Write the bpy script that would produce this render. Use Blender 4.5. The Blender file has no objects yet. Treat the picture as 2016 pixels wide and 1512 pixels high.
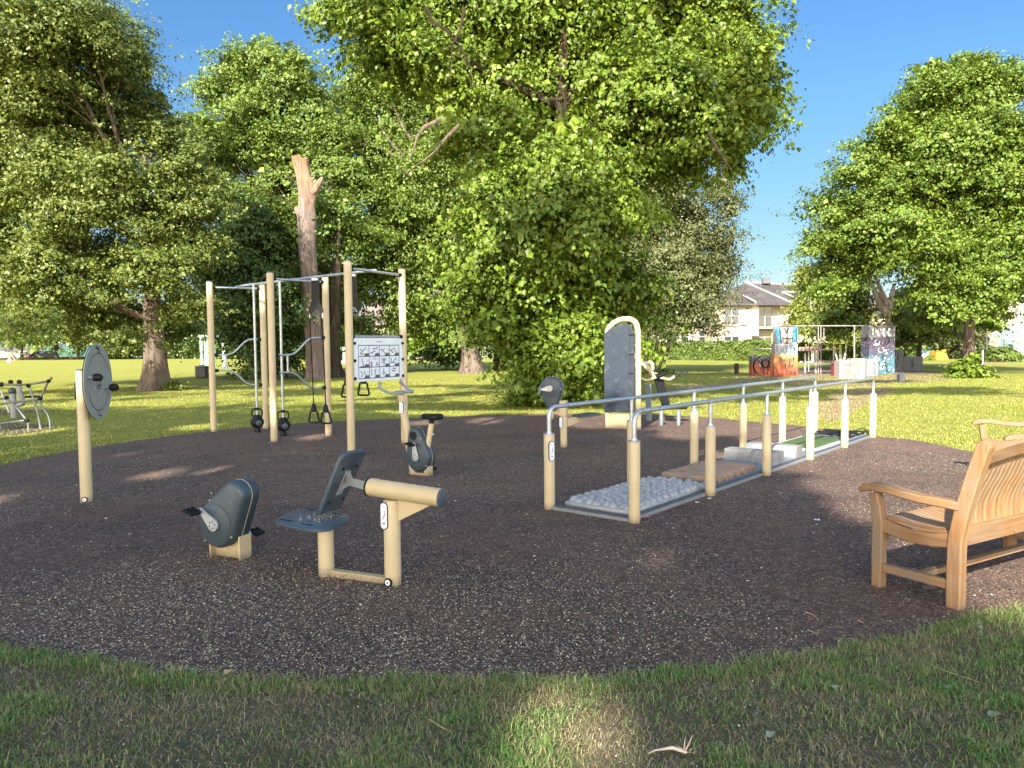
import bpy, math, random
import numpy as np
from mathutils import Vector, Matrix
random.seed(7)
RNG = np.random.default_rng(11)
S = bpy.context.scene
COL = S.collection

# ------------------------------------------------------------------ camera
F = 1500.0                      # focal length in pixels of a 2016 px wide frame
CX, CY, EYE = 1008.0, 756.0, 1.6
PITCH, ROLL = math.radians(2.87), 0.010
_f = Vector((0, math.cos(PITCH), -math.sin(PITCH)))
_u0 = Vector((0, math.sin(PITCH), math.cos(PITCH)))
_r0 = Vector((1, 0, 0))
_u = _u0*math.cos(ROLL) + _r0*math.sin(ROLL)
_r = _r0*math.cos(ROLL) - _u0*math.sin(ROLL)
cam_d = bpy.data.cameras.new('camera')
cam_d.sensor_width = 36.0
cam_d.lens = 36.0*F/2016.0
cam_d.clip_start = 0.05
cam_d.clip_end = 2000
cam = bpy.data.objects.new('camera', cam_d)
COL.objects.link(cam)
M = Matrix((( _r.x, _u.x, -_f.x, 0), (_r.y, _u.y, -_f.y, 0), (_r.z, _u.z, -_f.z, EYE), (0, 0, 0, 1)))
cam.matrix_world = M
S.camera = cam

# ------------------------------------------------------------------ light
SUN_AZ, SUN_EL = math.radians(20), math.radians(32)   # light travels towards +Y, slightly +X
SH = Vector((math.sin(SUN_AZ), math.cos(SUN_AZ), 0))
COT = 1/math.tan(SUN_EL)
sd = Vector((SH.x*math.cos(SUN_EL), SH.y*math.cos(SUN_EL), -math.sin(SUN_EL)))
sun_d = bpy.data.lights.new('sun', 'SUN')
sun_d.energy = 4.3
sun_d.angle = math.radians(0.53)
sun_d.color = (1.0, 0.935, 0.83)
sun = bpy.data.objects.new('sun', sun_d)
sun.rotation_mode = 'QUATERNION'
sun.rotation_quaternion = sd.to_track_quat('-Z', 'Y')
COL.objects.link(sun)
W = bpy.data.worlds.new('World')
S.world = W
W.use_nodes = True
nt = W.node_tree
nt.nodes.clear()
sky = nt.nodes.new('ShaderNodeTexSky')
sky.sky_type = 'NISHITA'
sky.sun_disc = False
sky.sun_elevation = SUN_EL
sky.sun_rotation = math.radians(200)
sky.altitude = 50
sky.air_density = 1.0
sky.dust_density = 0.4
sky.ozone_density = 2.5
bgn = nt.nodes.new('ShaderNodeBackground')
bgn.inputs[1].default_value = 0.15
wo = nt.nodes.new('ShaderNodeOutputWorld')
# added sky tint: darkened ahead, lighter overhead, boosted behind to fill the shade
tcw = nt.nodes.new('ShaderNodeTexCoord'); sxw = nt.nodes.new('ShaderNodeSeparateXYZ')
nt.links.new(tcw.outputs['Generated'], sxw.inputs[0])
rw = nt.nodes.new('ShaderNodeValToRGB'); ew = rw.color_ramp.elements
ew.new(0.5); ew.new(0.5); ew.new(0.5); ew.new(0.5)
for el_, (p_, c_) in zip(ew, ((0.0, (.195, .195, .24)), (0.12, (.20, .23, .225)), (0.29, (.205, .295, .34)), (0.40, (.19, .30, .375)), (0.52, (.30, .42, .52)), (0.85, (.85, .88, .90)))):
    el_.position = p_; el_.color = (*c_, 1)
nt.links.new(sxw.outputs['Z'], rw.inputs[0])
mrw = nt.nodes.new('ShaderNodeMapRange'); mrw.interpolation_type = 'SMOOTHSTEP'
mrw.inputs[1].default_value = 0.35; mrw.inputs[2].default_value = -0.3; mrw.inputs[3].default_value = 0; mrw.inputs[4].default_value = 1
nt.links.new(sxw.outputs['Y'], mrw.inputs[0])
mxw = nt.nodes.new('ShaderNodeMix'); mxw.data_type = 'RGBA'
nt.links.new(mrw.outputs[0], mxw.inputs[0]); nt.links.new(rw.outputs[0], mxw.inputs[6]); mxw.inputs[7].default_value = (1.8, 1.38, 1.05, 1)
mlw = nt.nodes.new('ShaderNodeMix'); mlw.data_type = 'RGBA'; mlw.blend_type = 'MULTIPLY'; mlw.inputs[0].default_value = 1
nt.links.new(sky.outputs[0], mlw.inputs[6]); nt.links.new(mxw.outputs[2], mlw.inputs[7])
nt.links.new(mlw.outputs[2], bgn.inputs[0])
nt.links.new(bgn.outputs[0], wo.inputs[0])
S.view_settings.view_transform = 'Standard'
S.view_settings.look = 'None'
S.view_settings.exposure = 1.88
S.view_settings.gamma = 1.0
S.view_settings.use_curve_mapping = False
S.cycles.max_bounces = 8
S.cycles.diffuse_bounces = 4
S.cycles.transmission_bounces = 4
S.cycles.glossy_bounces = 2
S.cycles.transparent_max_bounces = 4

# ------------------------------------------------------------------ measuring helpers
def ray(px, py):
    return _f + _r*((px-CX)/F) + _u*((CY-py)/F)
def G(px, py, z=0.0):           # where the sight line meets the height z
    d = ray(px, py); t = (z-EYE)/d.z
    return Vector((d.x*t, d.y*t, z))
def D(px, py, Y):               # where it reaches the distance Y
    d = ray(px, py); t = Y/d.y
    return Vector((d.x*t, Y, EYE+d.z*t))

# ------------------------------------------------------------------ materials
def rgb(r, g, b):
    f = lambda c: ((c/255+0.055)/1.055)**2.4 if c/255 > 0.04045 else c/255/12.92
    return (f(r), f(g), f(b), 1)
MATS = {}
def nd(t, kind, **kw):
    n = t.nodes.new(kind)
    for k, v in kw.items(): setattr(n, k, v)
    return n
def base_mat(name):
    m = bpy.data.materials.new(name); m.use_nodes = True
    t = m.node_tree; b = t.nodes['Principled BSDF']
    return m, t, b
def coords(t, scale=(1, 1, 1), kind='Object'):
    tc = nd(t, 'ShaderNodeTexCoord'); mp = nd(t, 'ShaderNodeMapping')
    mp.inputs['Scale'].default_value = scale
    t.links.new(tc.outputs[kind], mp.inputs[0])
    return mp.outputs[0]
def noise(t, vec, scale, detail=4, rough=0.6, dist=0.0):
    n = nd(t, 'ShaderNodeTexNoise'); n.inputs['Scale'].default_value = scale
    n.inputs['Detail'].default_value = detail; n.inputs['Roughness'].default_value = rough
    n.inputs['Distortion'].default_value = dist
    t.links.new(vec, n.inputs['Vector']); return n.outputs[0]
def ramp(t, fac, stops):
    r = nd(t, 'ShaderNodeValToRGB'); e = r.color_ramp.elements
    while len(e) < len(stops): e.new(0.5)
    for el, (p, c) in zip(e, stops): el.position = p; el.color = c if len(c) == 4 else (*c, 1)
    t.links.new(fac, r.inputs[0]); return r.outputs[0]
def mix(t, fac, a, b, mode='MIX'):
    n = nd(t, 'ShaderNodeMix', data_type='RGBA', blend_type=mode)
    for sock, v in ((n.inputs[0], fac), (n.inputs[6], a), (n.inputs[7], b)):
        if hasattr(v, 'is_linked') or isinstance(v, bpy.types.NodeSocket): t.links.new(v, sock)
        else: sock.default_value = v
    return n.outputs[2]
def bump(t, b, h, strength, dist=0.01):
    n = nd(t, 'ShaderNodeBump'); n.inputs['Strength'].default_value = strength
    n.inputs['Distance'].default_value = dist
    t.links.new(h, n.inputs['Height']); t.links.new(n.outputs[0], b.inputs['Normal'])
def scaled(c, k): return (min(1, c[0]*k), min(1, c[1]*k), min(1, c[2]*k), 1)

def mat(name, c, rough=0.5, metal=0.0, var=0.15, scale=8.0, bmp=0.0, bscale=60, spec=0.5, dirt=None, dirt_amt=0.5, coat=0.0):
    if name in MATS: return MATS[name]
    m, t, b = base_mat(name)
    v = coords(t)
    col = ramp(t, noise(t, v, scale, 5), [(0.3, scaled(c, 1-var)), (0.7, scaled(c, 1+var))])
    if dirt is not None:
        f = ramp(t, noise(t, v, scale*2.7, 8, 0.75), [(0.55, (0, 0, 0, 1)), (0.72, (dirt_amt,)*3+(1,))])
        col = mix(t, f, col, dirt)
    t.links.new(col, b.inputs['Base Color'])
    rr = ramp(t, noise(t, v, scale*3, 4), [(0.3, (rough*0.8,)*3+(1,)), (0.7, (min(1, rough*1.2),)*3+(1,))])
    t.links.new(rr, b.inputs['Roughness'])
    b.inputs['Metallic'].default_value = metal
    b.inputs['Specular IOR Level'].default_value = spec
    b.inputs['Coat Weight'].default_value = coat
    if bmp: bump(t, b, noise(t, v, bscale, 3), bmp, 0.004)
    MATS[name] = m; return m

def leaf_mat(name, dark, light, trans=0.35, rough=0.45):
    m, t, b = base_mat(name)
    g = nd(t, 'ShaderNodeNewGeometry')
    v = coords(t)
    patch = noise(t, v, 0.5, 3)
    c = ramp(t, g.outputs['Random Per Island'], [(0.0, dark), (0.55, tuple((a+b_)/2 for a, b_ in zip(dark, light))), (1.0, light)])
    c = mix(t, ramp(t, patch, [(0.4, (0, 0, 0, 1)), (0.65, (0.55, 0.55, 0.55, 1))]), c, scaled(light, 1.05))
    t.links.new(c, b.inputs['Base Color'])
    b.inputs['Roughness'].default_value = rough
    b.inputs['Specular IOR Level'].default_value = 0.35
    tr = nd(t, 'ShaderNodeBsdfTranslucent')
    tc = mix(t, 1.0, c, (1.0, 0.95, 0.35, 1), 'MULTIPLY')
    bc = nd(t, 'ShaderNodeBrightContrast'); bc.inputs[1].default_value = 0.02
    t.links.new(tc, bc.inputs[0]); t.links.new(bc.outputs[0], tr.inputs[0])
    ms = nd(t, 'ShaderNodeMixShader'); ms.inputs[0].default_value = trans
    t.links.new(b.outputs[0], ms.inputs[1]); t.links.new(tr.outputs[0], ms.inputs[2])
    t.links.new(ms.outputs[0], t.nodes['Material Output'].inputs[0])
    MATS[name] = m; return m

def bark_mat(name, c1, c2, sc=6.0):
    m, t, b = base_mat(name)
    v = coords(t, (1, 1, 0.18))
    n1 = noise(t, v, sc, 8, 0.7, 0.4)
    col = ramp(t, n1, [(0.35, c1), (0.62, c2)])
    v2 = coords(t)
    moss = ramp(t, noise(t, v2, 1.3, 4), [(0.55, (0, 0, 0, 1)), (0.75, (0.4, 0.4, 0.4, 1))])
    col = mix(t, moss, col, (0.05, 0.06, 0.025, 1))
    t.links.new(col, b.inputs['Base Color']); b.inputs['Roughness'].default_value = 0.9
    b.inputs['Specular IOR Level'].default_value = 0.1
    bump(t, b, n1, 1.0, 0.06)
    MATS[name] = m; return m

def wood_mat(name, axis):
    m, t, b = base_mat(name)
    s = [22, 22, 22]; s[axis] = 1.6
    v = coords(t, tuple(s))
    n1 = noise(t, v, 1.0, 8, 0.65, 0.6)
    s2 = [90, 90, 90]; s2[axis] = 5
    n2 = noise(t, coords(t, tuple(s2)), 1.0, 4, 0.6)
    col = ramp(t, n1, [(0.28, (0.135, 0.055, 0.018, 1)), (0.5, (0.265, 0.142, 0.062, 1)), (0.72, (0.35, 0.215, 0.105, 1))])
    col = mix(t, ramp(t, n2, [(0.4, (0, 0, 0, 1)), (0.65, (0.35, 0.35, 0.35, 1))]), col, (0.2, 0.11, 0.05, 1))
    grey = ramp(t, noise(t, coords(t), 3.0, 4), [(0.40, (0, 0, 0, 1)), (0.66, (0.75, 0.75, 0.75, 1))])
    col = mix(t, grey, col, (0.215, 0.165, 0.115, 1))
    t.links.new(col, b.inputs['Base Color']); b.inputs['Roughness'].default_value = 0.62
    b.inputs['Specular IOR Level'].default_value = 0.3
    bump(t, b, n2, 0.4, 0.002)
    MATS[name] = m; return m

CREAM = mat('cream_paint', (0.50, 0.395, 0.225, 1), 0.45, var=0.06, scale=5, bmp=0.05, dirt=(0.25, 0.20, 0.13, 1), dirt_amt=0.28)
def grime(m, zlo=0.0, zhi=0.14):
    t = m.node_tree; b = t.nodes['Principled BSDF']; src = b.inputs['Base Color'].links[0].from_socket
    tc = nd(t, 'ShaderNodeTexCoord'); sx = nd(t, 'ShaderNodeSeparateXYZ'); t.links.new(tc.outputs['Object'], sx.inputs[0])
    mr = nd(t, 'ShaderNodeMapRange'); mr.inputs[1].default_value = zhi; mr.inputs[2].default_value = zlo; t.links.new(sx.outputs[2], mr.inputs[0])
    n1 = noise(t, coords(t), 55, 6, .8); mu = nd(t, 'ShaderNodeMath', operation='MULTIPLY'); t.links.new(mr.outputs[0], mu.inputs[0]); t.links.new(n1, mu.inputs[1])
    f = ramp(t, mu.outputs[0], [(.22, (0, 0, 0, 1)), (.5, (.85, .85, .85, 1))])
    c = mix(t, f, src, (.13, .10, .07, 1))
    n2 = noise(t, coords(t, (1, 1, .25)), 14, 6, .75); f2 = ramp(t, n2, [(.60, (0, 0, 0, 1)), (.78, (.35, .35, .35, 1))])
    c = mix(t, f2, c, (.30, .22, .13, 1)); t.links.new(c, b.inputs['Base Color'])
grime(CREAM)
STEEL = mat('galvanised_steel', (0.44, 0.47, 0.50, 1), 0.42, 0.75, var=0.2, scale=18)
GREYP = mat('slate_plastic', (0.052, 0.075, 0.098, 1), 0.42, var=0.15, scale=6, bmp=0.1, bscale=300, dirt=(0.14, 0.14, 0.12, 1), dirt_amt=0.3)
DARKP = mat('dark_plastic', (0.036, 0.055, 0.068, 1), 0.45, var=0.1, scale=6, bmp=0.1, bscale=200, dirt=(0.12, 0.12, 0.10, 1), dirt_amt=0.25)
BLACK = mat('black_rubber', (0.008, 0.009, 0.010, 1), 0.55, var=0.2, spec=0.25)
DISC = mat('grey_disc_panel', (0.27, 0.29, 0.275, 1), 0.5, var=0.05, scale=10, bmp=0.08, bscale=200)
SILV = mat('cast_aluminium', (0.42, 0.44, 0.44, 1), 0.38, 0.35, var=0.12, scale=25, dirt=(0.2, 0.18, 0.14, 1), dirt_amt=0.3)
WHITE = mat('white_plate', (0.70, 0.74, 0.80, 1), 0.4, var=0.04)
INK = mat('printed_ink', (0.02, 0.022, 0.03, 1), 0.5, var=0.05)
INKG = mat('printed_grey', (0.09, 0.10, 0.105, 1), 0.5, var=0.05)
INKR = mat('printed_red', (0.30, 0.06, 0.07, 1), 0.5, var=0.05)
GRIP = mat('grey_grip', (0.20, 0.225, 0.24, 1), 0.6, var=0.1)
CONC = mat('cast_concrete', (0.20, 0.205, 0.20, 1), 0.85, var=0.18, scale=20, bmp=0.4, bscale=120, dirt=(0.18, 0.17, 0.15, 1), dirt_amt=0.5)
SLATE = mat('blue_grey_deck', (0.16, 0.18, 0.215, 1), 0.6, var=0.15, scale=4, dirt=(0.08, 0.08, 0.08, 1))
STONE = mat('pebble_stone', (0.27, 0.285, 0.295, 1), 0.45, var=0.22, scale=9, bmp=0.3, bscale=60, dirt=(0.22, 0.2, 0.17, 1), dirt_amt=0.4)
LOGM = mat('weathered_log', (0.27, 0.185, 0.125, 1), 0.8, var=0.25, scale=7, bmp=0.3, bscale=40, dirt=(0.14, 0.10, 0.07, 1), dirt_amt=0.6)
TURF = mat('artificial_turf', (0.045, 0.09, 0.018, 1), 0.9, var=0.35, scale=60, bmp=0.8, bscale=400)
WOODX, WOODY, WOODZ = wood_mat('teak_long', 0), wood_mat('teak_across', 1), wood_mat('teak_upright', 2)
BARK = bark_mat('grey_brown_bark', (0.045, 0.034, 0.026, 1), (0.20, 0.155, 0.12, 1))
BARKP = bark_mat('pale_bark', (0.16, 0.12, 0.085, 1), (0.42, 0.33, 0.24, 1))
BARKD = bark_mat('dark_bark', (0.02, 0.016, 0.012, 1), (0.085, 0.062, 0.045, 1))
BIRCH = bark_mat('birch_bark', (0.12, 0.11, 0.09, 1), (0.62, 0.58, 0.50, 1), 9)

# ------------------------------------------------------------------ mesh helpers
OFF = {}
class MB:
    def __init__(s): s.v = []; s.f = []; s.mi = []; s.cur = 0
    def add(s, vs, fs):
        n = len(s.v); s.v += [tuple(v) for v in vs]
        for f in fs: s.f.append(tuple(i+n for i in f)); s.mi.append(s.cur)
    def box(s, c, size, X=(1, 0, 0), Y=(0, 1, 0), Z=(0, 0, 1), bev=0.0):
        c, X, Y, Z = Vector(c), Vector(X), Vector(Y), Vector(Z)
        hx, hy, hz = (k/2 for k in size)
        if bev <= 0:
            P = [c+X*(a*hx)+Y*(b*hy)+Z*(d*hz) for d in (-1, 1) for a, b in ((-1, -1), (1, -1), (1, 1), (-1, 1))]
            s.add(P, [(3, 2, 1, 0), (4, 5, 6, 7), (0, 1, 5, 4), (1, 2, 6, 5), (2, 3, 7, 6), (3, 0, 4, 7)])
        else:
            q = []
            for d, ins in ((-hz, bev), (-hz+bev, 0), (hz-bev, 0), (hz, bev)):
                for a, b, cut in ((-1, -1, 0), (-1, -1, 1), (1, -1, 0), (1, -1, 1), (1, 1, 0), (1, 1, 1), (-1, 1, 0), (-1, 1, 1)):
                    xx, yy = hx-ins, hy-ins
                    first = (a*b > 0)
                    if (cut == 0) == first: yy -= bev
                    else: xx -= bev
                    q.append(c+X*(a*xx)+Y*(b*yy)+Z*d)
            fs = [tuple(range(7, -1, -1)), tuple(range(24, 32))]
            for k in range(3):
                for i in range(8):
                    j = (i+1) % 8
                    fs.append((k*8+i, k*8+j, k*8+8+j, k*8+8+i))
            s.add(q, fs)
    def tube(s, pts, rad, n=12, caps=True):
        pts = [Vector(p) for p in pts]
        rad = [rad]*len(pts) if not hasattr(rad, '__len__') else rad
        vs = []; prev = None
        for i, p in enumerate(pts):
            t = (pts[min(i+1, len(pts)-1)]-pts[max(i-1, 0)]).normalized()
            if prev is None:
                a = Vector((0, 0, 1)) if abs(t.z) < 0.9 else Vector((1, 0, 0))
                u = t.cross(a).normalized()
            else:
                u = (prev - t*prev.dot(t)).normalized()
            prev = u; w = t.cross(u)
            for k in range(n):
                a = 2*math.pi*k/n
                vs.append(p+(u*math.cos(a)+w*math.sin(a))*rad[i])
        fs = []
        for i in range(len(pts)-1):
            for k in range(n):
                j = (k+1) % n
                fs.append((i*n+k, i*n+j, (i+1)*n+j, (i+1)*n+k))
        if caps:
            fs.append(tuple(range(n-1, -1, -1))); b = (len(pts)-1)*n
            fs.append(tuple(range(b, b+n)))
        s.add(vs, fs)
    def cyl(s, p0, p1, r0, r1=None, n=16): s.tube([p0, p1], [r0, r0 if r1 is None else r1], n)
    def capcyl(s, p0, p1, r, n=24, b=0.006):     # cylinder with a small rounded rim
        p0, p1 = Vector(p0), Vector(p1); d = (p1-p0).normalized()
        s.tube([p0, p0+d*0.0005, p1-d*b, p1-d*b*0.3, p1], [r, r, r, r-b*0.35, r-b], n)
    def sphere(s, c, r, n=12, m=8, sc=(1, 1, 1)):
        c = Vector(c); vs = []; fs = []
        for i in range(m+1):
            th = math.pi*i/m
            for k in range(n):
                a = 2*math.pi*k/n
                vs.append(c+Vector((math.sin(th)*math.cos(a)*r*sc[0], math.sin(th)*math.sin(a)*r*sc[1], math.cos(th)*r*sc[2])))
        for i in range(m):
            for k in range(n):
                j = (k+1) % n
                fs.append((i*n+k, (i+1)*n+k, (i+1)*n+j, i*n+j))
        s.add(vs, fs)
    def prism(s, poly, o, X, Y, N, layers):      # poly rings: layers = [(offset along N, poly2d)]
        o, X, Y, N = Vector(o), Vector(X), Vector(Y), Vector(N)
        vs = []; fs = []; n = len(layers[0][1])
        for d, pl in layers:
            for a, b in pl: vs.append(o+X*a+Y*b+N*d)
        for k in range(len(layers)-1):
            for i in range(n):
                j = (i+1) % n
                fs.append((k*n+i, k*n+j, (k+1)*n+j, (k+1)*n+i))
        fs.append(tuple(range(n-1, -1, -1))); b = (len(layers)-1)*n
        fs.append(tuple(range(b, b+n)))
        s.add(vs, fs)
    def plate(s, poly, o, X, Y, N, th, bev=0.0, c=(0, 0)):
        if bev:
            ins = [(p[0]-(p[0]-c[0])*0.0 - bev*np.sign(p[0]-c[0])*min(1, abs(p[0]-c[0])/0.05), p[1]-bev*np.sign(p[1]-c[1])*min(1, abs(p[1]-c[1])/0.05)) for p in poly]
            L = [(0, ins), (bev, poly), (th-bev, poly), (th, ins)]
        else: L = [(0, poly), (th, poly)]
        s.prism(None, o, X, Y, N, L)
    def sweep(s, pts, side, w, h):               # rectangular section, w along side, h in the plane
        pts = [Vector(p) for p in pts]; side = Vector(side).normalized(); vs = []; fs = []
        hs = h if hasattr(h, '__len__') else [h]*len(pts)
        for i, p in enumerate(pts):
            t = (pts[min(i+1, len(pts)-1)]-pts[max(i-1, 0)]).normalized()
            nn = side.cross(t).normalized()
            b = min(0.008, w*0.2, hs[i]*0.2)
            for a, c in ((-w/2+b, -hs[i]/2), (w/2-b, -hs[i]/2), (w/2, -hs[i]/2+b), (w/2, hs[i]/2-b), (w/2-b, hs[i]/2), (-w/2+b, hs[i]/2), (-w/2, hs[i]/2-b), (-w/2, -hs[i]/2+b)):
                vs.append(p+side*a+nn*c)
        for i in range(len(pts)-1):
            for k in range(8):
                j = (k+1) % 8
                fs.append((i*8+k, i*8+j, (i+1)*8+j, (i+1)*8+k))
        fs.append(tuple(range(7, -1, -1))); b = (len(pts)-1)*8
        fs.append(tuple(range(b, b+8)))
        s.add(vs, fs)
    def build(s, name, m, parent=None, smooth=True, ang=35):
        off = OFF.get(parent.name, Vector((0, 0, 0))) if parent else Vector((0, 0, 0))
        me = bpy.data.meshes.new(name)
        me.from_pydata([(v[0]-off.x, v[1]-off.y, v[2]-off.z) for v in s.v], [], s.f)
        ms = m if isinstance(m, (list, tuple)) else [m]
        for q in ms: me.materials.append(q)
        if len(ms) > 1: me.polygons.foreach_set('material_index', s.mi)
        import bmesh
        bm = bmesh.new(); bm.from_mesh(me)
        bmesh.ops.recalc_face_normals(bm, faces=bm.faces); bm.to_mesh(me); bm.free()
        if smooth:
            me.polygons.foreach_set('use_smooth', [True]*len(me.polygons))
            me.set_sharp_from_angle(angle=math.radians(ang))
        me.update()
        o = bpy.data.objects.new(name, me); COL.objects.link(o)
        if parent: o.parent = parent; OFF[o.name] = off
        return o
def raw_mesh(name, V, Fc, m, parent=None, smooth=False, mi=None):
    off = OFF.get(parent.name, Vector((0, 0, 0))) if parent else Vector((0, 0, 0))
    V = np.asarray(V, dtype=np.float32) - np.array(off, dtype=np.float32)
    k = Fc.shape[1]
    me = bpy.data.meshes.new(name)
    me.vertices.add(len(V)); me.vertices.foreach_set('co', V.ravel())
    me.loops.add(Fc.size); me.loops.foreach_set('vertex_index', Fc.ravel().astype(np.int32))
    me.polygons.add(len(Fc)); me.polygons.foreach_set('loop_start', np.arange(0, Fc.size, k, dtype=np.int32))
    for q in (m if isinstance(m, (list, tuple)) else [m]): me.materials.append(q)
    if mi is not None: me.polygons.foreach_set('material_index', mi.astype(np.int32))
    if smooth: me.polygons.foreach_set('use_smooth', np.ones(len(Fc), dtype=bool))
    me.update(calc_edges=True)
    o = bpy.data.objects.new(name, me); COL.objects.link(o)
    if parent: o.parent = parent; OFF[o.name] = off
    return o
def tag(o, label, cat, group=None):
    o['label'] = label; o['category'] = cat
    if group: o['group'] = group
    return o
def thing(name, label, cat, loc, group=None):
    o = bpy.data.objects.new(name, None); COL.objects.link(o)
    o.empty_display_size = 0.2
    o.location = loc; OFF[o.name] = Vector(loc)
    return tag(o, label, cat, group)
def struct(o, kind='structure'):
    o['kind'] = kind; return o
def copy_tree(o, parent=None):
    c = o.copy(); COL.objects.link(c)
    if parent: c.parent = parent
    OFF[c.name] = OFF.get(o.name, Vector((0, 0, 0)))
    for ch in list(o.children): copy_tree(ch, c)
    return c
def hull2(c1, r1, c2, r2, n=40):                 # outline of two circles and their tangents
    pts = [(c1[0]+r1*math.cos(a), c1[1]+r1*math.sin(a)) for a in np.linspace(0, 2*math.pi, 72, endpoint=False)]
    pts += [(c2[0]+r2*math.cos(a), c2[1]+r2*math.sin(a)) for a in np.linspace(0, 2*math.pi, 72, endpoint=False)]
    pts = sorted(set(pts))
    def half(P):
        h = []
        for p in P:
            while len(h) > 1 and (h[-1][0]-h[-2][0])*(p[1]-h[-2][1])-(h[-1][1]-h[-2][1])*(p[0]-h[-2][0]) <= 0: h.pop()
            h.append(p)
        return h
    h = half(pts)[:-1]+half(pts[::-1])[:-1]
    # resample evenly so that insets share the vertex count
    P = np.array(h+[h[0]]); L = np.r_[0, np.cumsum(np.linalg.norm(np.diff(P, axis=0), axis=1))]
    c = ((c1[0]+c2[0])/2, (c1[1]+c2[1])/2)
    t = np.linspace(0, L[-1], n, endpoint=False)
    return list(zip(np.interp(t, L, P[:, 0]), np.interp(t, L, P[:, 1])))
def inset(poly, d):
    P = np.array(poly); n = len(P)
    t = np.roll(P, -1, 0)-np.roll(P, 1, 0); t /= np.linalg.norm(t, axis=1)[:, None]
    return [tuple(q) for q in P+np.c_[-t[:, 1], t[:, 0]]*d]
def rrect(w, h, r, k=5):
    out = []
    for cx, cy, a0 in ((w/2-r, h/2-r, 0), (-w/2+r, h/2-r, 90), (-w/2+r, -h/2+r, 180), (w/2-r, -h/2+r, 270)):
        for i in range(k+1):
            a = math.radians(a0+90*i/k); out.append((cx+r*math.cos(a), cy+r*math.sin(a)))
    return out
def ribbon(mb, pts, w, o, X, Y, N, closed=False):    # flat painted stroke on a plane
    o, X, Y, N = Vector(o), Vector(X), Vector(Y), Vector(N)
    P = [Vector((p[0], p[1])) for p in pts]
    if closed: P.append(P[0])
    vs = []; n = len(P)
    for i, p in enumerate(P):
        t = (P[min(i+1, n-1)]-P[max(i-1, 0)])
        if t.length < 1e-9: t = Vector((1, 0))
        t.normalize(); q = Vector((-t.y, t.x))*w/2
        for s_ in (-1, 1):
            e = p+q*s_; vs.append(o+X*e.x+Y*e.y+N*0.0)
    mb.add(vs, [(2*i, 2*i+1, 2*i+3, 2*i+2) for i in range(n-1)])
def arc(cx, cy, r, a0, a1, n=16, ry=None):
    ry = r if ry is None else ry
    return [(cx+r*math.cos(math.radians(a0+(a1-a0)*i/n)), cy+ry*math.sin(math.radians(a0+(a1-a0)*i/n))) for i in range(n+1)]
Z3 = Vector((0, 0, 1))
def text_mesh(txt, size):
    cu = bpy.data.curves.new('lettering', 'FONT'); cu.body = txt; cu.size = size
    cu.align_x = 'CENTER'; cu.align_y = 'CENTER'; cu.resolution_u = 3
    ob = bpy.data.objects.new('lettering', cu); COL.objects.link(ob)
    bpy.context.view_layer.update()
    me = bpy.data.meshes.new_from_object(ob.evaluated_get(bpy.context.evaluated_depsgraph_get()))
    V = [tuple(v.co) for v in me.vertices]; Fs = [tuple(p.vertices) for p in me.polygons]
    bpy.data.objects.remove(ob); bpy.data.curves.remove(cu); bpy.data.meshes.remove(me)
    return V, Fs
def put_text(mb, txt, size, o, X, Y):
    V, Fs = text_mesh(txt, size)
    o, X, Y = Vector(o), Vector(X), Vector(Y)
    mb.add([o+X*v[0]+Y*v[1] for v in V], Fs)

# ------------------------------------------------------------------ ground
RUB_PX_NEAR = [(-500, 1190), (-200, 1250), (0, 1276), (70, 1288), (180, 1298), (260, 1316), (330, 1332), (450, 1334), (560, 1342), (680, 1340), (800, 1337), (900, 1341), (1000, 1336), (1100, 1341), (1180, 1342), (1250, 1328), (1350, 1318), (1420, 1316), (1520, 1296), (1620, 1290), (1700, 1266), (1780, 1258), (1850, 1240), (1900, 1216), (1960, 1208), (2016, 1196), (2200, 1150), (2500, 1060)]
RUB_PX_FAR = [(2400, 960), (2100, 925), (1990, 906), (1899, 888), (1813, 868), (1725, 860), (1640, 850), (1575, 838), (1490, 832), (1400, 822), (1300, 817), (1180, 814), (1000, 816), (850, 822), (700, 828), (600, 833), (500, 841), (400, 851), (280, 866), (150, 886), (60, 903), (0, 917), (-120, 950), (-400, 1040)]
def smooth_poly(P, it=1):
    for _ in range(it):
        Q = []
        for i in range(len(P)):
            a, b = P[i], P[(i+1) % len(P)]
            Q += [(0.75*a[0]+0.25*b[0], 0.75*a[1]+0.25*b[1]), (0.25*a[0]+0.75*b[0], 0.25*a[1]+0.75*b[1])]
        P = Q
    return P
RUB = smooth_poly([G(*p)[:2] for p in RUB_PX_NEAR+RUB_PX_FAR], 2)
_rb = []
for i in range(len(RUB)):                         # slightly ragged edge
    a, b = RUB[i], RUB[(i+1) % len(RUB)]
    n = max(1, int(math.dist(a, b)/0.05))
    for k in range(n):
        _rb.append((a[0]+(b[0]-a[0])*k/n+random.uniform(-.012, .012), a[1]+(b[1]-a[1])*k/n+random.uniform(-.015, .015)))
RUB = _rb
RUBA = np.array(RUB)
def inside(P, poly=RUBA):
    x, y = P[:, 0], P[:, 1]; c = np.zeros(len(P), bool)
    x1, y1 = poly[:, 0], poly[:, 1]; x2, y2 = np.roll(x1, -1), np.roll(y1, -1)
    for a, b, c_, d in zip(x1, y1, x2, y2):
        if b == d: continue
        m = ((b > y) != (d > y)) & (x < (c_-a)*(y-b)/(d-b)+a); c ^= m
    return c

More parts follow.
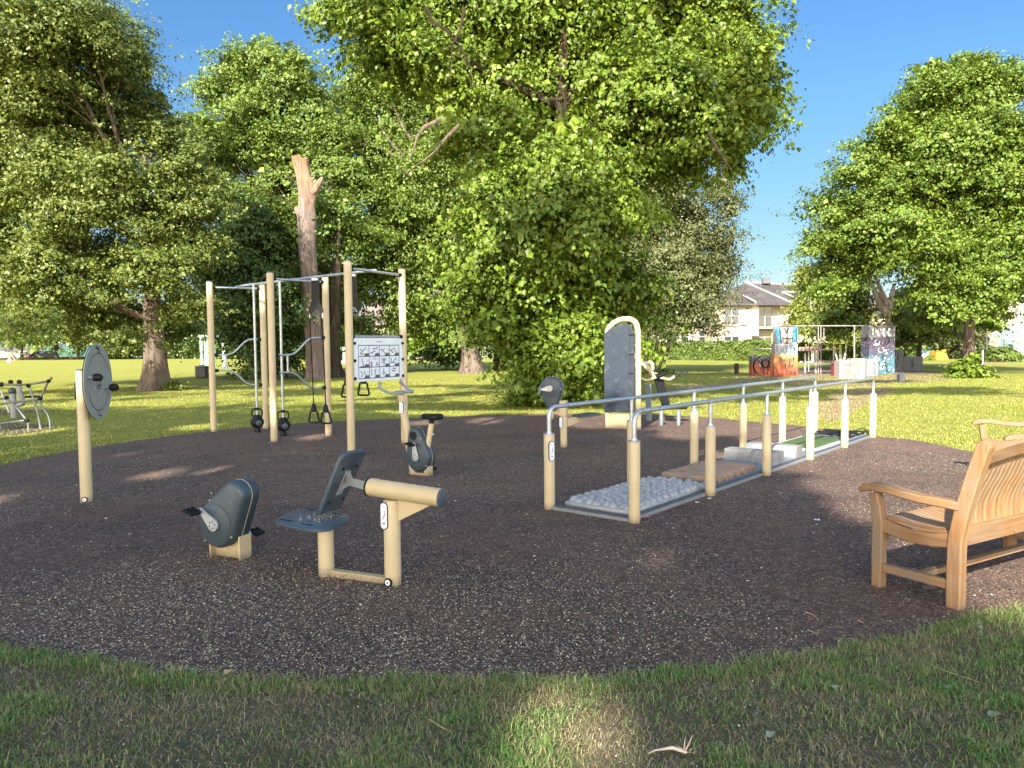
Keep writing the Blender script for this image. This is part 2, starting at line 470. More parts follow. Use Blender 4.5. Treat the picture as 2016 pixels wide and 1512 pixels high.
def lawn_material():
    m, t, b = base_mat('lawn')
    v = coords(t)
    n1 = noise(t, v, 0.22, 5, 0.6); n2 = noise(t, v, 3.0, 6, 0.7); n3 = noise(t, v, 45, 4, 0.7)
    vs = coords(t, (0.25, 1.2, 1)); n4 = noise(t, vs, 1.0, 5, 0.65)
    c = ramp(t, n2, [(0.25, (0.13, 0.165, 0.026, 1)), (0.5, (0.27, 0.275, 0.045, 1)), (0.78, (0.38, 0.34, 0.085, 1))])
    c = mix(t, ramp(t, n1, [(0.42, (0, 0, 0, 1)), (0.7, (0.5, 0.5, 0.5, 1))]), c, (0.38, 0.33, 0.10, 1))
    c = mix(t, ramp(t, n4, [(0.56, (0, 0, 0, 1)), (0.75, (0.6, 0.6, 0.6, 1))]), c, (0.36, 0.26, 0.13, 1))
    c = mix(t, ramp(t, n3, [(0.35, (0.6, 0.6, 0.6, 1)), (0.6, (0, 0, 0, 1))]), c, (0.09, 0.11, 0.022, 1))
    t.links.new(c, b.inputs['Base Color']); b.inputs['Roughness'].default_value = 0.95
    b.inputs['Specular IOR Level'].default_value = 0.1
    bump(t, b, n3, 0.9, 0.03)
    return m
LAWN = lawn_material()
mb = MB(); mb.add([(-500, -60, 0), (500, -60, 0), (500, 700, 0), (-500, 700, 0)], [(0, 1, 2, 3)])
struct(mb.build('lawn', LAWN, smooth=False))

def rubber_material():
    m, t, b = base_mat('shredded_rubber')
    v = coords(t)
    vo = nd(t, 'ShaderNodeTexVoronoi'); vo.inputs['Scale'].default_value = 75
    wv = nd(t, 'ShaderNodeVectorMath', operation='ADD')
    nn = nd(t, 'ShaderNodeTexNoise'); nn.inputs['Scale'].default_value = 30
    sc = nd(t, 'ShaderNodeVectorMath', operation='SCALE'); sc.inputs['Scale'].default_value = 0.05
    t.links.new(v, nn.inputs['Vector']); t.links.new(nn.outputs[1], sc.inputs[0])
    t.links.new(v, wv.inputs[0]); t.links.new(sc.outputs[0], wv.inputs[1]); t.links.new(wv.outputs[0], vo.inputs['Vector'])
    sp = nd(t, 'ShaderNodeSeparateColor'); t.links.new(vo.outputs['Color'], sp.inputs[0])
    c = ramp(t, sp.outputs[0], [(0.0, (0.034, 0.022, 0.018, 1)), (0.4, (0.088, 0.060, 0.048, 1)), (0.8, (0.172, 0.114, 0.086, 1)), (0.95, (0.33, 0.225, 0.165, 1))])
    c = mix(t, ramp(t, noise(t, v, 0.35, 6, .65), [(0.45, (0, 0, 0, 1)), (0.68, (.5, .5, .5, 1))]), c, (.045, .033, .028, 1))
    c = mix(t, ramp(t, noise(t, v, 1.1, 5), [(0.42, (0, 0, 0, 1)), (0.7, (0.45, 0.45, 0.45, 1))]), c, (0.205, 0.118, 0.080, 1))
    t.links.new(c, b.inputs['Base Color']); b.inputs['Roughness'].default_value = 0.85
    b.inputs['Specular IOR Level'].default_value = 0.3
    bump(t, b, vo.outputs['Distance'], 1.0, 0.012)
    return m
RUBM = rubber_material()
mb = MB(); mb.add([(x, y, 0.006) for x, y in RUB], [tuple(range(len(RUB)))])
struct(mb.build('rubber_surface', RUBM, smooth=False))

# bark patch round the climbing structure, worn track, far road
BARKC = mat('bark_mulch', (0.19, 0.135, 0.10, 1), 0.95, var=0.35, scale=3, bmp=0.8, bscale=40, spec=0.1)
TRACK = mat('worn_earth', (0.25, 0.17, 0.115, 1), 0.95, var=0.3, scale=2, bmp=0.6, bscale=50, spec=0.1)
def patch(name, pxs, m, z, it=2, jit=0.05):
    P = smooth_poly([G(*p)[:2] for p in pxs], it)
    P = [(x+random.uniform(-jit, jit), y+random.uniform(-jit, jit)) for x, y in P]
    mb = MB(); mb.add([(x, y, z) for x, y in P], [tuple(range(len(P)))])
    return struct(mb.build(name, m, smooth=False))
patch('bark_ground', [(1420, 752), (1480, 738), (1600, 722), (1750, 722), (1850, 733), (1900, 745), (1830, 752), (1740, 757), (1640, 764), (1520, 762)], BARKC, 0.004, 3, 0.15)
patch('worn_path', [(1260, 762), (1380, 757), (1440, 752), (1520, 758), (1440, 767), (1330, 768)], TRACK, 0.008, 3, 0.1)
patch('worn_patch', [(1600, 800), (1640, 775), (1700, 760), (1780, 765), (1700, 795), (1660, 825), (1620, 832)], TRACK, 0.003, 3, 0.1)
patch('path', [(1880, 712), (1960, 708), (2100, 706), (2100, 711), (1960, 714), (1820, 727)], TRACK, 0.003, 1, 0.1)
ROAD = mat('car_park_asphalt', (0.20, 0.195, 0.19, 1), 0.9, var=0.1, scale=0.5)
mb = MB(); mb.add([(-160, 134, 0.004), (-52, 136, 0.004), (-52, 190, 0.004), (-160, 190, 0.004)], [(0, 1, 2, 3)])
struct(mb.build('road', ROAD, smooth=False))
mb = MB(); mb.add([p for p in [(*G(*q)[:2], 0.005) for q in smooth_poly([(-200, 815), (-60, 806), (60, 806), (128, 808), (80, 812), (20, 816), (-200, 830)], 2)]], [tuple(range(28))])
struct(mb.build('playground_mat', RUBM, smooth=False))
mb = MB(); mb.add([p for p in [(*G(*q)[:2], 0.005) for q in smooth_poly([(-260, 870), (-60, 838), (30, 832), (122, 838), (105, 846), (40, 855), (-60, 866)], 2)]], [tuple(range(28))])
struct(mb.build('rubber_mat', RUBM, smooth=False))

# ------------------------------------------------------------------ foliage
def vnoise(P, s, seed):
    r = np.random.default_rng(seed); g = r.uniform(0, 1, (64, 64))
    x, y = P[:, 0]*s+100, P[:, 1]*s+100; i, j = np.floor(x).astype(int), np.floor(y).astype(int); fx, fy = x-i, y-j
    fx = fx*fx*(3-2*fx); fy = fy*fy*(3-2*fy)
    q = lambda a, b: g[a % 64, b % 64]
    return (q(i, j)*(1-fx)+q(i+1, j)*fx)*(1-fy)+(q(i, j+1)*(1-fx)+q(i+1, j+1)*fx)*fy
def unit(v): return v/np.maximum(1e-9, np.linalg.norm(v, axis=1))[:, None]
def leaves(P, out, size, up=0.5, droop=0.35, aspect=0.40, fold=0.16):
    n = len(P)
    nrm = unit(out*0.75+np.array([0, 0, up*0.6])+RNG.normal(0, 0.40, (n, 3)))
    tip = RNG.normal(0, 1, (n, 3))+out*0.6-np.array([0, 0, droop*2])
    tip = unit(tip-nrm*np.sum(tip*nrm, 1)[:, None])
    side = np.cross(nrm, tip)
    L = size*np.clip(RNG.lognormal(-0.05, 0.34, (n, 1)), 0.4, 1.9)
    V = np.empty((n, 4, 3), np.float32)
    V[:, 0] = P-tip*L*0.5
    V[:, 1] = P+side*L*aspect-tip*L*0.08+nrm*L*fold
    V[:, 2] = P+tip*L*0.55
    V[:, 3] = P-side*L*aspect-tip*L*0.08+nrm*L*fold
    b = np.arange(n)[:, None]*4
    Fc = np.concatenate([b+np.array([[0, 1, 2]]), b+np.array([[0, 2, 3]])], 1).reshape(-1, 3)
    return V.reshape(-1, 3), Fc
def cloud(blobs, n_leaves, clump, per, flat=0.55, inner=0.55, shoots=0.0, pads=11, padk=2.3):
    """blobs: (centre, radius[, weight]); each carries leafy pads, each pad carries clumps, each clump leaves."""
    nc = max(1, n_leaves//per); npad = max(len(blobs), nc//pads)
    w = np.array([b[1]**2*(b[2] if len(b) > 2 else 1) for b in blobs]); w /= w.sum()
    idx = RNG.choice(len(blobs), npad, p=w)
    C = np.array([list(b[0]) for b in blobs])[idx]; R = np.array([b[1] for b in blobs])[idx]
    d = unit(RNG.normal(0, 1, (npad, 3)))
    rr = (inner+(1-inner)*RNG.uniform(0, 1, npad)**0.6)*R
    sh = RNG.uniform(0, 1, npad) < shoots
    rr[sh] *= RNG.uniform(1.0, 1.28, sh.sum())
    pc = C+d*rr[:, None]*np.array([1, 1, 0.92])
    pr = np.minimum(clump*padk*RNG.uniform(0.6, 1.35, npad), R*0.8)
    pi = RNG.integers(0, npad, nc)
    q = RNG.normal(0, 0.5, (nc, 3))*np.array([1, 1, flat*0.7])
    ra = np.sum(q*d[pi], 1)[:, None]; q = q+d[pi]*ra*0.5
    cc = pc[pi]+q*pr[pi][:, None]; cc[:, 2] -= (np.hypot(q[:, 0], q[:, 1])**2)*pr[pi]*0.30
    cr = clump*RNG.uniform(0.5, 1.3, nc)
    cn = unit(d[pi]*0.8+q*0.9+np.array([0, 0, 0.5])+RNG.normal(0, 0.35, (nc, 3)))
    k = RNG.integers(max(1, per//2), per+per//2+1, nc)
    ci = np.repeat(np.arange(nc), k)
    off = RNG.normal(0, 0.5, (len(ci), 3))*np.array([1, 1, flat])
    dd = d[pi][ci]; al = np.sum(off*dd, 1)[:, None]
    off = off+dd*al*0.5
    P = cc[ci]+off*cr[ci][:, None]
    P[:, 2] -= (np.abs(al[:, 0])*cr[ci])*0.25
    return P, cn[ci]
def limb(mb, a, b, r0, r1, n=7, seg=7, wob=0.05, sag=0.0):
    a, b = Vector(a), Vector(b); L = (b-a).length; pts = []; rs = []
    ph = [random.uniform(0, 6.28) for _ in range(4)]
    for i in range(seg+1):
        t = i/seg; p = a.lerp(b, t)
        w = math.sin(t*math.pi)*wob*L
        p = p+Vector((math.sin(ph[0]+t*4)*w, math.sin(ph[1]+t*5)*w, math.sin(ph[2]+t*3)*w*0.6+math.sin(t*math.pi)*sag*L))
        pts.append(p); rs.append(r0+(r1-r0)*t**0.8)
    mb.tube(pts, rs, n)
    return pts
def trunk_mesh(mb, base, top, r, flare=1.6, n=20, lean=0.0, roots=5, seed=0):
    rnd = random.Random(seed); base, top = Vector(base), Vector(top); H = (top-base).length
    ks = 14; vs = []; fs = []
    ph = [rnd.uniform(0, 6.28) for _ in range(6)]
    for i in range(ks+1):
        t = (i/ks)**1.6; z = t*H
        p = base.lerp(top, t)+Vector((math.sin(ph[0]+t*3)*lean, math.sin(ph[1]+t*3)*lean, 0))*math.sin(t*math.pi)
        fl = math.exp(-z/(0.55*r*2))
        for k in range(n):
            a = 2*math.pi*k/n
            rr = r*(1-0.78*t)*(1+fl*(flare-1)*(0.75+0.5*max(0, math.sin(a*roots/1.0+ph[2])))+0.05*math.sin(3*a+ph[3]+z)+0.03*math.sin(7*a+ph[4]))
            vs.append(p+Vector((math.cos(a)*rr, math.sin(a)*rr, -0.05 if i == 0 else 0)))
    for i in range(ks):
        for k in range(n):
            j = (k+1) % n; fs.append((i*n+k, i*n+j, (i+1)*n+j, (i+1)*n+k))
    fs.append(tuple(range(ks*n, ks*n+n)))
    mb.add(vs, fs)
def tree(name, label, base_px, blobs_px, trunk_r, n, size, lm, bm, clump=0.5, per=22, depth=None, dspread=1.6, thick=1.0,
         group=None, top=None, stems=None, nlimb=14, shoots=0.06, inner=0.5, flare=1.6, up=0.5, droop=0.35, flat=0.5, Y=None, twigs=40, fwd=0.0, aspect=0.4):
    b = G(*base_px) if Y is None else D(base_px[0], base_px[1], Y); b.z = 0
    Yd = b.y; k = Yd/F
    rnd = random.Random(hash(label) % 1000 if False else len(label)*7+int(base_px[0]))
    blobs = []
    for q in blobs_px:
        dy = q[3] if len(q) > 3 else rnd.uniform(-1, 1)*dspread
        p = D(q[0], q[1], Yd+fwd+dy); blobs.append((p, q[2]*k*thick*(Yd+dy)/Yd, q[4] if len(q) > 4 else 1))
    t = thing(name, label, 'tree', b, group)
    mb = MB()
    tp = D(top[0], top[1], Yd) if top else max(blobs, key=lambda q: q[0].z)[0].copy()
    if stems:
        for (x0, y0, x1, y1, r0) in stems:
            s0 = D(x0, y0, Yd); s0.z = max(s0.z, -0.02) if y0 < 700 else 0
            limb(mb, s0, D(x1, y1, Yd+rnd.uniform(-.5, .5)), r0, r0*0.35, 9, 8, 0.02)
        trunk_pts = [D(s[2], s[3], Yd) for s in stems]
    else:
        trunk_mesh(mb, b, tp, trunk_r, flare, seed=int(base_px[0]))
        trunk_pts = [b.lerp(tp, q) for q in (0.3, 0.4, 0.5, 0.6, 0.7, 0.8)]
    order = sorted(blobs, key=lambda q: -q[1])[:nlimb]
    for q in order:
        c = q[0]
        st = min(trunk_pts, key=lambda p: abs(p.z-(c.z-0.45*math.hypot(c.x-p.x, c.y-p.y))))
        L = limb(mb, st, c, max(0.03, trunk_r*0.28), 0.025, 6, 7, 0.06)
        for _ in range(max(1, twigs//nlimb)):
            d = Vector((rnd.gauss(0, 1), rnd.gauss(0, 1), rnd.gauss(0.1, 0.7))).normalized()
            limb(mb, L[rnd.randint(3, 7)], c+d*q[1]*rnd.uniform(0.7, 1.0), 0.03+trunk_r*0.04, 0.008, 4, 4, 0.08)
    mb.build('trunk', bm, t)
    P, o = cloud(blobs, n, clump, per, flat=flat, shoots=shoots, inner=inner)
    pw_ = np.array([q[1]**3*(q[2] if len(q) > 2 else 1) for q in blobs]); kk = int(n*0.16)
    ib = RNG.choice(len(blobs), kk, p=pw_/pw_.sum())
    Cb = np.array([list(q[0]) for q in blobs])[ib]; Rb = np.array([q[1] for q in blobs])[ib]; db = unit(RNG.normal(0, 1, (kk, 3)))
    Pc = Cb+db*(Rb*0.78*RNG.uniform(0, 1, kk)**0.4)[:, None]; Pc = Pc[Pc[:, 2] > .05]
    ok = P[:, 2] > 0.03
    V, Fc = leaves(P[ok], o[ok], size, up=up, droop=droop, aspect=aspect)
    V2, F2 = leaves(Pc, unit(RNG.normal(0, 1, Pc.shape)), size*1.7, up=.2)
    raw_mesh('crown', np.concatenate([V, V2]), np.concatenate([Fc, F2+len(V)]), lm, t)
    return t, blobs

LM_LIME = leaf_mat('lime_leaf', (0.042, 0.076, 0.008, 1), (0.190, 0.270, 0.028, 1), 0.24)
LM_OAK = leaf_mat('oak_leaf', (0.048, 0.078, 0.012, 1), (0.180, 0.220, 0.042, 1), 0.22)
LM_MID = leaf_mat('fresh_leaf', (0.055, 0.100, 0.014, 1), (0.192, 0.260, 0.042, 1), 0.25)
LM_DARK = leaf_mat('dark_evergreen_leaf', (0.026, 0.052, 0.010, 1), (0.105, 0.160, 0.028, 1), 0.15, 0.35)
LM_OLIVE = leaf_mat('olive_leaf', (0.055, 0.066, 0.018, 1), (0.165, 0.185, 0.072, 1), 0.2)
LM_RIGHT = leaf_mat('maple_leaf', (0.050, 0.095, 0.012, 1), (0.182, 0.260, 0.034, 1), 0.25)
LM_BIRCH = leaf_mat('birch_leaf', (0.12, 0.15, 0.025, 1), (0.30, 0.33, 0.070, 1), 0.4)
LM_HEDGE = leaf_mat('hedge_leaf', (0.050, 0.085, 0.014, 1), (0.13, 0.18, 0.030, 1), 0.2)

tree('broad_tree', 'broad leafy tree with a thick grey flared trunk on the lawn at far left', (308, 768),
     [(-90, 150, 150), (-20, 20, 120), (70, 60, 120), (170, 60, 90), (250, 130, 65), (50, 220, 140), (180, 220, 110), (290, 215, 62), (330, 290, 62),
      (-60, 330, 130), (90, 370, 120), (210, 360, 100), (330, 380, 80), (385, 330, 45), (395, 400, 50), (405, 470, 40), (-30, 500, 110), (90, 520, 90), (200, 520, 80), (300, 520, 85), (370, 480, 60),
      (60, 600, 60), (140, 620, 55), (230, 610, 60), (310, 630, 62), (375, 600, 50), (360, 655, 28), (255, 660, 30)],
     0.46, 260000, 0.105, LM_OAK, BARK, clump=0.42, per=26, dspread=2.6, top=(285, 300), thick=0.90, shoots=0.12, nlimb=20, inner=0.45, flat=0.4, twigs=60)
tree('tall_lime', 'tall pale green tree rising behind the broken trunk', (650, 743),
     [(520, 105, 48), (470, 140, 52), (575, 150, 60), (420, 175, 45), (500, 210, 80), (610, 210, 62), (395, 250, 45), (440, 290, 70), (560, 310, 85), (655, 290, 60), (690, 350, 55),
      (450, 390, 60), (540, 420, 80), (640, 430, 75), (700, 450, 55), (500, 500, 60), (600, 540, 70), (680, 560, 60), (610, 640, 45), (670, 640, 40), (400, 330, 40)],
     0.5, 125000, 0.145, LM_MID, BARKD, clump=0.55, per=24, dspread=2.6, fwd=3.5, thick=1.0, nlimb=7, top=(668, 430), shoots=0.06, inner=0.5, flare=1.8)
tree('ivy_tree', 'dark ivy-clad tree with foliage down to the grass left of the broken trunk', (505, 745),
     [(500, 430, 50), (455, 470, 45), (545, 490, 55), (480, 540, 65), (550, 570, 55), (430, 590, 45), (500, 620, 60), (570, 640, 40), (470, 650, 35), (520, 690, 38), (505, 722, 26), (560, 700, 22), (410, 520, 35)],
     0.4, 60000, 0.14, LM_DARK, BARKD, clump=0.6, per=20, dspread=1.5, top=(500, 430), inner=0.35)
t4, lime_blobs = tree('lime_tree', 'huge bright green tree whose leafy skirt reaches the ground in the centre', (1090, 792),
     [(668, 15, 42, 1), (735, 25, 70), (830, 40, 95), (940, 50, 120), (1070, 40, 130), (1200, 40, 130), (1330, 50, 115), (1430, 70, 85), (1490, 130, 52), (1500, 195, 42), (1450, 200, 65),
      (760, 110, 55), (860, 140, 80), (960, 170, 95), (1090, 190, 125), (1220, 190, 110), (1340, 170, 85), (1400, 270, 48), (1440, 262, 42), (1360, 330, 34, 0, .6), (1300, 290, 48, 0, .7), (1445, 310, 25, 0, .6),
      (900, 260, 60), (1000, 300, 85), (1120, 320, 110), (1230, 300, 70), (955, 380, 60), (1050, 420, 90), (1170, 420, 85), (945, 470, 60), (1040, 530, 95), (1150, 530, 95), (935, 550, 52),
      (925, 605, 36), (1000, 610, 60), (1080, 620, 85), (1180, 610, 72), (1230, 560, 48), (1100, 690, 75), (1170, 690, 60), (1050, 740, 48, -1.2), (1110, 752, 48, -1.2), (1155, 750, 40, -.8), (1030, 778, 26, -1.4), (1085, 784, 26, -1.5), (1140, 782, 24, -1.2), (1225, 665, 30), (1085, 650, 55, -2.2), (1120, 700, 50, -2), (1075, 715, 40, -1.8), (1150, 650, 55, -2), (1000, 450, 70, -2.2), (1120, 440, 80, -2.4), (1060, 360, 80, -2.2), (1200, 380, 60, -2), (960, 420, 50, -1.5), (1010, 560, 50, -2.4), (960, 640, 40, -2), (1000, 680, 34, -1.6)],
     0.42, 230000, 0.112, LM_LIME, BARKD, clump=0.34, per=22, dspread=2.2, top=(1110, 60), thick=0.97, shoots=0.12, nlimb=26, inner=0.55, flat=0.7, droop=0.8, up=0.3, twigs=90, aspect=0.44)
tree('spreading_tree', 'large tree with a pale flared trunk base left of the central lime', (932, 735),
     [(690, 190, 45), (745, 170, 60), (820, 210, 80), (700, 260, 55), (780, 290, 80), (860, 330, 80), (720, 350, 55), (790, 400, 70), (880, 440, 70), (745, 440, 45), (820, 490, 70), (900, 540, 70),
      (760, 530, 50), (800, 580, 55), (860, 620, 50), (930, 630, 45), (830, 650, 30), (790, 640, 30)],
     0.5, 115000, 0.145, LM_MID, BARK, clump=0.7, per=18, dspread=2.2, top=(860, 260), fwd=2.0, shoots=0.08, inner=0.4, flare=2.0)
tree('shaded_tree', 'shaded tree with a dark trunk just behind and right of the pale flared trunk', (986, 727),
     [(960, 470, 70), (1030, 520, 70), (980, 590, 60), (1020, 620, 50), (940, 560, 50), (890, 650, 40), (860, 690, 26), (900, 700, 20), (1040, 600, 60), (1060, 660, 45)],
     0.5, 26000, 0.24, LM_DARK, BARKD, clump=0.8, per=16, dspread=2, top=(985, 450), inner=0.3)
tree('holm_oak', 'olive-grey evergreen tree on several dark stems in front of the cream house', (1290, 735),
     [(1325, 365, 40), (1270, 400, 60), (1420, 365, 32), (1438, 410, 24), (1350, 440, 60), (1418, 470, 36), (1255, 480, 60), (1330, 520, 70), (1393, 540, 48), (1260, 570, 60), (1340, 590, 55), (1380, 612, 34), (1300, 630, 36), (1250, 630, 30), (1350, 632, 24), (1430, 520, 20)],
     0.2, 80000, 0.115, LM_OLIVE, BARKD, clump=0.55, per=18, dspread=1.7, shoots=0.12, inner=0.4,
     stems=[(1275, 736, 1262, 560, .17), (1284, 736, 1300, 600, .16), (1297, 737, 1345, 590, .16), (1300, 737, 1330, 480, .14), (1270, 736, 1280, 470, .15)], top=(1310, 430))
tree('maple_tree', 'big bright green tree with wispy left side and sprouts at its foot', (1908, 739),
     [(1895, 130, 42), (1945, 150, 48), (1850, 195, 52), (1990, 170, 42), (1900, 230, 80), (1800, 240, 45), (1830, 300, 80), (1960, 290, 90), (1750, 285, 45), (1705, 300, 32, 0, .5), (1740, 350, 70), (1665, 345, 34, 0, .6), (1640, 400, 45, 0, .7),
      (1850, 400, 90), (1980, 420, 95), (1690, 430, 70), (1780, 460, 75), (1610, 405, 24, 0, .4), (1600, 470, 34, 0, .6), (1650, 500, 52), (1725, 490, 52), (1880, 510, 75), (1990, 540, 60), (1845, 555, 45), (1635, 560, 30), (1800, 190, 34), (1760, 240, 34), (1700, 290, 26, 0, .6), (1840, 140, 34),
      (1900, 590, 42), (1960, 600, 32), (2060, 300, 90), (2080, 470, 90), (1945, 640, 18), (1850, 610, 36), (1580, 400, 14, 0, .3), (1585, 480, 16, 0, .4)],
     0.27, 200000, 0.118, LM_RIGHT, BARK, clump=0.45, per=24, dspread=2.4, top=(1905, 230), shoots=0.12, nlimb=22, inner=0.5, flat=0.42, twigs=60, thick=0.93)
tree('forked_tree', 'pollarded tree with thick pale forked limbs above the graffiti tower', (1748, 727),
     [(1660, 560, 26), (1680, 600, 22), (1790, 590, 24), (1650, 630, 22), (1790, 630, 20)],
     0.28, 14000, 0.2, LM_MID, BARKP, clump=0.7, per=14, dspread=.4, fwd=1.5, nlimb=6, twigs=12,
     stems=[(1750, 728, 1748, 600, .36), (1748, 620, 1698, 530, .26), (1746, 600, 1722, 540, .22), (1750, 610, 1760, 560, .26)])
tree('slender_tree', 'slim tree with a dark Y-shaped stem right of the graffiti blocks', (1809, 724),
     [(1800, 600, 36), (1840, 610, 40), (1780, 640, 28), (1860, 640, 30), (1790, 665, 20), (1825, 640, 30)],
     0.2, 13000, 0.19, LM_OAK, BARKD, clump=0.6, per=14, dspread=1.5, nlimb=6, twigs=12,
     stems=[(1809, 725, 1812, 660, .24), (1810, 665, 1780, 580, .16), (1812, 665, 1850, 590, .15)])
tree('birch_tree', 'airy yellow-green birch with thin white stems beside the slate roof', (1600, 713),
     [(1585, 540, 22), (1600, 570, 28), (1575, 600, 22), (1610, 620, 30), (1580, 640, 24), (1625, 585, 22), (1560, 630, 14)],
     0.12, 9000, 0.17, LM_BIRCH, BIRCH, clump=0.7, per=10, dspread=1.2, inner=0.2, nlimb=6, twigs=14, shoots=0.15,
     stems=[(1600, 714, 1592, 530, .12), (1606, 714, 1612, 560, .1)])
tree('birch_tree', 'denser birch with white stems in front of the pale wall right of the house', (1655, 713),
     [(1640, 590, 28), (1665, 610, 28), (1640, 640, 26), (1675, 650, 24), (1650, 665, 18), (1690, 620, 24)],
     0.12, 10000, 0.17, LM_BIRCH, BIRCH, clump=0.7, per=10, dspread=1.2, inner=0.2, nlimb=6, twigs=14, shoots=0.15,
     stems=[(1655, 714, 1645, 570, .12), (1661, 714, 1676, 590, .1), (1650, 714, 1625, 600, .08)])
# far trees
far = [((42, 708), [(10, 600, 40), (50, 590, 40), (60, 640, 35), (25, 655, 30)], 'round far tree above the parked cars at the left edge', LM_MID, 130),
       ((112, 708), [(95, 600, 40), (125, 640, 36), (100, 662, 22), (140, 610, 34)], 'far tree standing in front of the green fence, nearer the cars', LM_MID, 130),
       ((152, 708), [(165, 620, 40), (150, 660, 26), (190, 650, 34), (215, 665, 26)], 'far tree standing in front of the green fence, left of the grey disc', LM_OAK, 128),
       ((245, 706), [(240, 660, 40), (280, 640, 45), (225, 690, 22), (268, 690, 22)], 'dark far tree behind the broad trunk on its left side', LM_DARK, 135),
       ((345, 706), [(345, 650, 50), (390, 660, 45), (345, 692, 20), (385, 692, 20), (310, 692, 18)], 'dark far tree behind the broad trunk on its right side', LM_DARK, 130),
       ((450, 708), [(440, 665, 36), (470, 650, 36), (430, 695, 16), (465, 695, 16), (500, 690, 20)], 'dark far tree seen between the frame posts', LM_DARK, 120),
       ((575, 706), [(575, 650, 45), (610, 670, 30), (560, 695, 18), (600, 695, 18)], 'far tree behind the pull-up frame and the ivy', LM_DARK, 118),
       ((690, 707), [(680, 650, 40), (715, 670, 30), (650, 640, 36), (735, 680, 20)], 'far tree right of the broken trunk, low behind the frame', LM_DARK, 100),
       ((849, 708), [(850, 640, 34), (820, 620, 36), (835, 675, 26), (870, 680, 20), (805, 675, 24)], 'young bright tree with a thin pale stem left of the flared trunk', LM_LIME, 92),
       ((965, 703), [(960, 680, 22), (930, 680, 22), (1000, 685, 20), (965, 660, 26)], 'low bright tree seen between the two flared trunks', LM_LIME, 110),
       ((1862, 706), [(1850, 640, 24), (1875, 650, 26), (1840, 655, 18), (1890, 660, 20)], 'bronze-green small tree behind the wooden fence at right', LM_OLIVE, 72),
       ((1735, 706), [(1720, 670, 24), (1750, 680, 24), (1700, 690, 18), (1780, 690, 20)], 'dark bushy tree filling the gap behind the climbing frame', LM_DARK, 66)]
for (bx, by), bl, lab, lm, Yf in far:
    tree('far_tree', lab, (bx, by), bl, 0.22, 6500, 0.42, lm, BARKD, clump=1.3, per=14, dspread=2.5, nlimb=4, twigs=4, Y=Yf, inner=0.2, group='trees beyond the lawn')

# broken trunk
def snag():
    b = G(619, 746); Yd = b.y
    t = thing('broken_trunk', 'tall dead tree trunk snapped off at the top with stripped orange wood', 'dead tree', b)
    def snag_mat():
        m, tt, bs = base_mat('stripped_trunk')
        v = coords(tt, (1, 1, 0.12)); n1 = noise(tt, v, 5.0, 8, 0.75, 0.5)
        bark = ramp(tt, n1, [(0.35, (0.10, 0.072, 0.060, 1)), (0.6, (0.27, 0.20, 0.165, 1))])
        wood = ramp(tt, n1, [(0.35, (0.13, 0.060, 0.030, 1)), (0.55, (0.33, 0.20, 0.115, 1))])
        tc = nd(tt, 'ShaderNodeTexCoord'); sx = nd(tt, 'ShaderNodeSeparateXYZ'); tt.links.new(tc.outputs['Object'], sx.inputs[0])
        mr = nd(tt, 'ShaderNodeMapRange'); mr.inputs[1].default_value = 8.2; mr.inputs[2].default_value = 10.2
        ad = nd(tt, 'ShaderNodeMath', operation='ADD'); n5 = noise(tt, coords(tt), 1.2, 5)
        mu = nd(tt, 'ShaderNodeMath', operation='MULTIPLY_ADD'); mu.inputs[1].default_value = 4.0; mu.inputs[2].default_value = -2.0
        tt.links.new(n5, mu.inputs[0]); tt.links.new(sx.outputs[2], ad.inputs[0]); tt.links.new(mu.outputs[0], ad.inputs[1]); tt.links.new(ad.outputs[0], mr.inputs[0])
        tt.links.new(mix(tt, mr.outputs[0], bark, wood), bs.inputs['Base Color']); bs.inputs['Roughness'].default_value = 0.9
        bump(tt, bs, n1, 1.0, 0.08); return m
    sm = snag_mat(); mb = MB(); k = Yd/F; n = 28; vs = []; fs = []
    prof = [(746, 622, 28), (738, 620, 22), (720, 619, 18.5), (690, 618, 17.5), (640, 616, 17.5), (600, 613, 17), (560, 611, 17), (520, 608, 17.5), (480, 605, 18), (450, 606, 18.5), (425, 605, 20), (405, 604, 17), (385, 607, 19), (365, 605, 20), (345, 598, 16), (325, 593, 16.5), (311, 591, 18)]
    rnd = random.Random(3)
    for i, (py, px, r) in enumerate(prof):
        c = D(px, py, Yd)
        if i == 0: c.z = -0.03
        for a_ in range(n):
            a = 2*math.pi*a_/n
            rr = .9*r*k*(1+0.07*math.sin(5*a+i*.3)+0.04*math.sin(11*a)+rnd.uniform(-.03, .03))
            z = c.z
            if i == len(prof)-1: z += rnd.uniform(-.10, .14)-0.10*math.cos(a)
            vs.append(Vector((c.x+rr*math.cos(a), c.y+rr*math.sin(a), z)))
    for i in range(len(prof)-1):
        for a_ in range(n):
            j = (a_+1) % n; fs.append((i*n+a_, i*n+j, (i+1)*n+j, (i+1)*n+a_))
    vs.append(D(591, 314, Yd)); c = len(vs)-1; L = (len(prof)-1)*n
    for a_ in range(n): fs.append((L+a_, L+(a_+1) % n, c))
    mb.add(vs, fs); mb.build('trunk', sm, t, ang=60)
    for pts, rr in (([(614, 380), (622, 372), (630, 358), (635, 350)], (.22, .2, .15, .09)), ([(618, 372), (616, 362), (622, 354)], (.18, .12, .04)), ([(596, 425), (586, 414), (581, 408)], (.25, .2, .08)), ([(606, 365), (614, 352), (619, 350)], (.16, .12, .03))):
        m2 = MB(); m2.tube([D(x, y, Yd-.15) for x, y in pts], rr, 9); m2.build('branch_stub', sm, t)
snag()

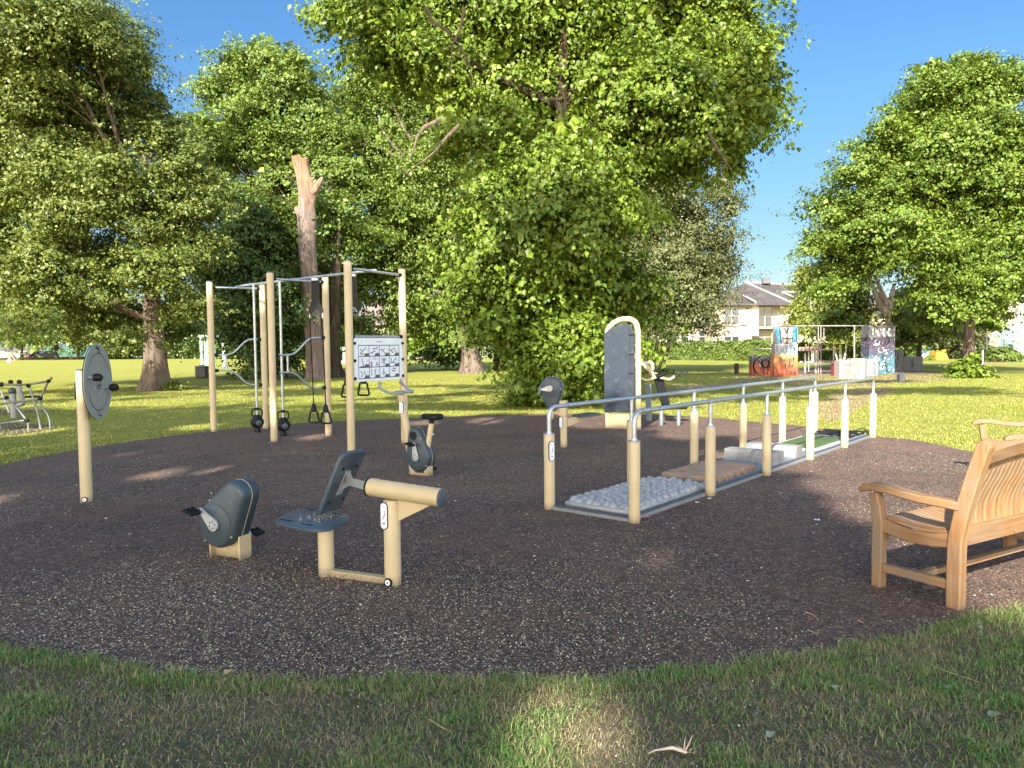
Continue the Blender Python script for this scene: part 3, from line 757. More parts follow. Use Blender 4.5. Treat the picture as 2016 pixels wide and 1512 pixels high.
# bare dead branches in the lime
for pts in ([(905, 245), (880, 270), (855, 300), (830, 320), (800, 340)], [(868, 235), (835, 250), (822, 270), (812, 300), (806, 315)], [(915, 15), (905, 60), (890, 90), (888, 130)], [(838, 15), (850, 40), (880, 60), (905, 90), (925, 130), (932, 165)], [(1395, 260), (1410, 290), (1430, 320), (1440, 335)]):
    mb = MB(); P = [D(x, y, 17.6+i*.05) for i, (x, y) in enumerate(pts)]
    mb.tube(P, [0.045-0.035*i/(len(P)-1) for i in range(len(P))], 6)
    for _ in range(7):
        a = random.choice(P[1:]); limb(mb, a, a+Vector((random.uniform(-.5, .2), random.uniform(-.2, .2), random.uniform(-.5, .25))), 0.012, 0.003, 4, 3, 0.1)
    mb.build('dead_branch', BARK, t4)

# sprouts and shrubs
def shrub(name, label, px, py, rpx, n, size, lm, hpx=None, cat='shrub', clump=0.22, group=None):
    b = G(px, py); k = b.y/F; r = rpx*k; h = (hpx or rpx)*k
    t = thing(name, label, cat, b, group)
    bl = [(b+Vector((random.uniform(-.5, .5)*r, random.uniform(-.4, .4)*r, h*random.uniform(.25, .6))), r*random.uniform(.45, .6)) for _ in range(8)]
    P, o = cloud(bl, n, clump, 12, inner=0.2, shoots=.15, pads=3, padk=1.2); P[:, 2] = np.abs(P[:, 2])+0.02
    V, Fc = leaves(P, o, size); raw_mesh('foliage', V, Fc, lm, t)
    mb = MB()
    for q in bl: limb(mb, b, q[0], 0.02, 0.008, 5, 4, .08)
    mb.build('stem', BARKD, t); return t
shrub('sprouting_shrub', 'low bright green sprouts round the foot of the right-hand tree', 1908, 744, 32, 2200, 0.16, LM_LIME)
shrub('ivy_sprouts', 'bright leaves climbing the trunk of the right-hand tree', 1912, 741, 18, 700, 0.15, LM_LIME, 70)
shrub('trunk_sprouts', 'small bush of reddish stems at the right foot of the broad grey trunk', 342, 769, 16, 900, 0.08, LM_OAK)
shrub('low_shrub', 'green shrub under the window of the right-hand building', 1965, 712, 30, 2200, 0.3, LM_HEDGE, 26, clump=.5)
shrub('low_shrub', 'small dark bush at the foot of the olive multi-stem tree', 1312, 736, 12, 500, 0.12, LM_DARK, 10)

# ------------------------------------------------------------------ tree behind the viewpoint that shades the rubber
SHADE = np.array([(-24, 22), (-14, 20.5), (-8, 19.3), (-4, 18.2), (0, 17.2), (2, 16.4), (3.2, 14.6), (3.7, 12.4), (3.4, 10.4), (3.15, 9), (3.1, 7.9), (3.0, 6.6), (2.85, 5.9), (2.62, 5.2), (2.5, 4.8), (2.7, 4.3), (3.3, 3.9), (6, 3.2), (9, 0), (9, -5), (-24, -5)], float)
HOLES = [(0.24, 3.06, .31), (-4.5, 9.7, .32), (-3.9, 9.9, .26), (1.05, 5.65, .19), (-3.6, 13.6, .4), (-9.5, 15, .6), (-10.6, 14.6, .5), (-0.6, 16.2, .5), (1.5, 15.2, .5), (2.9, 13.2, .45), (-6.5, 15.6, .45), (3.0, 10.8, .4), (-1.9, 15.9, .4), (-5.6, 7.9, .26)]
def shade_tree(label, trunk, n, xr):
    t = thing('canopy_tree', label, 'tree', (trunk[0], trunk[1], 0))
    mb = MB(); trunk_mesh(mb, Vector((trunk[0], trunk[1], 0)), Vector((trunk[0], trunk[1], 9.5)), 0.5, 1.6, seed=3)
    nc = n//14
    g = np.c_[RNG.uniform(xr[0], xr[1]+(7 if xr[1] > 0 else 0), nc*2), RNG.uniform(-5, 22, nc*2)]
    g = g[inside(g, SHADE)][:nc]
    g2 = np.c_[RNG.uniform(xr[0], xr[1]+7, nc), RNG.uniform(16, 33, nc)]
    st = vnoise(g2*np.array([.5, 1.6]), .55, 31)*.6+vnoise(g2*np.array([.6, 1.8]), 1.5, 32)*.4
    g2 = g2[(st > .66) & ~inside(g2, SHADE)][:nc//4]; g = np.r_[g, g2]
    tt = RNG.uniform(13.5, 19.5, len(g))
    c = np.c_[g[:, 0]-SH.x*COT*tt, g[:, 1]-SH.y*COT*tt, tt]
    ci = np.repeat(np.arange(len(c)), 14)
    off = RNG.normal(0, 0.30, (len(ci), 3)); P = c[ci]+off
    gp = P[:, :2]+np.outer(P[:, 2]*COT, [SH.x, SH.y])
    dsp = np.c_[vnoise(gp, .55, 21)-.5, vnoise(gp, .55, 22)-.5]*2.2+np.c_[vnoise(gp, 1.9, 23)-.5, vnoise(gp, 1.9, 24)-.5]*1.1
    near_b = np.clip((gp[:, 1]-6.5)/4, .12, 1)[:, None]
    ok = inside(gp+dsp*near_b, SHADE) | (gp[:, 1] > 19)
    for hx, hy, hr in HOLES: ok &= np.hypot(gp[:, 0]-hx, (gp[:, 1]-hy)/1.7) > hr
    ok &= P[:, 2]-1.6 > 0.50*P[:, 1]+0.5
    P = P[ok]; o = unit(RNG.normal(0, 1, P.shape))
    V, Fc = leaves(P, o, 0.30, up=0.2)
    raw_mesh('crown', V, Fc, LM_LIME, t)
    for i in range(16):
        q = Vector(c[random.randrange(len(c))]); limb(mb, Vector((trunk[0], trunk[1], random.uniform(8, 14))), q, 0.14, 0.03, 6, 6, .05)
    mb.build('trunk', BARK, t)
shade_tree('tree behind the viewpoint to the left whose crown shades the left lawn', (-20, -17), 52000, (-24, -5))
shade_tree('tree behind the viewpoint whose crown shades the rubber surface', (-8, -20), 64000, (-5, 9))

# ------------------------------------------------------------------ grass blades (one mass)
def blades(P, h, w, name, m, l0=0.2, l1=1.3):
    n = len(P)
    a = RNG.uniform(0, 2*math.pi, n); d = np.c_[np.cos(a), np.sin(a), np.zeros(n)]
    s = np.c_[-np.sin(a), np.cos(a), np.zeros(n)]
    H = h[:, None]; lean = RNG.uniform(l0, l1, n)[:, None]; Wd = (w*RNG.uniform(.6, 1.3, n))[:, None]
    V = np.empty((n, 5, 3), np.float32)
    up = np.array([0, 0, 1.0])
    V[:, 0] = P-s*Wd; V[:, 1] = P+s*Wd
    mid = P+d*H*lean*0.35+up*H*0.55
    V[:, 2] = mid+s*Wd*.75; V[:, 3] = mid-s*Wd*.75
    V[:, 4] = P+d*H*lean+up*H*np.maximum(.12, 1-lean*.45)
    b = np.arange(n)[:, None]*5
    F1 = np.concatenate([b+np.array([[0, 1, 2]]), b+np.array([[0, 2, 3]]), b+np.array([[3, 2, 4]])], 1).reshape(-1, 3)
    return struct(raw_mesh(name, V.reshape(-1, 3), F1, m), 'stuff')
def grass_mat(name, a, b_, dry, dryamt=0.5):
    m, t, b = base_mat(name)
    g = nd(t, 'ShaderNodeNewGeometry'); v = coords(t)
    c = ramp(t, g.outputs['Random Per Island'], [(0.0, a), (0.7, b_), (0.9, dry), (1.0, dry)])
    f = ramp(t, noise(t, v, 1.9, 4), [(0.44, (0, 0, 0, 1)), (0.62, (dryamt,)*3+(1,))])
    t.links.new(mix(t, f, c, dry), b.inputs['Base Color']); b.inputs['Roughness'].default_value = 0.6
    b.inputs['Specular IOR Level'].default_value = 0.3
    tr = nd(t, 'ShaderNodeBsdfTranslucent'); t.links.new(c, tr.inputs[0])
    ms = nd(t, 'ShaderNodeMixShader'); ms.inputs[0].default_value = 0.25
    t.links.new(b.outputs[0], ms.inputs[1]); t.links.new(tr.outputs[0], ms.inputs[2]); t.links.new(ms.outputs[0], t.nodes['Material Output'].inputs[0])
    return m
GM = grass_mat('grass_blade', (0.085, 0.19, 0.040, 1), (0.20, 0.32, 0.075, 1), (0.38, 0.30, 0.15, 1), 0.68)
GM2 = grass_mat('lawn_blade', (0.15, 0.20, 0.032, 1), (0.30, 0.33, 0.055, 1), (0.42, 0.36, 0.12, 1), 0.4)
# thatch under the near grass
def thatch_material():
    m, t, b = base_mat('dry_thatch'); v = coords(t)
    c = ramp(t, noise(t, v, 120, 8, 0.85, 1.2), [(0.3, (0.06, 0.046, 0.024, 1)), (0.5, (0.17, 0.125, 0.060, 1)), (0.7, (0.40, 0.29, 0.155, 1))])
    c = mix(t, ramp(t, noise(t, v, 2.4, 5), [(.42, (0, 0, 0, 1)), (.62, (.7, .7, .7, 1))]), c, (.07, .10, .03, 1))
    t.links.new(c, b.inputs['Base Color']); b.inputs['Roughness'].default_value = 0.95
    bump(t, b, noise(t, v, 130, 6, .8), 1.0, 0.03); return m
THP = np.array([(x, y) for x, y in RUB])
near = [(*G(px, py)[:2], 0.004) for px, py in RUB_PX_NEAR if -300 < px < 2300]
mb = MB(); mb.add([(p[0], p[1]+0.25, 0.004) for p in near]+[(4.9, 2.6, 0.004), (4.6, 1.2, 0.004), (-4.2, 1.2, 0.004), (-4.4, 2.6, .004)], [tuple(range(len(near)+4))])
struct(mb.build('ground', thatch_material(), smooth=False))
P = np.c_[RNG.uniform(-3.2, 4.2, 150000), RNG.uniform(2.3, 5.4, 150000)]
e = RNG.normal(0, 0.03, P.shape)
P = P[(~inside(P+e)) & (np.abs(P[:, 0]) < 0.78*P[:, 1]+.2)]
d1 = vnoise(P, 2.2, 1)*.6+vnoise(P, 6, 2)*.4
# lush rim along the rubber edge
rim = inside(P+np.array([0, 0.16]))|inside(P+np.array([0, 0.08]))
keep = RNG.uniform(0, 1, len(P)) < np.where(rim, .95, np.clip((d1-.3)*2.1, .16, 1))
P = P[keep]; d1 = d1[keep]; rim = rim[keep]
h = RNG.uniform(.016, .042, len(P))*(0.55+1.2*d1)+np.where(rim, .016, 0)
blades(np.c_[P, np.full(len(P), .004)], h, .0019, 'near_grass', GM, 0.35, 1.7)
P = np.c_[RNG.uniform(-3.2, 4.2, 210000), RNG.uniform(2.3, 5.4, 210000)]
P = P[(~inside(P+RNG.normal(0, .02, P.shape))) & (np.abs(P[:, 0]) < 0.78*P[:, 1]+.2)]
P = P[RNG.uniform(0, 1, len(P)) < .25+.75*vnoise(P, 3.1, 8)]
blades(np.c_[P, np.full(len(P), .005)], RNG.uniform(.010, .034, len(P)), .0013, 'dry_grass', grass_mat('dry_blade', (0.10, 0.12, 0.04, 1), (0.28, 0.24, 0.11, 1), (0.55, 0.44, 0.27, 1), 0.4), 1.3, 2.3)
nt_ = 2600; C_ = np.c_[RNG.uniform(-3.0, 4.0, nt_), RNG.uniform(2.35, 5.2, nt_)]
rimC = inside(C_+np.array([0, 0.14])) & ~inside(C_)
C_ = C_[~inside(C_) & ((vnoise(C_, 2.2, 1)*.6+vnoise(C_, 6, 2)*.4 > .61) | (rimC & (vnoise(C_, 3.0, 9) > .35)))]
ci = np.repeat(np.arange(len(C_)), 34); P = C_[ci]+RNG.normal(0, .022, (len(ci), 2))
hh = (RNG.uniform(.028, .062, len(C_)))[ci]*RNG.uniform(.6, 1.15, len(ci))
blades(np.c_[P, np.full(len(P), .003)], hh, .0021, 'grass_tufts', grass_mat('lush_blade', (0.07, 0.15, 0.030, 1), (0.17, 0.30, 0.065, 1), (0.30, 0.33, 0.12, 1), 0.15), .3, 1.5)
# lawn tufts behind the rubber
P = np.c_[RNG.uniform(-20, 22, 230000), 11.5+26*RNG.uniform(0, 1, 230000)**1.5]
P = P[(~inside(P)) & (np.abs(P[:, 0]) < 0.72*P[:, 1])]
P2 = np.c_[RNG.uniform(-16, 16, 190000), RNG.uniform(.5, 12.5, 190000)]; P2 = P2[(~inside(P2)) & ((np.abs(P2[:, 0]) > .72*P2[:, 1]) | (P2[:, 1] > 4.6))]; P2 = P2[(P2[:, 0] < -3.9) | (P2[:, 0] > 3.9) | (P2[:, 1] > 5.2)]
P = np.r_[P, P2]
h = RNG.uniform(.02, .045, len(P))
blades(np.c_[P, np.full(len(P), .0)], h*(0.7+P[:, 1]/45), .007, 'lawn_grass', GM2)
# pale blossom and seed litter, one mass
def flakes(P, size, z, name, m):
    n = len(P); a = RNG.uniform(0, 6.28, n); s = size[:, None]
    t = np.c_[np.cos(a), np.sin(a), RNG.uniform(-.5, .5, n)]; u = np.c_[-np.sin(a), np.cos(a), RNG.uniform(-.5, .5, n)]
    C = np.c_[P, z+RNG.uniform(.001, .005, n)]
    V = np.empty((n, 4, 3), np.float32); asp = RNG.uniform(.25, .8, n)[:, None]
    V[:, 0] = C-t*s; V[:, 1] = C-u*s*asp; V[:, 2] = C+t*s; V[:, 3] = C+u*s*asp
    V[:, :, 2] = np.maximum(V[:, :, 2], z+.0008)
    Fc = np.arange(n)[:, None]*4+np.array([[0, 1, 2, 3]])
    return struct(raw_mesh(name, V.reshape(-1, 3), Fc, m), 'stuff')
SEED = leaf_mat('pale_seed_husk', (0.20, 0.155, 0.095, 1), (0.70, 0.60, 0.44, 1), 0.1, 0.8)
Q = np.c_[RNG.uniform(-6, 6, 260000), 3.2+9*RNG.uniform(0, 1, 260000)**1.4]
dens = 0.12+1.1*np.clip(1-((Q[:, 0]+1.4)**2/9.0+(Q[:, 1]-4.3)**2/2.6), 0, 1)+0.5*(vnoise(Q, .9, 5) > .6)*.4
Q = Q[inside(Q) & (RNG.uniform(0, 1, len(Q)) < dens*0.95)]
flakes(Q, RNG.uniform(.0028, .0075, len(Q)), .009, 'fallen_seeds', SEED)
Q = np.c_[RNG.uniform(-8, 8, 5000), RNG.uniform(3.4, 16, 5000)]; Q = Q[inside(Q)][:900]
flakes(Q, RNG.uniform(.006, .015, len(Q)), .011, 'fallen_petals', leaf_mat('fallen_petal', (0.35, 0.30, 0.22, 1), (0.75, 0.72, 0.65, 1), 0.1, 0.7))
Q = np.c_[RNG.uniform(-3.2, 4, 40000), RNG.uniform(2.4, 5, 40000)]; Q = Q[~inside(Q)][:5200]
flakes(Q, RNG.uniform(.002, .006, len(Q)), .014, 'grass_litter', SEED)
# shredded rubber crumbs so the surface has real relief close to the camera
Q = np.c_[RNG.uniform(-4.5, 4.5, 160000), 3.3+4.5*RNG.uniform(0, 1, 160000)**1.3]; Q = Q[inside(Q)]
flakes(Q, RNG.uniform(.003, .009, len(Q)), .007, 'rubber_crumbs', leaf_mat('rubber_crumb', (0.024, 0.018, 0.016, 1), (0.150, 0.100, 0.080, 1), 0.0, 0.7))
# single leaves, twigs and litter
LG = mat('fallen_leaf_grey_green', (0.17, 0.20, 0.12, 1), 0.6, var=0.2)
LT = mat('fallen_leaf_tan', (0.45, 0.30, 0.15, 1), 0.7, var=0.2)
def one_leaf(px, py, r, m, label, rot=0.0):
    r *= .8; rot += px*.7
    c = G(px, py); mb = MB(); P = []
    for i in range(14):
        a = 2*math.pi*i/14; rr = r*(1+.12*math.sin(3*a)); P.append(Vector((c.x+rr*math.cos(a+rot), c.y+rr*.8*math.sin(a+rot), 0.024+0.004*math.cos(2*a+rot)+.006*math.sin(a))))
    P.append(Vector((c.x, c.y, .021))); mb.add(P, [(i, (i+1) % 14, 14) for i in range(14)])
    tag(mb.build('fallen_leaf', m), label, 'leaf', 'leaves fallen on the grass and rubber')
one_leaf(793, 1345, .022, LG, 'round grey-green leaf at the rubber edge below the main post')
one_leaf(1100, 1342, .022, LG, 'pale leaf at the rubber edge straight below the pebble pad', .6)
one_leaf(1516, 1455, .024, LG, 'round pale leaf lying right of the splintered wood')
one_leaf(1955, 1415, .030, LG, 'crinkled pale leaf in the grass at the lower right')
one_leaf(1643, 1362, .022, LG, 'folded grey leaf in the green tuft below the bench')
one_leaf(1865, 1362, .02, LG, 'small grey leaf in the dry grass below the bench, right of the twig', 1)
one_leaf(1930, 1243, .018, LG, 'pale leaf in the grass just right of the bench leg')
one_leaf(489, 1365, .026, LG, 'dark green-grey leaf in the dry grass at the lower left')
one_leaf(448, 1331, .024, LT, 'tan curled leaf at the rubber edge at the lower left', .3)
one_leaf(685, 1368, .024, LG, 'bluish leaf in the grass just left of the centre')
one_leaf(1500, 1316, .022, LG, 'pale leaf on the rubber edge below the bench arm', 1.2)
one_leaf(33, 1398, .024, LG, 'grey-green leaf near the left border of the grass', 1)
PAP = mat('paper_scrap', (0.72, 0.72, 0.70, 1), 0.7, var=0.08)
PINK = mat('pink_wrapper', (0.62, 0.12, 0.16, 1), 0.35, var=0.3, scale=60)
for px, py, w, l, lab, m, nm in ((1608, 1027, .05, .022, 'white paper scrap alone on the dark rubber left of the bench', PAP, 'paper_scrap'), (1396, 984, .045, .02, 'white scrap beside the second post of the near rail', PAP, 'paper_scrap'),
                             (1272, 1022, .07, .03, 'crumpled pink wrapper at the corner of the trail base', PINK, 'wrapper'), (1373, 992, .04, .02, 'grey-white scrap against the trail edge by the pebbles', PAP, 'paper_scrap')):
    c = G(px, py); mb = MB(); vs = []
    for j in range(4):
        for i in range(6): vs.append(Vector((c.x+(i/5-.5)*w+random.uniform(-.002, .002), c.y+(j/3-.5)*l*1.6, .012+random.uniform(0, .012))))
    mb.add(vs, [(j*6+i, j*6+i+1, j*6+i+7, j*6+i+6) for j in range(3) for i in range(5)])
    tag(mb.build(nm, m), lab, 'litter')
c = G(1345, 1478)
SPL = mat('splintered_wood', (0.60, 0.47, 0.36, 1), 0.8, var=0.3, scale=30, bmp=.4)
t = thing('splintered_stick', 'pale splintered stick with upright shards lying on the dry grass', 'stick', c)
mb = MB()
a0 = G(1275, 1484, .012); a1 = G(1325, 1472, .03)
mb.tube([a0, a0.lerp(a1, .3)+Vector((0, .004, .004)), a0.lerp(a1, .6)+Vector((0, -.003, .006)), a1, G(1352, 1482, .02)], [.0015, .003, .005, .007, .006], 6); mb.build('shaft', SPL, t)
for x_, y_, w_ in ((1364, 1446, .0045), (1349, 1452, .004), (1356, 1462, .004), (1383, 1483, .005), (1376, 1477, .004), (1331, 1467, .004), (1318, 1477, .003), (1340, 1490, .003), (1368, 1470, .003), (1372, 1488, .003)):
    q = G(1350+random.uniform(-6, 6), 1482, .012); p = D(x_, y_, q.y+random.uniform(-.015, .02)); p.z = max(p.z, .012); mb = MB()
    m_ = q.lerp(p, .5)+Vector((random.uniform(-.004, .004), 0, .003)); sd = Vector((1, .3, 0)).normalized()
    mb.add([q-sd*w_, q+sd*w_, m_+sd*w_*.9, p+sd*w_*.2, p-sd*w_*.2, m_-sd*w_*.7, q-Vector((0, w_, -.002)), m_-Vector((0, w_*.7, -.002))], [(0, 1, 2, 5), (5, 2, 3, 4), (0, 6, 7, 5), (6, 1, 2, 7), (5, 7, 4), (7, 2, 3, 4)]); mb.build('shard', SPL, t, smooth=False)
for pts, lab in (([(1818, 1300), (1850, 1318), (1895, 1332), (1942, 1348)], 'thin bare twig lying on the grass below the bench'), ([(1586, 1205), (1600, 1210), (1610, 1218)], 'short brown twig on the rubber left of the bench legs'), ([(845, 1416), (870, 1432), (890, 1441)], 'short pale twig in the grass left of the sunlit spot'), ([(1590, 1240), (1604, 1246), (1610, 1252)], 'tiny pale twig on the rubber near the front grass edge'), ([(1690, 1222), (1700, 1226)], 'stub of twig on the rubber before the bench')):
    mb = MB(); P = [G(x, y, .018) for x, y in pts]; mb.tube(P, [.0035-.0018*i/(len(P)-1) for i in range(len(P))], 5)
    tag(mb.build('twig', LT), lab, 'twig', 'twigs lying about')

# ------------------------------------------------------------------ signs on equipment
def sticker(parent, c, X, N, w=0.042, h=0.15, disc=False):
    w, h = w*1.2, h*1.15
    """oval instruction plate with black rim, standing along z"""
    c, X, N = Vector(c), Vector(X).normalized(), Vector(N).normalized()
    mb = MB(); P = rrect(w+.012, h+.012, (w+.011)/2, 6); mb.prism(None, c, X, Z3, N, [(-.004, P), (.006, P), (.008, inset(P, .001))]); fr = mb.build('sign_plate', BLACK, parent)
    mb = MB(); P = rrect(w, h, w/2-.001, 6); mb.prism(None, c, X, Z3, N, [(.004, P), (.0095, P)]); pl = mb.build('plate_face', WHITE, fr)
    mb = MB(); o = c+N*.0105
    put_text(mb, 'norwell', w*.22, o+Z3*h*.37, X, Z3)
    ribbon(mb, [(-w*.3, h*.05-h*.12), (0, -h*.1), (w*.1, h*.02)], .003, o, X, Z3, N)
    ribbon(mb, [(w*.02, -h*.08), (w*.16, h*.12)], .006, o, X, Z3, N)
    ribbon(mb, arc(w*.2, h*.17, .003, 0, 330, 8), .003, o, X, Z3, N)
    ribbon(mb, [(-w*.36, -h*.14), (w*.36, -h*.14)], .0015, o, X, Z3, N)
    for k in range(3): ribbon(mb, [(-w*.25, -h*(.24+.05*k)), (w*.25, -h*(.24+.05*k))], .005 if k == 1 else .0025, o, X, Z3, N)
    mb.build('print', INK, fr)
def ground_cap(parent, c, N):
    c, N = Vector(c), Vector(N).normalized(); mb = MB()
    mb.capcyl(c, c+N*.012, .030, 16, .004); k = mb.build('bolt_cap', BLACK, parent)
    mb = MB(); mb.capcyl(c+N*.008, c+N*.014, .020, 16, .002); mb.build('cap_face', WHITE, k)
    mb = MB(); mb.cyl(c+N*.0135, c+N*.0155, .007, None, 10); mb.build('cap_pin', INKG, k)

# ------------------------------------------------------------------ pedal housing shared by three machines
def housing(parent, o, a, n, c1, r1, c2, r2, th, hub, crank_dir, crank_len=.17, pedal=True, seam=True, bolts=True):
    """o: origin on the mid plane; a: horizontal in-plane axis; n: normal towards the near face"""
    o, a, n = Vector(o), Vector(a).normalized(), Vector(n).normalized()
    P = hull2(c1, r1, c2, r2, 56); mb = MB()
    L = [(-th/2, inset(P, .030)), (-th/2+.008, inset(P, .014)), (-th/2+.028, inset(P, .002)), (-.004, P), (.004, P), (th/2-.028, inset(P, .002)), (th/2-.008, inset(P, .014)), (th/2, inset(P, .030))]
    mb.prism(None, o, a, Z3, n, L)
    body = mb.build('housing', DARKP, parent, ang=50)
    if seam:
        mb = MB(); Q = inset(P, -.0022); mb.prism(None, o, a, Z3, n, [(-.0025, Q), (.0025, Q)]); mb.build('seam_plate', CREAM, body)
    for s in (1, -1):
        N = n*s; q = o+a*hub[0]+Z3*hub[1]+N*(th/2)
        mb = MB(); R = [(r1*.80*math.cos(t), r1*.80*math.sin(t)) for t in np.linspace(0, 2*math.pi, 40, endpoint=False)]
        mb.prism(None, q, a, Z3, N, [(-.002, R), (.004, R), (.006, [(x*.97, y*.97) for x, y in R])]); mb.build('hub_cover', DARKP, body)
        mb = MB()
        for rr in (r1*.82, r1*.56):
            ribbon(mb, arc(0, 0, rr, -150 if rr > .12 else -140, 60, 30), .0022, q+N*(.0075 if rr < r1*.8 else .0015), a, Z3, N)
        mb.build('groove_line', INKG, body)
        d = Vector((crank_dir[0], crank_dir[1]))*s; d.normalize()
        A = hull2((0, 0), .047, (d.x*crank_len, d.y*crank_len), .015, 40)
        mb = MB(); mb.prism(None, q, a, Z3, N, [(.012, A), (.028, A), (.031, inset(A, .003))]); mb.cyl(q, q+N*.014, .03, None, 14); cr = mb.build('crank', SILV, parent)
        mb = MB()
        for k in range(6):
            t = k*math.pi/3+.3; cc = q+a*(.029*math.cos(t))+Z3*(.029*math.sin(t)); mb.cyl(cc+N*.030, cc+N*.0328, .0070, None, 8)
        mb.build('crank_bolt', INKG, cr)
        e = q+a*(d.x*crank_len)+Z3*(d.y*crank_len)
        mb = MB(); pc = e+N*.10
        mb.cyl(e+N*.02, e+N*.155, .008, None, 8)
        if pedal:
            tl = (a*.9-Z3*.35).normalized(); up = n.cross(tl)
            for sg in (-1, 1): mb.box(pc+tl*.036*sg, (.105, .016, .024), N, tl, N.cross(tl), bev=.003)
            for sg in (-1, 0, 1): mb.box(pc+N*.042*sg, (.012, .062, .02), N, tl, N.cross(tl), bev=.003)
            for sg in (-1, 0, 1): mb.cyl(pc+N*.03*sg+tl*.045+N.cross(tl)*.01, pc+N*.03*sg+tl*.045+N.cross(tl)*.016, .004, None, 6)
        else:
            for sg in (-1, 1): mb.tube([e+N*.03+a*.0, e+N*.05+Z3*.045*sg, e+N*.075+Z3*.05*sg, e+N*.085], .009, 8)
        mb.build('pedal' if pedal else 'hand_grip', BLACK if pedal else GRIP, cr)
    if bolts:
        mb = MB()
        for t in (.12, .33, .6, .85):
            x, y = P[int(t*56)]; x, y = x*.93+hub[0]*.07, y*.93+hub[1]*.07
            q = o+a*x+Z3*y+n*(th/2-.012); mb.cyl(q, q+n*.010, .007, None, 8)
        mb.build('housing_screw', SILV, body)
    return body, P

# ------------------------------------------------------------------ front pedal trainer with reclined seat
a = Vector((.935, -.355, 0)); b = Vector((.355, .935, 0)); n_ = -b
PM = G(774, 1152); PS = G(643, 1134)
ax = (PM-PS).normalized(); bx = Vector((-ax.y, ax.x, 0)); a, b, n_ = ax, bx, -bx
t = thing('pedal_trainer', 'cream framed recumbent pedal trainer with slate seat in the foreground', 'exercise machine', PM)
mb = MB(); mb.capcyl(PM-Z3*.02, PM+Z3*.58, .056, 28); main = mb.build('main_post', CREAM, t)
sticker(t, PM+n_*.057*.9+a*-.022+Z3*.50-Z3*.02, a, (n_-a*.35), .040, .15)
ground_cap(t, PM+n_*.056+Z3*.035, n_)
cl, crr = PM-a*.17+Z3*.655, PM+a*.375+Z3*.62
mb = MB(); mb.tube([cl, cl.lerp(crr, .004), crr.lerp(cl, .004), crr], [.056, .060, .060, .058], 32); mb.build('cross_tube', CREAM, t)
mb = MB(); d_ = (crr-cl).normalized(); mb.tube([crr, crr+d_*.012, crr+d_*.018], [.0585, .058, .048], 32); mb.build('end_cap', GREYP, t)
mb = MB(); mb.tube([cl-d_*.012, cl], [.061, .062], 32); mb.build('end_ring', BLACK, t)
mb = MB(); mb.prism(None, PM, a, Z3, b, [(-.008, [(.05, .44), (.30, .565), (.30, .59), (.05, .60)]), (.008, [(.05, .44), (.30, .565), (.30, .59), (.05, .60)])]); mb.build('gusset', CREAM, t)
mb = MB(); mb.capcyl(PS-Z3*.02, PS+Z3*.36, .055, 28); mb.build('seat_post', CREAM, t)
mb = MB(); mb.box((PS+PM)/2+Z3*.03, ((PM-PS).length-.09, .05, .045), a, b, Z3); mb.build('base_bar', CREAM, t)
# seat pan
pan = [(541, 1024), (556, 1012), (590, 1000), (606, 998.5), (640, 1002), (676, 1009), (690, 1017), (686, 1024), (660, 1036), (644, 1041), (615, 1043), (600, 1041), (545, 1028)]
zp = .375; Pp = [G(x, y, zp) for x, y in pan]; cc = PS
def loc2(p): q = p-cc; return (q.dot(a), q.dot(b))
poly = [loc2(p) for p in Pp]
poly = smooth_poly(poly, 1)
if sum(poly[i][0]*poly[(i+1) % len(poly)][1]-poly[(i+1) % len(poly)][0]*poly[i][1] for i in range(len(poly))) < 0: poly = poly[::-1]
mb = MB(); mb.prism(None, cc, a, b, Z3, [(zp-.022, inset(poly, .006)), (zp-.017, poly), (zp-.004, poly), (zp, inset(poly, .006))]); seat = mb.build('seat', GREYP, t)
mb = MB()
for (x0, y0), (x1, y1) in (((551, 1021), (575, 1026)), ((593, 1030), (616, 1034.5)), ((604, 1000.8), (620, 1004)), ((653, 1009), (673, 1013))):
    p0, p1 = G(x0, y0, zp+.002), G(x1, y1, zp+.002); d0 = (p1-p0).normalized(); s0 = Vector((-d0.y, d0.x, 0))
    R = rrect((p1-p0).length, .026, .0125, 5); mb.prism(None, (p0+p1)/2, d0, s0, Z3, [(-.003, R), (-.001, R)])
mb.build('slot', BLACK, seat)
# backrest
bn = G(622, 1014, .40); wv = b*.30; bt = bn+a*.235+Z3*.455
e1 = b; e2 = (bt-bn).normalized(); nb = e1.cross(e2).normalized()
if nb.dot(a) < 0: nb = -nb
Pb = rrect(.30, (bt-bn).length, .05, 4); mid = bn+wv/2+(bt-bn)/2
Pb = [(x*(1.0 if y > 0 else .88), y) for x, y in Pb]
mb = MB(); mb.prism(None, mid, e1, e2, nb, [(-.016, inset(Pb, .006)), (-.010, Pb), (.010, Pb), (.016, inset(Pb, .006))]); back = mb.build('backrest', GREYP, t)
mb = MB(); Pq = inset(Pb, .018); mb.prism(None, mid, e1, e2, nb, [(.0145, Pq), (.020, Pq)]); mb.build('back_plate', mat('brushed_back_plate', (0.13, 0.16, 0.19, 1), 0.4, 0.6, var=.3, scale=5), back)
mb = MB()
for x, y in ((-.08, .13), (.08, .13), (-.08, -.15), (.08, -.15)):
    q = mid+e1*x+e2*y+nb*.019; mb.tube([q, q+nb*.008, q+nb*.013], [.012, .011, .005], 10)
mb.build('back_bolt', BLACK, back)
hb = mid+nb*.02+e2*.02
mb = MB(); mb.box((hb+cl)/2+Z3*.0, ((hb-cl).length+.02, .012, .07), (cl-hb).normalized(), b, (cl-hb).normalized().cross(b), bev=.002)
mb.prism(None, mid+nb*.018, e1, e2, nb, [(0, [(-.03, -.10), (.03, -.10), (.03, .10), (-.03, .10)]), (.008, [(-.03, -.10), (.03, -.10), (.03, .10), (-.03, .10)])])
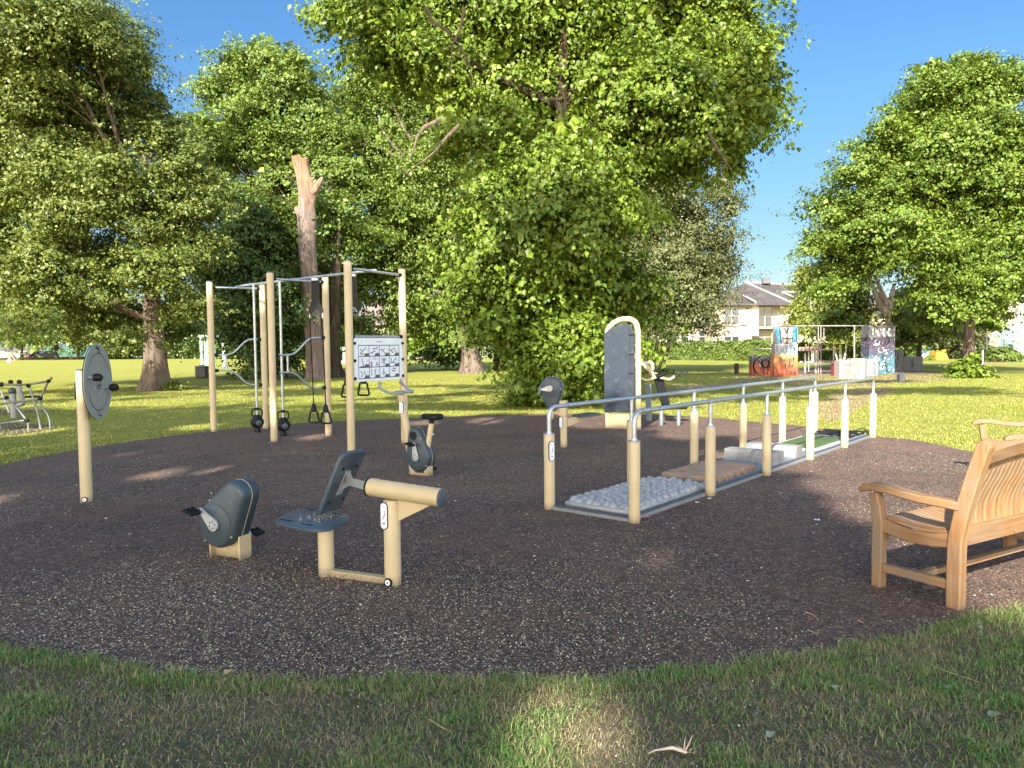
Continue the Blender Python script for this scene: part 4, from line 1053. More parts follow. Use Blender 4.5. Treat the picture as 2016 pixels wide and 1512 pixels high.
mb.add([hb+b*.005, hb+e2*.09+b*.005, hb+(cl-hb)*.4+b*.005, hb-e2*.09+b*.005], [(0, 1, 2), (0, 2, 3)]); mb.build('support_arm', SILV, t)
# crumbs on the tube and seat
mb = MB()
for _ in range(46):
    u_ = random.random(); q = cl.lerp(crr, u_)+Z3*.059+b*random.uniform(-.02, .02); s_ = random.uniform(.002, .005); mb.sphere(q, s_, 5, 3)
for _ in range(110):
    q = G(random.gauss(628, 22), random.gauss(1018, 6), zp+.001); s_ = random.uniform(.0015, .004); mb.sphere(q, s_, 4, 3)
struct(mb.build('seed_debris', SEED), 'stuff')
# pedal unit
PU = G(447, 1100)
PU = PS-a*((PS-PU).dot(a))
PU = G(452, 1098)
pt = thing('pedal_unit', 'dark teardrop pedal unit on a cream base facing the reclined seat', 'exercise machine', PU)
housing(pt, PU, a, n_, (-.035, .275), .185, (.125, .50), .115, .20, (-.035, .275), (-.135, .12), .165)
mb = MB()
mb.box(PU+a*-.145+Z3*.08, (.014, .105, .20), a, b, Z3, bev=.002); mb.box(PU+a*.155+Z3*.08, (.014, .125, .22), a, b, Z3, bev=.002); mb.box(PU+a*.005+Z3*.07, (.285, .012, .16), a, b, Z3)
mb.build('base_plate', CREAM, pt)

# ------------------------------------------------------------------ grey hand wheel on post
PB = G(171, 989)
t = thing('hand_wheel', 'large grey disc with two black knobs on a cream post at left', 'exercise machine', PB)
pz = 1.385
mb = MB(); mb.capcyl(PB-Z3*.02, PB+Z3*pz, .060, 28); post = mb.build('post', CREAM, t)
mb = MB(); mb.tube([PB+Z3*pz, PB+Z3*(pz+.012), PB+Z3*(pz+.018)], [.0605, .058, .045], 24); mb.build('post_cap', INKG, t)
n_d = Vector((.987, .16, 0)); e_d = Vector((-.16, .987, 0))
cD = PB+n_d*.135+Z3*1.265+e_d*.06
R = [(.40*math.cos(q), .40*math.sin(q)) for q in np.linspace(0, 2*math.pi, 80, endpoint=False)]
mb = MB(); mb.prism(None, cD, e_d, Z3, n_d, [(-.016, inset(R, .003)), (-.014, R), (-.006, R)]); mb.cyl(PB+Z3*1.265, cD-n_d*.01, .03, None, 14); mb.build('rim', BLACK, t)
mb = MB(); mb.prism(None, cD, e_d, Z3, n_d, [(-.006, R), (.002, R), (.004, inset(R, .002))]); disc = mb.build('disc', DISC, t)
mb = MB(); o_ = cD+n_d*.0055
for a0, a1 in ((20, 145), (200, 335)): ribbon(mb, arc(0, 0, .30, a0, a1, 40), .009, o_, e_d, Z3, n_d)
for sg in (1, -1):
    ribbon(mb, [(-.05*sg, .365*sg), (.035*sg, .345*sg), (.05*sg, .29*sg)], .03 if sg > 0 else .014, o_, e_d, Z3, n_d)
ribbon(mb, arc(0, 0, .066, 0, 360, 30, .075), .008, o_, e_d, Z3, n_d); 
ribbon(mb, [(-.02, .055), (0, .02), (.012, -.02), (-.02, -.055)], .018, o_, e_d, Z3, n_d); ribbon(mb, [(.012, -.02), (.03, -.055)], .016, o_, e_d, Z3, n_d)
ribbon(mb, arc(.005, .04, .009, 0, 360, 10), .008, o_, e_d, Z3, n_d)
mb.build('disc_marking', INK, disc)
mb = MB()
for k in range(6):
    q = cD+e_d*(.13*math.cos(k*1.047+.5))+Z3*(.13*math.sin(k*1.047+.5))+n_d*.003; mb.tube([q, q+n_d*.006, q+n_d*.009], [.011, .010, .005], 10)
mb.build('disc_bolt', SILV, disc)
for ex, ez in ((-.285, .055), (.17, -.07)):
    q = cD+e_d*ex+Z3*ez; kk = MB(); kk.cyl(q, q+n_d*.07, .010, None, 10); st = kk.build('knob_stem', SILV, t)
    kk = MB(); kk.tube([q+n_d*.05, q+n_d*.058, q+n_d*.085, q+n_d*.12, q+n_d*.138, q+n_d*.144], [.018, .036, .040, .037, .026, .006], 18); kk.build('knob', BLACK, st)
sticker(t, PB-n_d*.060+Z3*1.18, e_d, -n_d, .04, .15)
ground_cap(t, PB+Vector((.2, -.97, 0)).normalized()*.060+Z3*.04, Vector((.2, -.97, 0)))

# ------------------------------------------------------------------ suspension frame
pA, pB, pC, pD, pE, pF = G(421, 850), G(523.5, 844), G(540, 870), G(647, 858), G(692, 894), G(797, 873)
t = thing('training_frame', 'tall cream-post pull-up frame with steel rails, sliding weights and straps', 'climbing frame', (pA+pF)/2)
HT = 2.87
def bend_path(P, r=.05, k=5):
    out = [Vector(P[0])]
    for i in range(1, len(P)-1):
        p0, p1, p2 = map(Vector, P[i-1:i+2]); d0 = (p0-p1).normalized(); d1 = (p2-p1).normalized()
        rr = min(r, (p0-p1).length*.45, (p2-p1).length*.45)
        A, B = p1+d0*rr, p1+d1*rr
        for j in range(k+1):
            s_ = j/k; out.append(A.lerp(p1, s_).lerp(p1.lerp(B, s_), s_))
    out.append(Vector(P[-1])); return out
for p in (pA, pB, pC, pD, pE, pF):
    mb = MB(); mb.capcyl(p-Z3*.02, p+Z3*HT, .060, 24); ps = mb.build('post', CREAM, t)
    mb = MB(); mb.tube([p+Z3*HT, p+Z3*(HT+.015), p+Z3*(HT+.02)], [.0605, .058, .045], 20); mb.build('post_cap', INKG, ps)
def clamp(c, d, par):
    m2 = MB(); m2.tube([c-d*.03, c-d*.02, c+d*.02, c+d*.05], [.032, .036, .034, .024], 14); m2.build('clamp', BLACK, par)
zt = 2.775
mids = []
for p, q in ((pA, pB), (pC, pD), (pE, pF)):
    d = (q-p).normalized(); s0, s1 = p+d*.055+Z3*zt, q-d*.055+Z3*zt
    mb = MB(); mb.tube([s0, s1], .0215, 14); r = mb.build('cross_rail', STEEL, t); clamp(s0, d, r); clamp(s1, -d, r); mids.append((p+q)/2+Z3*zt)
for u_, v_ in ((0, 1), (1, 2)):
    p, q = mids[u_]+Z3*.028, mids[u_+1]+Z3*.028
    mb = MB(); mb.tube([p, p.lerp(q, .04), p.lerp(q, .10), p.lerp(q, .9), p.lerp(q, .96), q], [.016, .02, .0245, .0245, .02, .016], 14); mb.box(p-Z3*.014, (.07, .05, .03), (q-p).normalized(), (q-p).normalized().cross(Z3), Z3, bev=.004); mb.build('long_rail', STEEL, t)
for p, q in ((pA, pB), (pC, pD)):
    d = (q-p); L = d.length; d.normalize()
    def pt3(s_, z): return p+d*s_+Z3*z
    mb = MB(); mb.tube(bend_path([pt3(.06, 1.48), pt3(L*.38, 1.48), pt3(L*.68, 1.78), pt3(L-.06, 1.78)], .12), .0185, 12); r = mb.build('curved_bar', STEEL, t); clamp(pt3(.07, 1.48), d, r); clamp(pt3(L-.07, 1.78), -d, r)
    mb = MB(); mb.tube(bend_path([pt3(.06, 1.18), pt3(L*.38, 1.18), pt3(L*.68, .88), pt3(L-.06, .88)], .12), .0185, 12); r = mb.build('curved_bar', STEEL, t); clamp(pt3(.07, 1.18), d, r); clamp(pt3(L-.07, .88), -d, r)
    mb = MB(); mb.cyl(pt3(L*.27, 1.18), pt3(L*.27, 1.48), .0185, None, 12); mb.build('bar_link', STEEL, t)
for s_ in (.30, .72):
    q = mids[0].lerp(mids[1], s_); q.z = 0
    mb = MB(); mb.cyl(q+Z3*.02, q+Z3*2.79, .0235, None, 14); pole = mb.build('slide_pole', STEEL, t)
    mb = MB()
    mb.tube([q+Z3*z for z in (0, .02, .11, .13)], [.065, .065, .05, .05], 18)
    mb.sphere(q+Z3*.20, .125, 20, 12, (1, 1, .92)); mb.tube([q+Z3*z for z in (.28, .32, .345)], [.075, .06, .05], 18)
    for sg in (-1, 1):
        e_ = Vector((1, 0, 0)); mb.tube(bend_path([q+e_*.06*sg+Z3*.28, q+e_*.10*sg+Z3*.34, q+e_*.10*sg+Z3*.43, q+e_*.03*sg+Z3*.46], .04), .014, 8)
    mb.tube([q+Z3*.43, q+Z3*.48], [.034, .034], 12)
    w_ = mb.build('sliding_weight', BLACK, pole)
    cdir = (Vector((0, 0, 0))-q); cdir.z = 0; cdir.normalize()
    mb = MB(); R = [(.055*math.cos(x), .055*math.sin(x)) for x in np.linspace(0, 6.283, 20, endpoint=False)]; c_ = q+Z3*.19+cdir*.105-cdir.cross(Z3)*.03
    mb.prism(None, c_, cdir.cross(Z3), Z3, cdir, [(0, R), (.018, R), (.022, inset(R, .006))]); mb.build('weight_badge', DARKP, w_)
def strap(q, hlow, tilt):
    ex = Vector((.85, -.2, 0)).normalized(); ny = Vector((-ex.y, ex.x, 0))*-1
    H = [(-.10, 0), (.10, 0), (.105, -.30), (.11, -.40), (.17, -.50), (.185, -.56), (.15, -.61), (.11, -.60), (.05, -.52), (-.05, -.52), (-.11, -.60), (-.15, -.61), (-.185, -.56), (-.17, -.50), (-.11, -.40), (-.105, -.30)]
    H = [(x*.72, y*.95) for x, y in H]
    mb = MB(); mb.prism(None, q, ex, Z3, ny, [(-.012, H), (.012, H)]); pl = mb.build('strap_hanger', BLACK, t, smooth=False)
    mb = MB(); mb.box(q+Z3*.02, (.12, .05, .05), ex, ny, Z3, bev=.005); mb.build('hanger_bracket', STEEL, pl)
    for i, sg in enumerate((-1, 1)):
        top = q+ex*.118*sg-Z3*.55; hz = hlow[i]
        mb = MB(); mb.cyl(top, top-Z3*.09, .012, None, 8); mb.build('swivel', SILV, pl)
        bot = Vector((top.x+tilt[i], top.y, hz+.32))
        mb = MB(); mb.tube([top-Z3*.08, bot], .010, 8); rp = mb.build('strap', BLACK, t)
        mb = MB(); mb.tube([bot+Z3*.005, bot-Z3*.02, bot-Z3*.12, bot-Z3*.14], [.016, .032, .056, .052], 12)
        c0 = bot-Z3*.14
        mb.tube([c0-ex*.06+Z3*.01, c0-ex*.10-Z3*.17, c0-ex*.085-Z3*.185, c0+ex*.085-Z3*.185, c0+ex*.10-Z3*.17, c0+ex*.06+Z3*.01], .017, 8)
        mb.build('strap_handle', BLACK, rp)
for s_, hl, tl in ((.236, (.32, .31), (.03, .02)), (.72, (.80, .83), (-.02, .03))):
    strap(mids[1].lerp(mids[2], s_)-Z3*.03, hl, tl)
# poster
d = (pF-pE); L = d.length; d.normalize(); pn = d.cross(Z3)
if pn.y > 0: pn = -pn
c_ = (pE+pF)/2+Z3*1.41+pn*.03
pw, ph = L-.135, .665
mb = MB(); R = rrect(pw, ph, .05, 5); mb.prism(None, c_, d, Z3, pn, [(-.006, R), (.002, R), (.004, inset(R, .002))]); pos = mb.build('poster_board', WHITE, t)
o_ = c_+pn*.0055
mb = MB(); x0, x1, y0, y1 = -pw*.42, pw*.42, -ph*.43, ph*.33
for i in range(5): x = x0+(x1-x0)*i/4; ribbon(mb, [(x, y0), (x, y1)], .011, o_, d, Z3, pn)
for j in range(4): y = y0+(y1-y0)*j/3; ribbon(mb, [(x0-.0055, y), (x1+.0055, y)], .011, o_+pn*.0006, d, Z3, pn)
cw, chh = (x1-x0)/4, (y1-y0)/3
put_text(mb, 'norwell', .045, o_+Z3*(ph*.415), d, Z3)
fig = {(0, 2): [[(-.3, .2), (-.2, .05), (-.25, .0)], [(-.35, -.25), (-.1, .0), (.2, .3)], [(-.3, -.32), (0, -.25)]], (1, 2): [[(-.15, .12), (.1, .2), (.35, .3)], [(-.4, -.2), (-.2, -.2), (0, 0), (.1, -.1)]], (2, 2): [[(-.4, .15), (-.25, .1), (.05, -.25)], [(-.1, .1), (.0, .22)]], (3, 2): [[(-.4, .05), (-.3, -.05), (-.1, -.25)], [(0, .3), (.05, 0), (.15, -.2)], [(-.1, .2), (-.3, .0)]],
       (0, 1): [[(-.15, .3), (-.2, .15), (-.1, -.1), (-.02, -.4)], [(-.35, -.42), (0, -.42)]], (2, 1): [[(-.3, .22), (.15, .2)], [(-.2, .1), (.05, .08)], [(-.3, -.1), (0, -.05), (.05, -.2), (-.15, -.28)]], (3, 1): [[(-.35, .3), (-.3, -.05)], [(-.1, .1), (-.05, -.15)], [(.0, .1), (.25, .3)], [(-.4, -.15), (.05, -.15)]],
       (0, 0): [[(-.3, .2), (-.2, 0), (-.15, -.25), (-.3, -.3)], [(.1, .2), (-.05, .05), (.15, -.15)]], (1, 0): [[(-.3, .3), (-.28, -.3)], [(.0, .2), (.05, -.05), (0, -.25)], [(.15, .3), (.05, .1)]], (2, 0): [[(-.1, .35), (-.12, .1), (-.2, -.3)], [(-.1, 0), (.05, -.15)], [(0, -.3), (.1, -.3)]], (3, 0): [[(-.2, .28), (.2, .3)], [(-.3, .1), (.1, .08)], [(-.1, .05), (-.05, -.08)]]}
for (i, j), st in fig.items():
    ox, oy = x0+cw*(i+.5), y0+chh*(j+.5)
    for s_ in st: ribbon(mb, [(ox+p_[0]*cw, oy+p_[1]*chh) for p_ in s_], .014, o_, d, Z3, pn)
    ribbon(mb, [(ox+.28*cw, oy+.1*chh), (ox+.42*cw, oy+.1*chh)], .003, o_, d, Z3, pn); ribbon(mb, [(ox+.28*cw, oy+.03*chh), (ox+.42*cw, oy+.03*chh)], .003, o_, d, Z3, pn)
ox, oy = x0+cw*1.5, y0+chh*1.5
ribbon(mb, [(ox-.3*cw, oy+.22*chh), (ox+.4*cw, oy+.22*chh)], .005, o_, d, Z3, pn); ribbon(mb, [(ox+.15*cw, oy-.4*chh), (ox+.25*cw, oy-.05*chh), (ox+.38*cw, oy-.4*chh)], .02, o_, d, Z3, pn)
ribbon(mb, [(ox-.1*cw, oy+.34*chh), (ox+.2*cw, oy+.34*chh)], .008, o_, d, Z3, pn)
mb.build('poster_print', INK, pos)
mb = MB()
for (i, j) in fig:
    ox, oy = x0+cw*(i+.5), y0+chh*(j+.5); mb.add([o_+d*(ox+u_*cw)+Z3*(oy+v_*chh)-pn*.0004 for u_, v_ in ((0, -.47), (.12, -.22), (.47, -.22), (.47, -.47))], [(0, 1, 2, 3)])
mb.build('poster_tab', INKG, pos, smooth=False)
mb = MB(); ox, oy = x0+cw*1.5, y0+chh*1.5
for u_, v_ in ((-.3, -.1), (-.3, -.36)): mb.add([o_+d*(ox+(u_+k[0])*cw)+Z3*(oy+(v_+k[1])*chh) for k in ((-.09, -.09), (.09, -.09), (.09, .09), (-.09, .09))], [(0, 1, 2, 3)])
mb.build('poster_square', INKR, pos, smooth=False)
mb = MB(); s0, s1 = pE+d*.06+Z3*1.765, pF-d*.06+Z3*1.765; mb.tube([s0, s1], .019, 12); r = mb.build('cross_rail', STEEL, t); clamp(s0, d, r); clamp(s1, -d, r)
mb = MB(); s0, s1 = pE+Z3*1.8+d*.3, pF+Z3*1.8-d*.3
for sg in (.18, .82):
    q = pE.lerp(pF, sg)+Z3*1.70; mb.tube(bend_path([q+Z3*.06-pn*.02, q+Z3*.05+pn*.03, q-Z3*.03+pn*.03, q-Z3*.03+pn*.02], .02), .006, 6)
mb.build('rail_hook', SILV, t)
for p, sg in ((pE, 1), (pF, -1)):
    for z in (1.66, 1.40, 1.13):
        m2 = MB(); q = p+d*.075*sg+Z3*z+pn*.035; m2.tube([q-pn*.02, q, q+pn*.018, q+pn*.024], [.020, .024, .022, .008], 12); m2.build('poster_knob', BLACK, pos)

# ------------------------------------------------------------------ upright exercise bike
BK = G(836, 936); dv = Vector((.84, -.54, 0)).normalized(); nf = Vector((-.54, -.84, 0)).normalized(); sd_ = -nf
t = thing('exercise_bike', 'cream and slate upright bike with black saddle below the poster', 'exercise bike', BK)
B0 = G(815, 934)
top = D(789, 776, G(815, 934).y+.18)
mb = MB(); mb.tube([B0-Z3*.01, B0+Z3*.02, top, top+(top-B0).normalized()*.004], [.052, .052, .046, .04], 22); mb.build('front_post', CREAM, t)
pdir = (top-B0).normalized(); fr = nf
sc_ = B0.lerp(top, .835)
c_s = sc_+nf*.05
c_s = sc_+Vector((-.25, -.97, 0))*.052
sticker(t, c_s, Vector((.97, -.25, 0)), Vector((-.25, -.97, 0)), .040, .13)
hb = top+Z3*.02
mb = MB(); mb.box(hb+Z3*.01, (.14, .12, .022), dv, nf, Z3, bev=.005)
mb.build('handle_plate', GRIP, t)
mb = MB()
for sg in (-1, 1):
    mb.tube(bend_path([hb+dv*.06+nf*.0+Z3*.012, hb+dv*.10+nf*.10*sg+Z3*.0, hb+dv*.02+nf*.22*sg+Z3*.0, hb-dv*.14+nf*.24*sg+Z3*.06, hb-dv*.17+nf*.20*sg+Z3*.125], .06), .0165, 10)
    mb.tube(bend_path([hb-dv*.05+Z3*.012, hb-dv*.05+nf*.12*sg+Z3*.0, hb+dv*.02+nf*.21*sg], .05), .013, 8)
    mb.sphere(hb-dv*.17+nf*.20*sg+Z3*.125, .026, 10, 8)
mb.build('handlebar', GRIP, t)
housing(t, BK+nf*.0, dv, nf, (-.055, .235), .185, (-.10, .50), .10, .17, (-.055, .235), (-.02, .17), .17)
mb = MB(); q = BK+dv*-.10+Z3*.50+nf*.08; R = [(.055*math.cos(x), .055*math.sin(x)) for x in np.linspace(0, 6.283, 20, endpoint=False)]
mb.prism(None, q, dv, Z3, nf, [(0, R), (.008, R)]); mb.build('housing_recess', BLACK, t)
s0, s1 = BK+dv*.05+Z3*.34, D(850, 832, BK.y-.02)
mb = MB(); mb.tube([s0, s1], [.038, .034], 18); mb.build('saddle_post', CREAM, t)
mb = MB(); mb.tube([s1-(s1-s0).normalized()*.01, s1+Z3*.045], [.038, .028], 14); mb.build('saddle_collar', BLACK, t)
mb = MB(); q = s0.lerp(s1, .55)-Z3*0+dv*.035; mb.cyl(q, q+dv*.03, .012, None, 8); mb.build('adjuster', SILV, t)
sc = s1+Z3*.075; SP = [(-.16, .035), (-.15, -.035), (-.05, -.045), (.02, -.09), (.10, -.10), (.13, -.07), (.135, .07), (.10, .10), (.02, .09), (-.05, .045)]
SP = smooth_poly(SP, 2)
mb = MB(); mb.prism(None, sc, dv, sd_, Z3, [(-.035, inset(SP, .012)), (-.02, SP), (.015, SP), (.028, inset(SP, .012)), (.033, inset(SP, .028))]); mb.build('saddle', BLACK, t, ang=60)
mb = MB(); mb.box(BK+dv*-.06+Z3*.02, (.30, .10, .035), dv, nf, Z3, bev=.003)
mb.box(BK+dv*.085+Z3*.10, (.014, .10, .20), dv, nf, Z3, bev=.002); mb.box(BK+dv*.045+nf*.02+Z3*.10, (.07, .012, .19), dv, nf, Z3)
mb.build('base_plate', CREAM, t)

# ------------------------------------------------------------------ arm bike beyond the near rail post
HB = G(1110, 881); dv = Vector((.93, .37, 0)).normalized(); nf = Vector((-.30, -.95, 0)).normalized(); dv = Vector((-nf.y, nf.x, 0))
t = thing('arm_bike', 'dark inverted-teardrop hand crank trainer on a cream post behind the near rail', 'exercise machine', HB)
mb = MB(); mb.capcyl(HB-Z3*.02, HB+Z3*.62, .054, 24); mb.build('main_post', CREAM, t)
hc = HB+dv*-.17
housing(t, hc, dv, nf, (-.02, .93), .185, (.0, .66), .09, .20, (-.02, .93), (-.15, -.02), .15, pedal=False)
mb = MB(); mb.box(HB+Z3*.62, (.11, .13, .24), dv, nf, Z3, bev=.006)
mb.add([HB-dv*.06+Z3*.50+nf*.02, HB-dv*.20+Z3*.60+nf*.02, HB-dv*.20+Z3*.72+nf*.02, HB-dv*.05+Z3*.72+nf*.02], [(0, 1, 2, 3)])
mb.build('head_frame', CREAM, t)
sticker(t, HB+nf*.055-dv*.025+Z3*.40, dv, nf-dv*.3, .04, .14)
q0 = HB+dv*.06+Z3*.40; q1 = HB+dv*.42+b*.5+Z3*.44
mb = MB(); W2 = (q1-q0).normalized(); mb.prism(None, q0, W2, Z3, W2.cross(Z3), [(-.01, [(0, -.07), (.45, .02), (.45, .06), (0, .06)]), (.01, [(0, -.07), (.45, .02), (.45, .06), (0, .06)])]); mb.build('seat_bracket', CREAM, t, smooth=False)
mb = MB(); R = rrect(.40, .34, .06, 5); mb.prism(None, q0+W2*.38+Z3*.075, W2, W2.cross(Z3), Z3, [(-.02, R), (0, R), (.006, inset(R, .006))]); mb.build('seat', GREYP, t)
mb = MB(); q = G(1086, 826); mb.capcyl(q-Z3*.02, q+Z3*.45, .05, 18); mb.build('rear_post', CREAM, t)

# ------------------------------------------------------------------ tall slate board
BB = G(1228, 846); e0, e1_ = G(1192, 843), G(1262, 846); d = (e1_-e0).normalized(); wd = (e1_-e0).length; nn = d.cross(Z3)
if nn.y > 0: nn = -nn
t = thing('stretch_board', 'tall slate panel in a rounded cream tube frame behind the rails', 'exercise board', (e0+e1_)/2)
c0 = (e0+e1_)/2
fr_ = [(-wd/2+.05, 0), (-wd/2+.05, 1.90), (-wd/2+.16, 2.01), (-.04, 2.08), (wd/2-.20, 2.08), (wd/2-.10, 2.02), (wd/2-.05, 1.86), (wd/2-.05, 0)]
mb = MB(); mb.tube(bend_path([c0+d*x+Z3*z for x, z in fr_], .08), .052, 16); mb.build('tube_frame', CREAM, t)
BP = [(-wd/2+.005, .34), (-wd/2+.02, .32), (wd/2-.12, .32), (wd/2-.10, .34), (wd/2-.10, 1.78), (wd/2-.16, 1.95), (wd/2-.26, 2.0), (.0, 2.0), (-wd/2+.12, 1.90), (-wd/2+.01, 1.80)]
mb = MB(); mb.prism(None, c0, d, Z3, nn, [(.055, BP), (.085, BP), (.095, inset(BP, .012))])
for (z, w2, h2) in ((1.60, .22, .03), (1.36, .22, .05), (.62, .24, .03)): mb.box(c0+d*-.05+Z3*z+nn*.090, (w2*1.5, .016, h2), d, nn, Z3, bev=.006)
mb.box(c0+d*.17+Z3*1.15+nn*.096, (.015, .02, 1.5), d, nn, Z3, bev=.004)
mb.build('board', mat('blue_slate_board', (0.028, 0.038, 0.052, 1), 0.7, spec=0.2, var=0.12, scale=3, dirt=(0.2, 0.2, 0.19, 1), dirt_amt=.35), t, ang=30)
mb = MB()
for z in (1.78, 1.42, 1.06): mb.box(c0+d*(wd/2-.16)+Z3*z+nn*.10, (.10, .02, .022), d, nn, Z3, bev=.004)
mb.build('board_clip', BLACK, t)
mb = MB(); mb.box(c0+d*-.06+Z3*.15+nn*.02, (wd-.14, .03, .30), d, nn, Z3, bev=.004); mb.build('base_plate', CREAM, t)

# ------------------------------------------------------------------ chest press seat
CP = G(1318, 832); Yc = CP.y
t = thing('chest_press', 'press machine with black seat and slanted back right of the tall panel', 'exercise machine', CP)
GP = mat('grey_green_post', (0.13, 0.155, 0.165, 1), .5, var=.1)
mb = MB(); mb.capcyl(G(1277, 828)-Z3*.02, D(1277, 756, G(1277, 828).y), .065, 18); mb.build('grey_post', GP, t)
for x in (1302, 1336): q = G(x, 838); mb = MB(); mb.capcyl(q-Z3*.02, q+Z3*.30, .038, 14); mb.build('leg', GP, t)
ex = Vector((1, .12, 0)).normalized(); ey = Vector((-.12, 1, 0)).normalized()
sc = D(1327, 801, Yc)
mb = MB(); R = rrect(.46, .36, .05, 4); mb.prism(None, sc, ex, ey, Z3, [(-.04, inset(R, .01)), (-.03, R), (.02, R), (.035, inset(R, .015))]); mb.build('seat', BLACK, t)
b0, b1 = D(1311, 797, Yc), D(1295, 740, Yc); up = (b1-b0).normalized(); sx_ = Vector((.93, .36, 0)); nb = sx_.cross(up).normalized()
mb = MB(); R = rrect(.19, (b1-b0).length, .04, 4); mb.prism(None, (b0+b1)/2, sx_, up, nb, [(-.03, inset(R, .01)), (-.02, R), (.02, R), (.03, inset(R, .01))]); mb.box((b0+b1)/2-nb*.04, (.03, .03, .5), sx_, nb, up); mb.build('backrest', BLACK, t)
mb = MB(); mb.tube(bend_path([D(1250, 706, Yc+.2), D(1262, 716, Yc), D(1276, 724, Yc), D(1287, 740, Yc-.05), D(1292, 738, Yc)], .08), .048, 12)
mb.tube(bend_path([D(1262, 716, Yc), D(1284, 714, Yc+.1), D(1284, 728, Yc+.1)], .06), .045, 10); mb.build('lever', CREAM, t)
mb = MB(); mb.tube(bend_path([D(1256, 742, Yc-.2), D(1272, 750, Yc-.2), D(1290, 743, Yc-.1), D(1305, 744, Yc-.1), D(1318, 748, Yc-.1), D(1328, 741, Yc-.1)], .12), .026, 10); mb.build('press_arm', CREAM, t)
mb = MB(); mb.tube([D(1327, 742, Yc-.1), D(1338, 737, Yc-.1)], .024, 10)
mb.tube(bend_path([D(1336, 739, Yc-.1), D(1338, 733, Yc-.1), D(1352, 730, Yc-.1), D(1354, 734, Yc-.1), D(1340, 741, Yc-.1), D(1336, 739, Yc-.1)], .02), .014, 8)
mb.tube([D(1291, 742, Yc-.1), D(1305, 738, Yc-.1), D(1318, 734, Yc)], [.07, .035, .01], 10); mb.build('grip', BLACK, t)

# ------------------------------------------------------------------ parallel bars with balance trail
R0 = G(1249, 1030); RE = G(1718, 862); L0 = G(1090, 1000)
u = (RE-R0).normalized(); w = Vector((-u.y, u.x, 0)); LEN = (RE-R0).length; WID = .95
off_l = (L0-R0).dot(u)
t = thing('parallel_bars', 'double row of cream posts with galvanised handrails over a balance trail', 'parallel bars', R0)
def Q(s_, v_, z=0): return R0+u*s_+w*v_+Z3*z
for row, v_ in ((0, 0.0), (1, WID)):
    for i in range(6):
        s_ = LEN*i/5
        q = Q(s_, v_)
        mb = MB(); mb.capcyl(q-Z3*.02, q+Z3*.735, .053, 28, .004); ps = mb.build('post', CREAM, t)
        mb = MB(); mb.tube([q+Z3*.735, q+Z3*.742, q+Z3*.748], [.056, .056, .05], 24); 
        mb.tube([q+Z3*.745, q+Z3*.765], [.03, .026], 14)
        if 0 < i < 5: mb.cyl(q+Z3*.75, q+Z3*1.0, .0215, None, 14)
        mb.build('post_sleeve', STEEL, ps)
    for k in range(1):
        P = bend_path([Q(0, v_, .75), Q(0, v_, 1.0), Q(LEN, v_, 1.0), Q(LEN, v_, .75)], .13, 9)
        mb = MB(); mb.tube(P, .0225, 14); mb.build('handrail', STEEL, t)
toc = (Vector((0, 0, 0))-L0); toc.z = 0; toc.normalize()
sn = (toc-toc.cross(Z3)*.45).normalized()
sticker(t, Q(0, WID, .58)+sn*.055, Z3.cross(sn), sn, .042, .16)
Wd = WID-.15; 
mb = MB(); mb.box(Q(LEN/2, WID/2, .018), (LEN+.04, Wd+.10, .036), u, w, Z3, bev=.004); mb.build('base_slab', CONC, t)
mb = MB()
for v_ in (WID/2-Wd/2, WID/2+Wd/2): mb.box(Q(LEN/2, v_, .042), (LEN, .05, .012), u, w, Z3, bev=.002)
for s_ in (.02, 1.84, LEN-.02): mb.box(Q(s_, WID/2, .044), (.05, Wd-.05, .012), u, w, Z3, bev=.002)
mb.build('edge_strip', mat('dark_edge', (0.06, 0.068, 0.08, 1), .6), t)
mb = MB(); mb.box(Q(LEN/2+.9, WID/2, .0435), (LEN-1.9, Wd-.055, .009), u, w, Z3); mb.build('deck', SLATE, t)
# pebbles
mb = MB(); mb.box(Q(.95, WID/2, .055), (1.70, Wd-.06, .045), u, w, Z3, bev=.008)
rnd = random.Random(5)
for i in range(15):
    for j in range(8):
        s_ = .16+i*.113+(.05 if j % 2 else 0)+rnd.uniform(-.015, .015); v_ = WID/2-Wd/2+.075+j*.094+rnd.uniform(-.012, .012)
        if s_ > 1.76 or v_ > WID/2+Wd/2-.04: continue
        r = rnd.uniform(.042, .054); c = Q(s_, v_, .076)
        n, m_ = 10, 5; vs = []; fs = []
        sx, sy = rnd.uniform(.85, 1.15), rnd.uniform(.85, 1.1)
        for k in range(m_):
            th = (math.pi/2)*(1-k/m_)
            for q in range(n): a_ = 6.2832*q/n; vs.append(c+u*(r*sx*math.sin(th)*math.cos(a_))+w*(r*sy*math.sin(th)*math.sin(a_))+Z3*(r*.85*math.cos(th)))
        vs.append(c+Z3*r*.85)
        for k in range(m_-1):
            for q in range(n): fs.append((k*n+q, k*n+(q+1) % n, (k+1)*n+(q+1) % n, (k+1)*n+q))
        for q in range(n): fs.append(((m_-1)*n+q, (m_-1)*n+(q+1) % n, m_*n))
        mb.add(vs, fs)
mb.build('pebble_pad', STONE, t, ang=70)
mb = MB(); mb.box(Q(2.52, WID/2, .05), (1.20, Wd-.16, .02), u, w, Z3); pad = mb.build('log_pad', BLACK, t)
for i in range(12):
    s_ = 1.98+i*.10; r = .047+rnd.uniform(-.005, .003); mb = MB(); c0, c1 = Q(s_, WID/2-Wd/2+.07+rnd.uniform(-.01, .01), .08), Q(s_, WID/2+Wd/2-.07+rnd.uniform(-.01, .01), .08)
    mb.tube([c0, c0.lerp(c1, .03), c0.lerp(c1, .97), c1], [r*.78, r, r, r*.78], 12); mb.build('log', LOGM, pad)
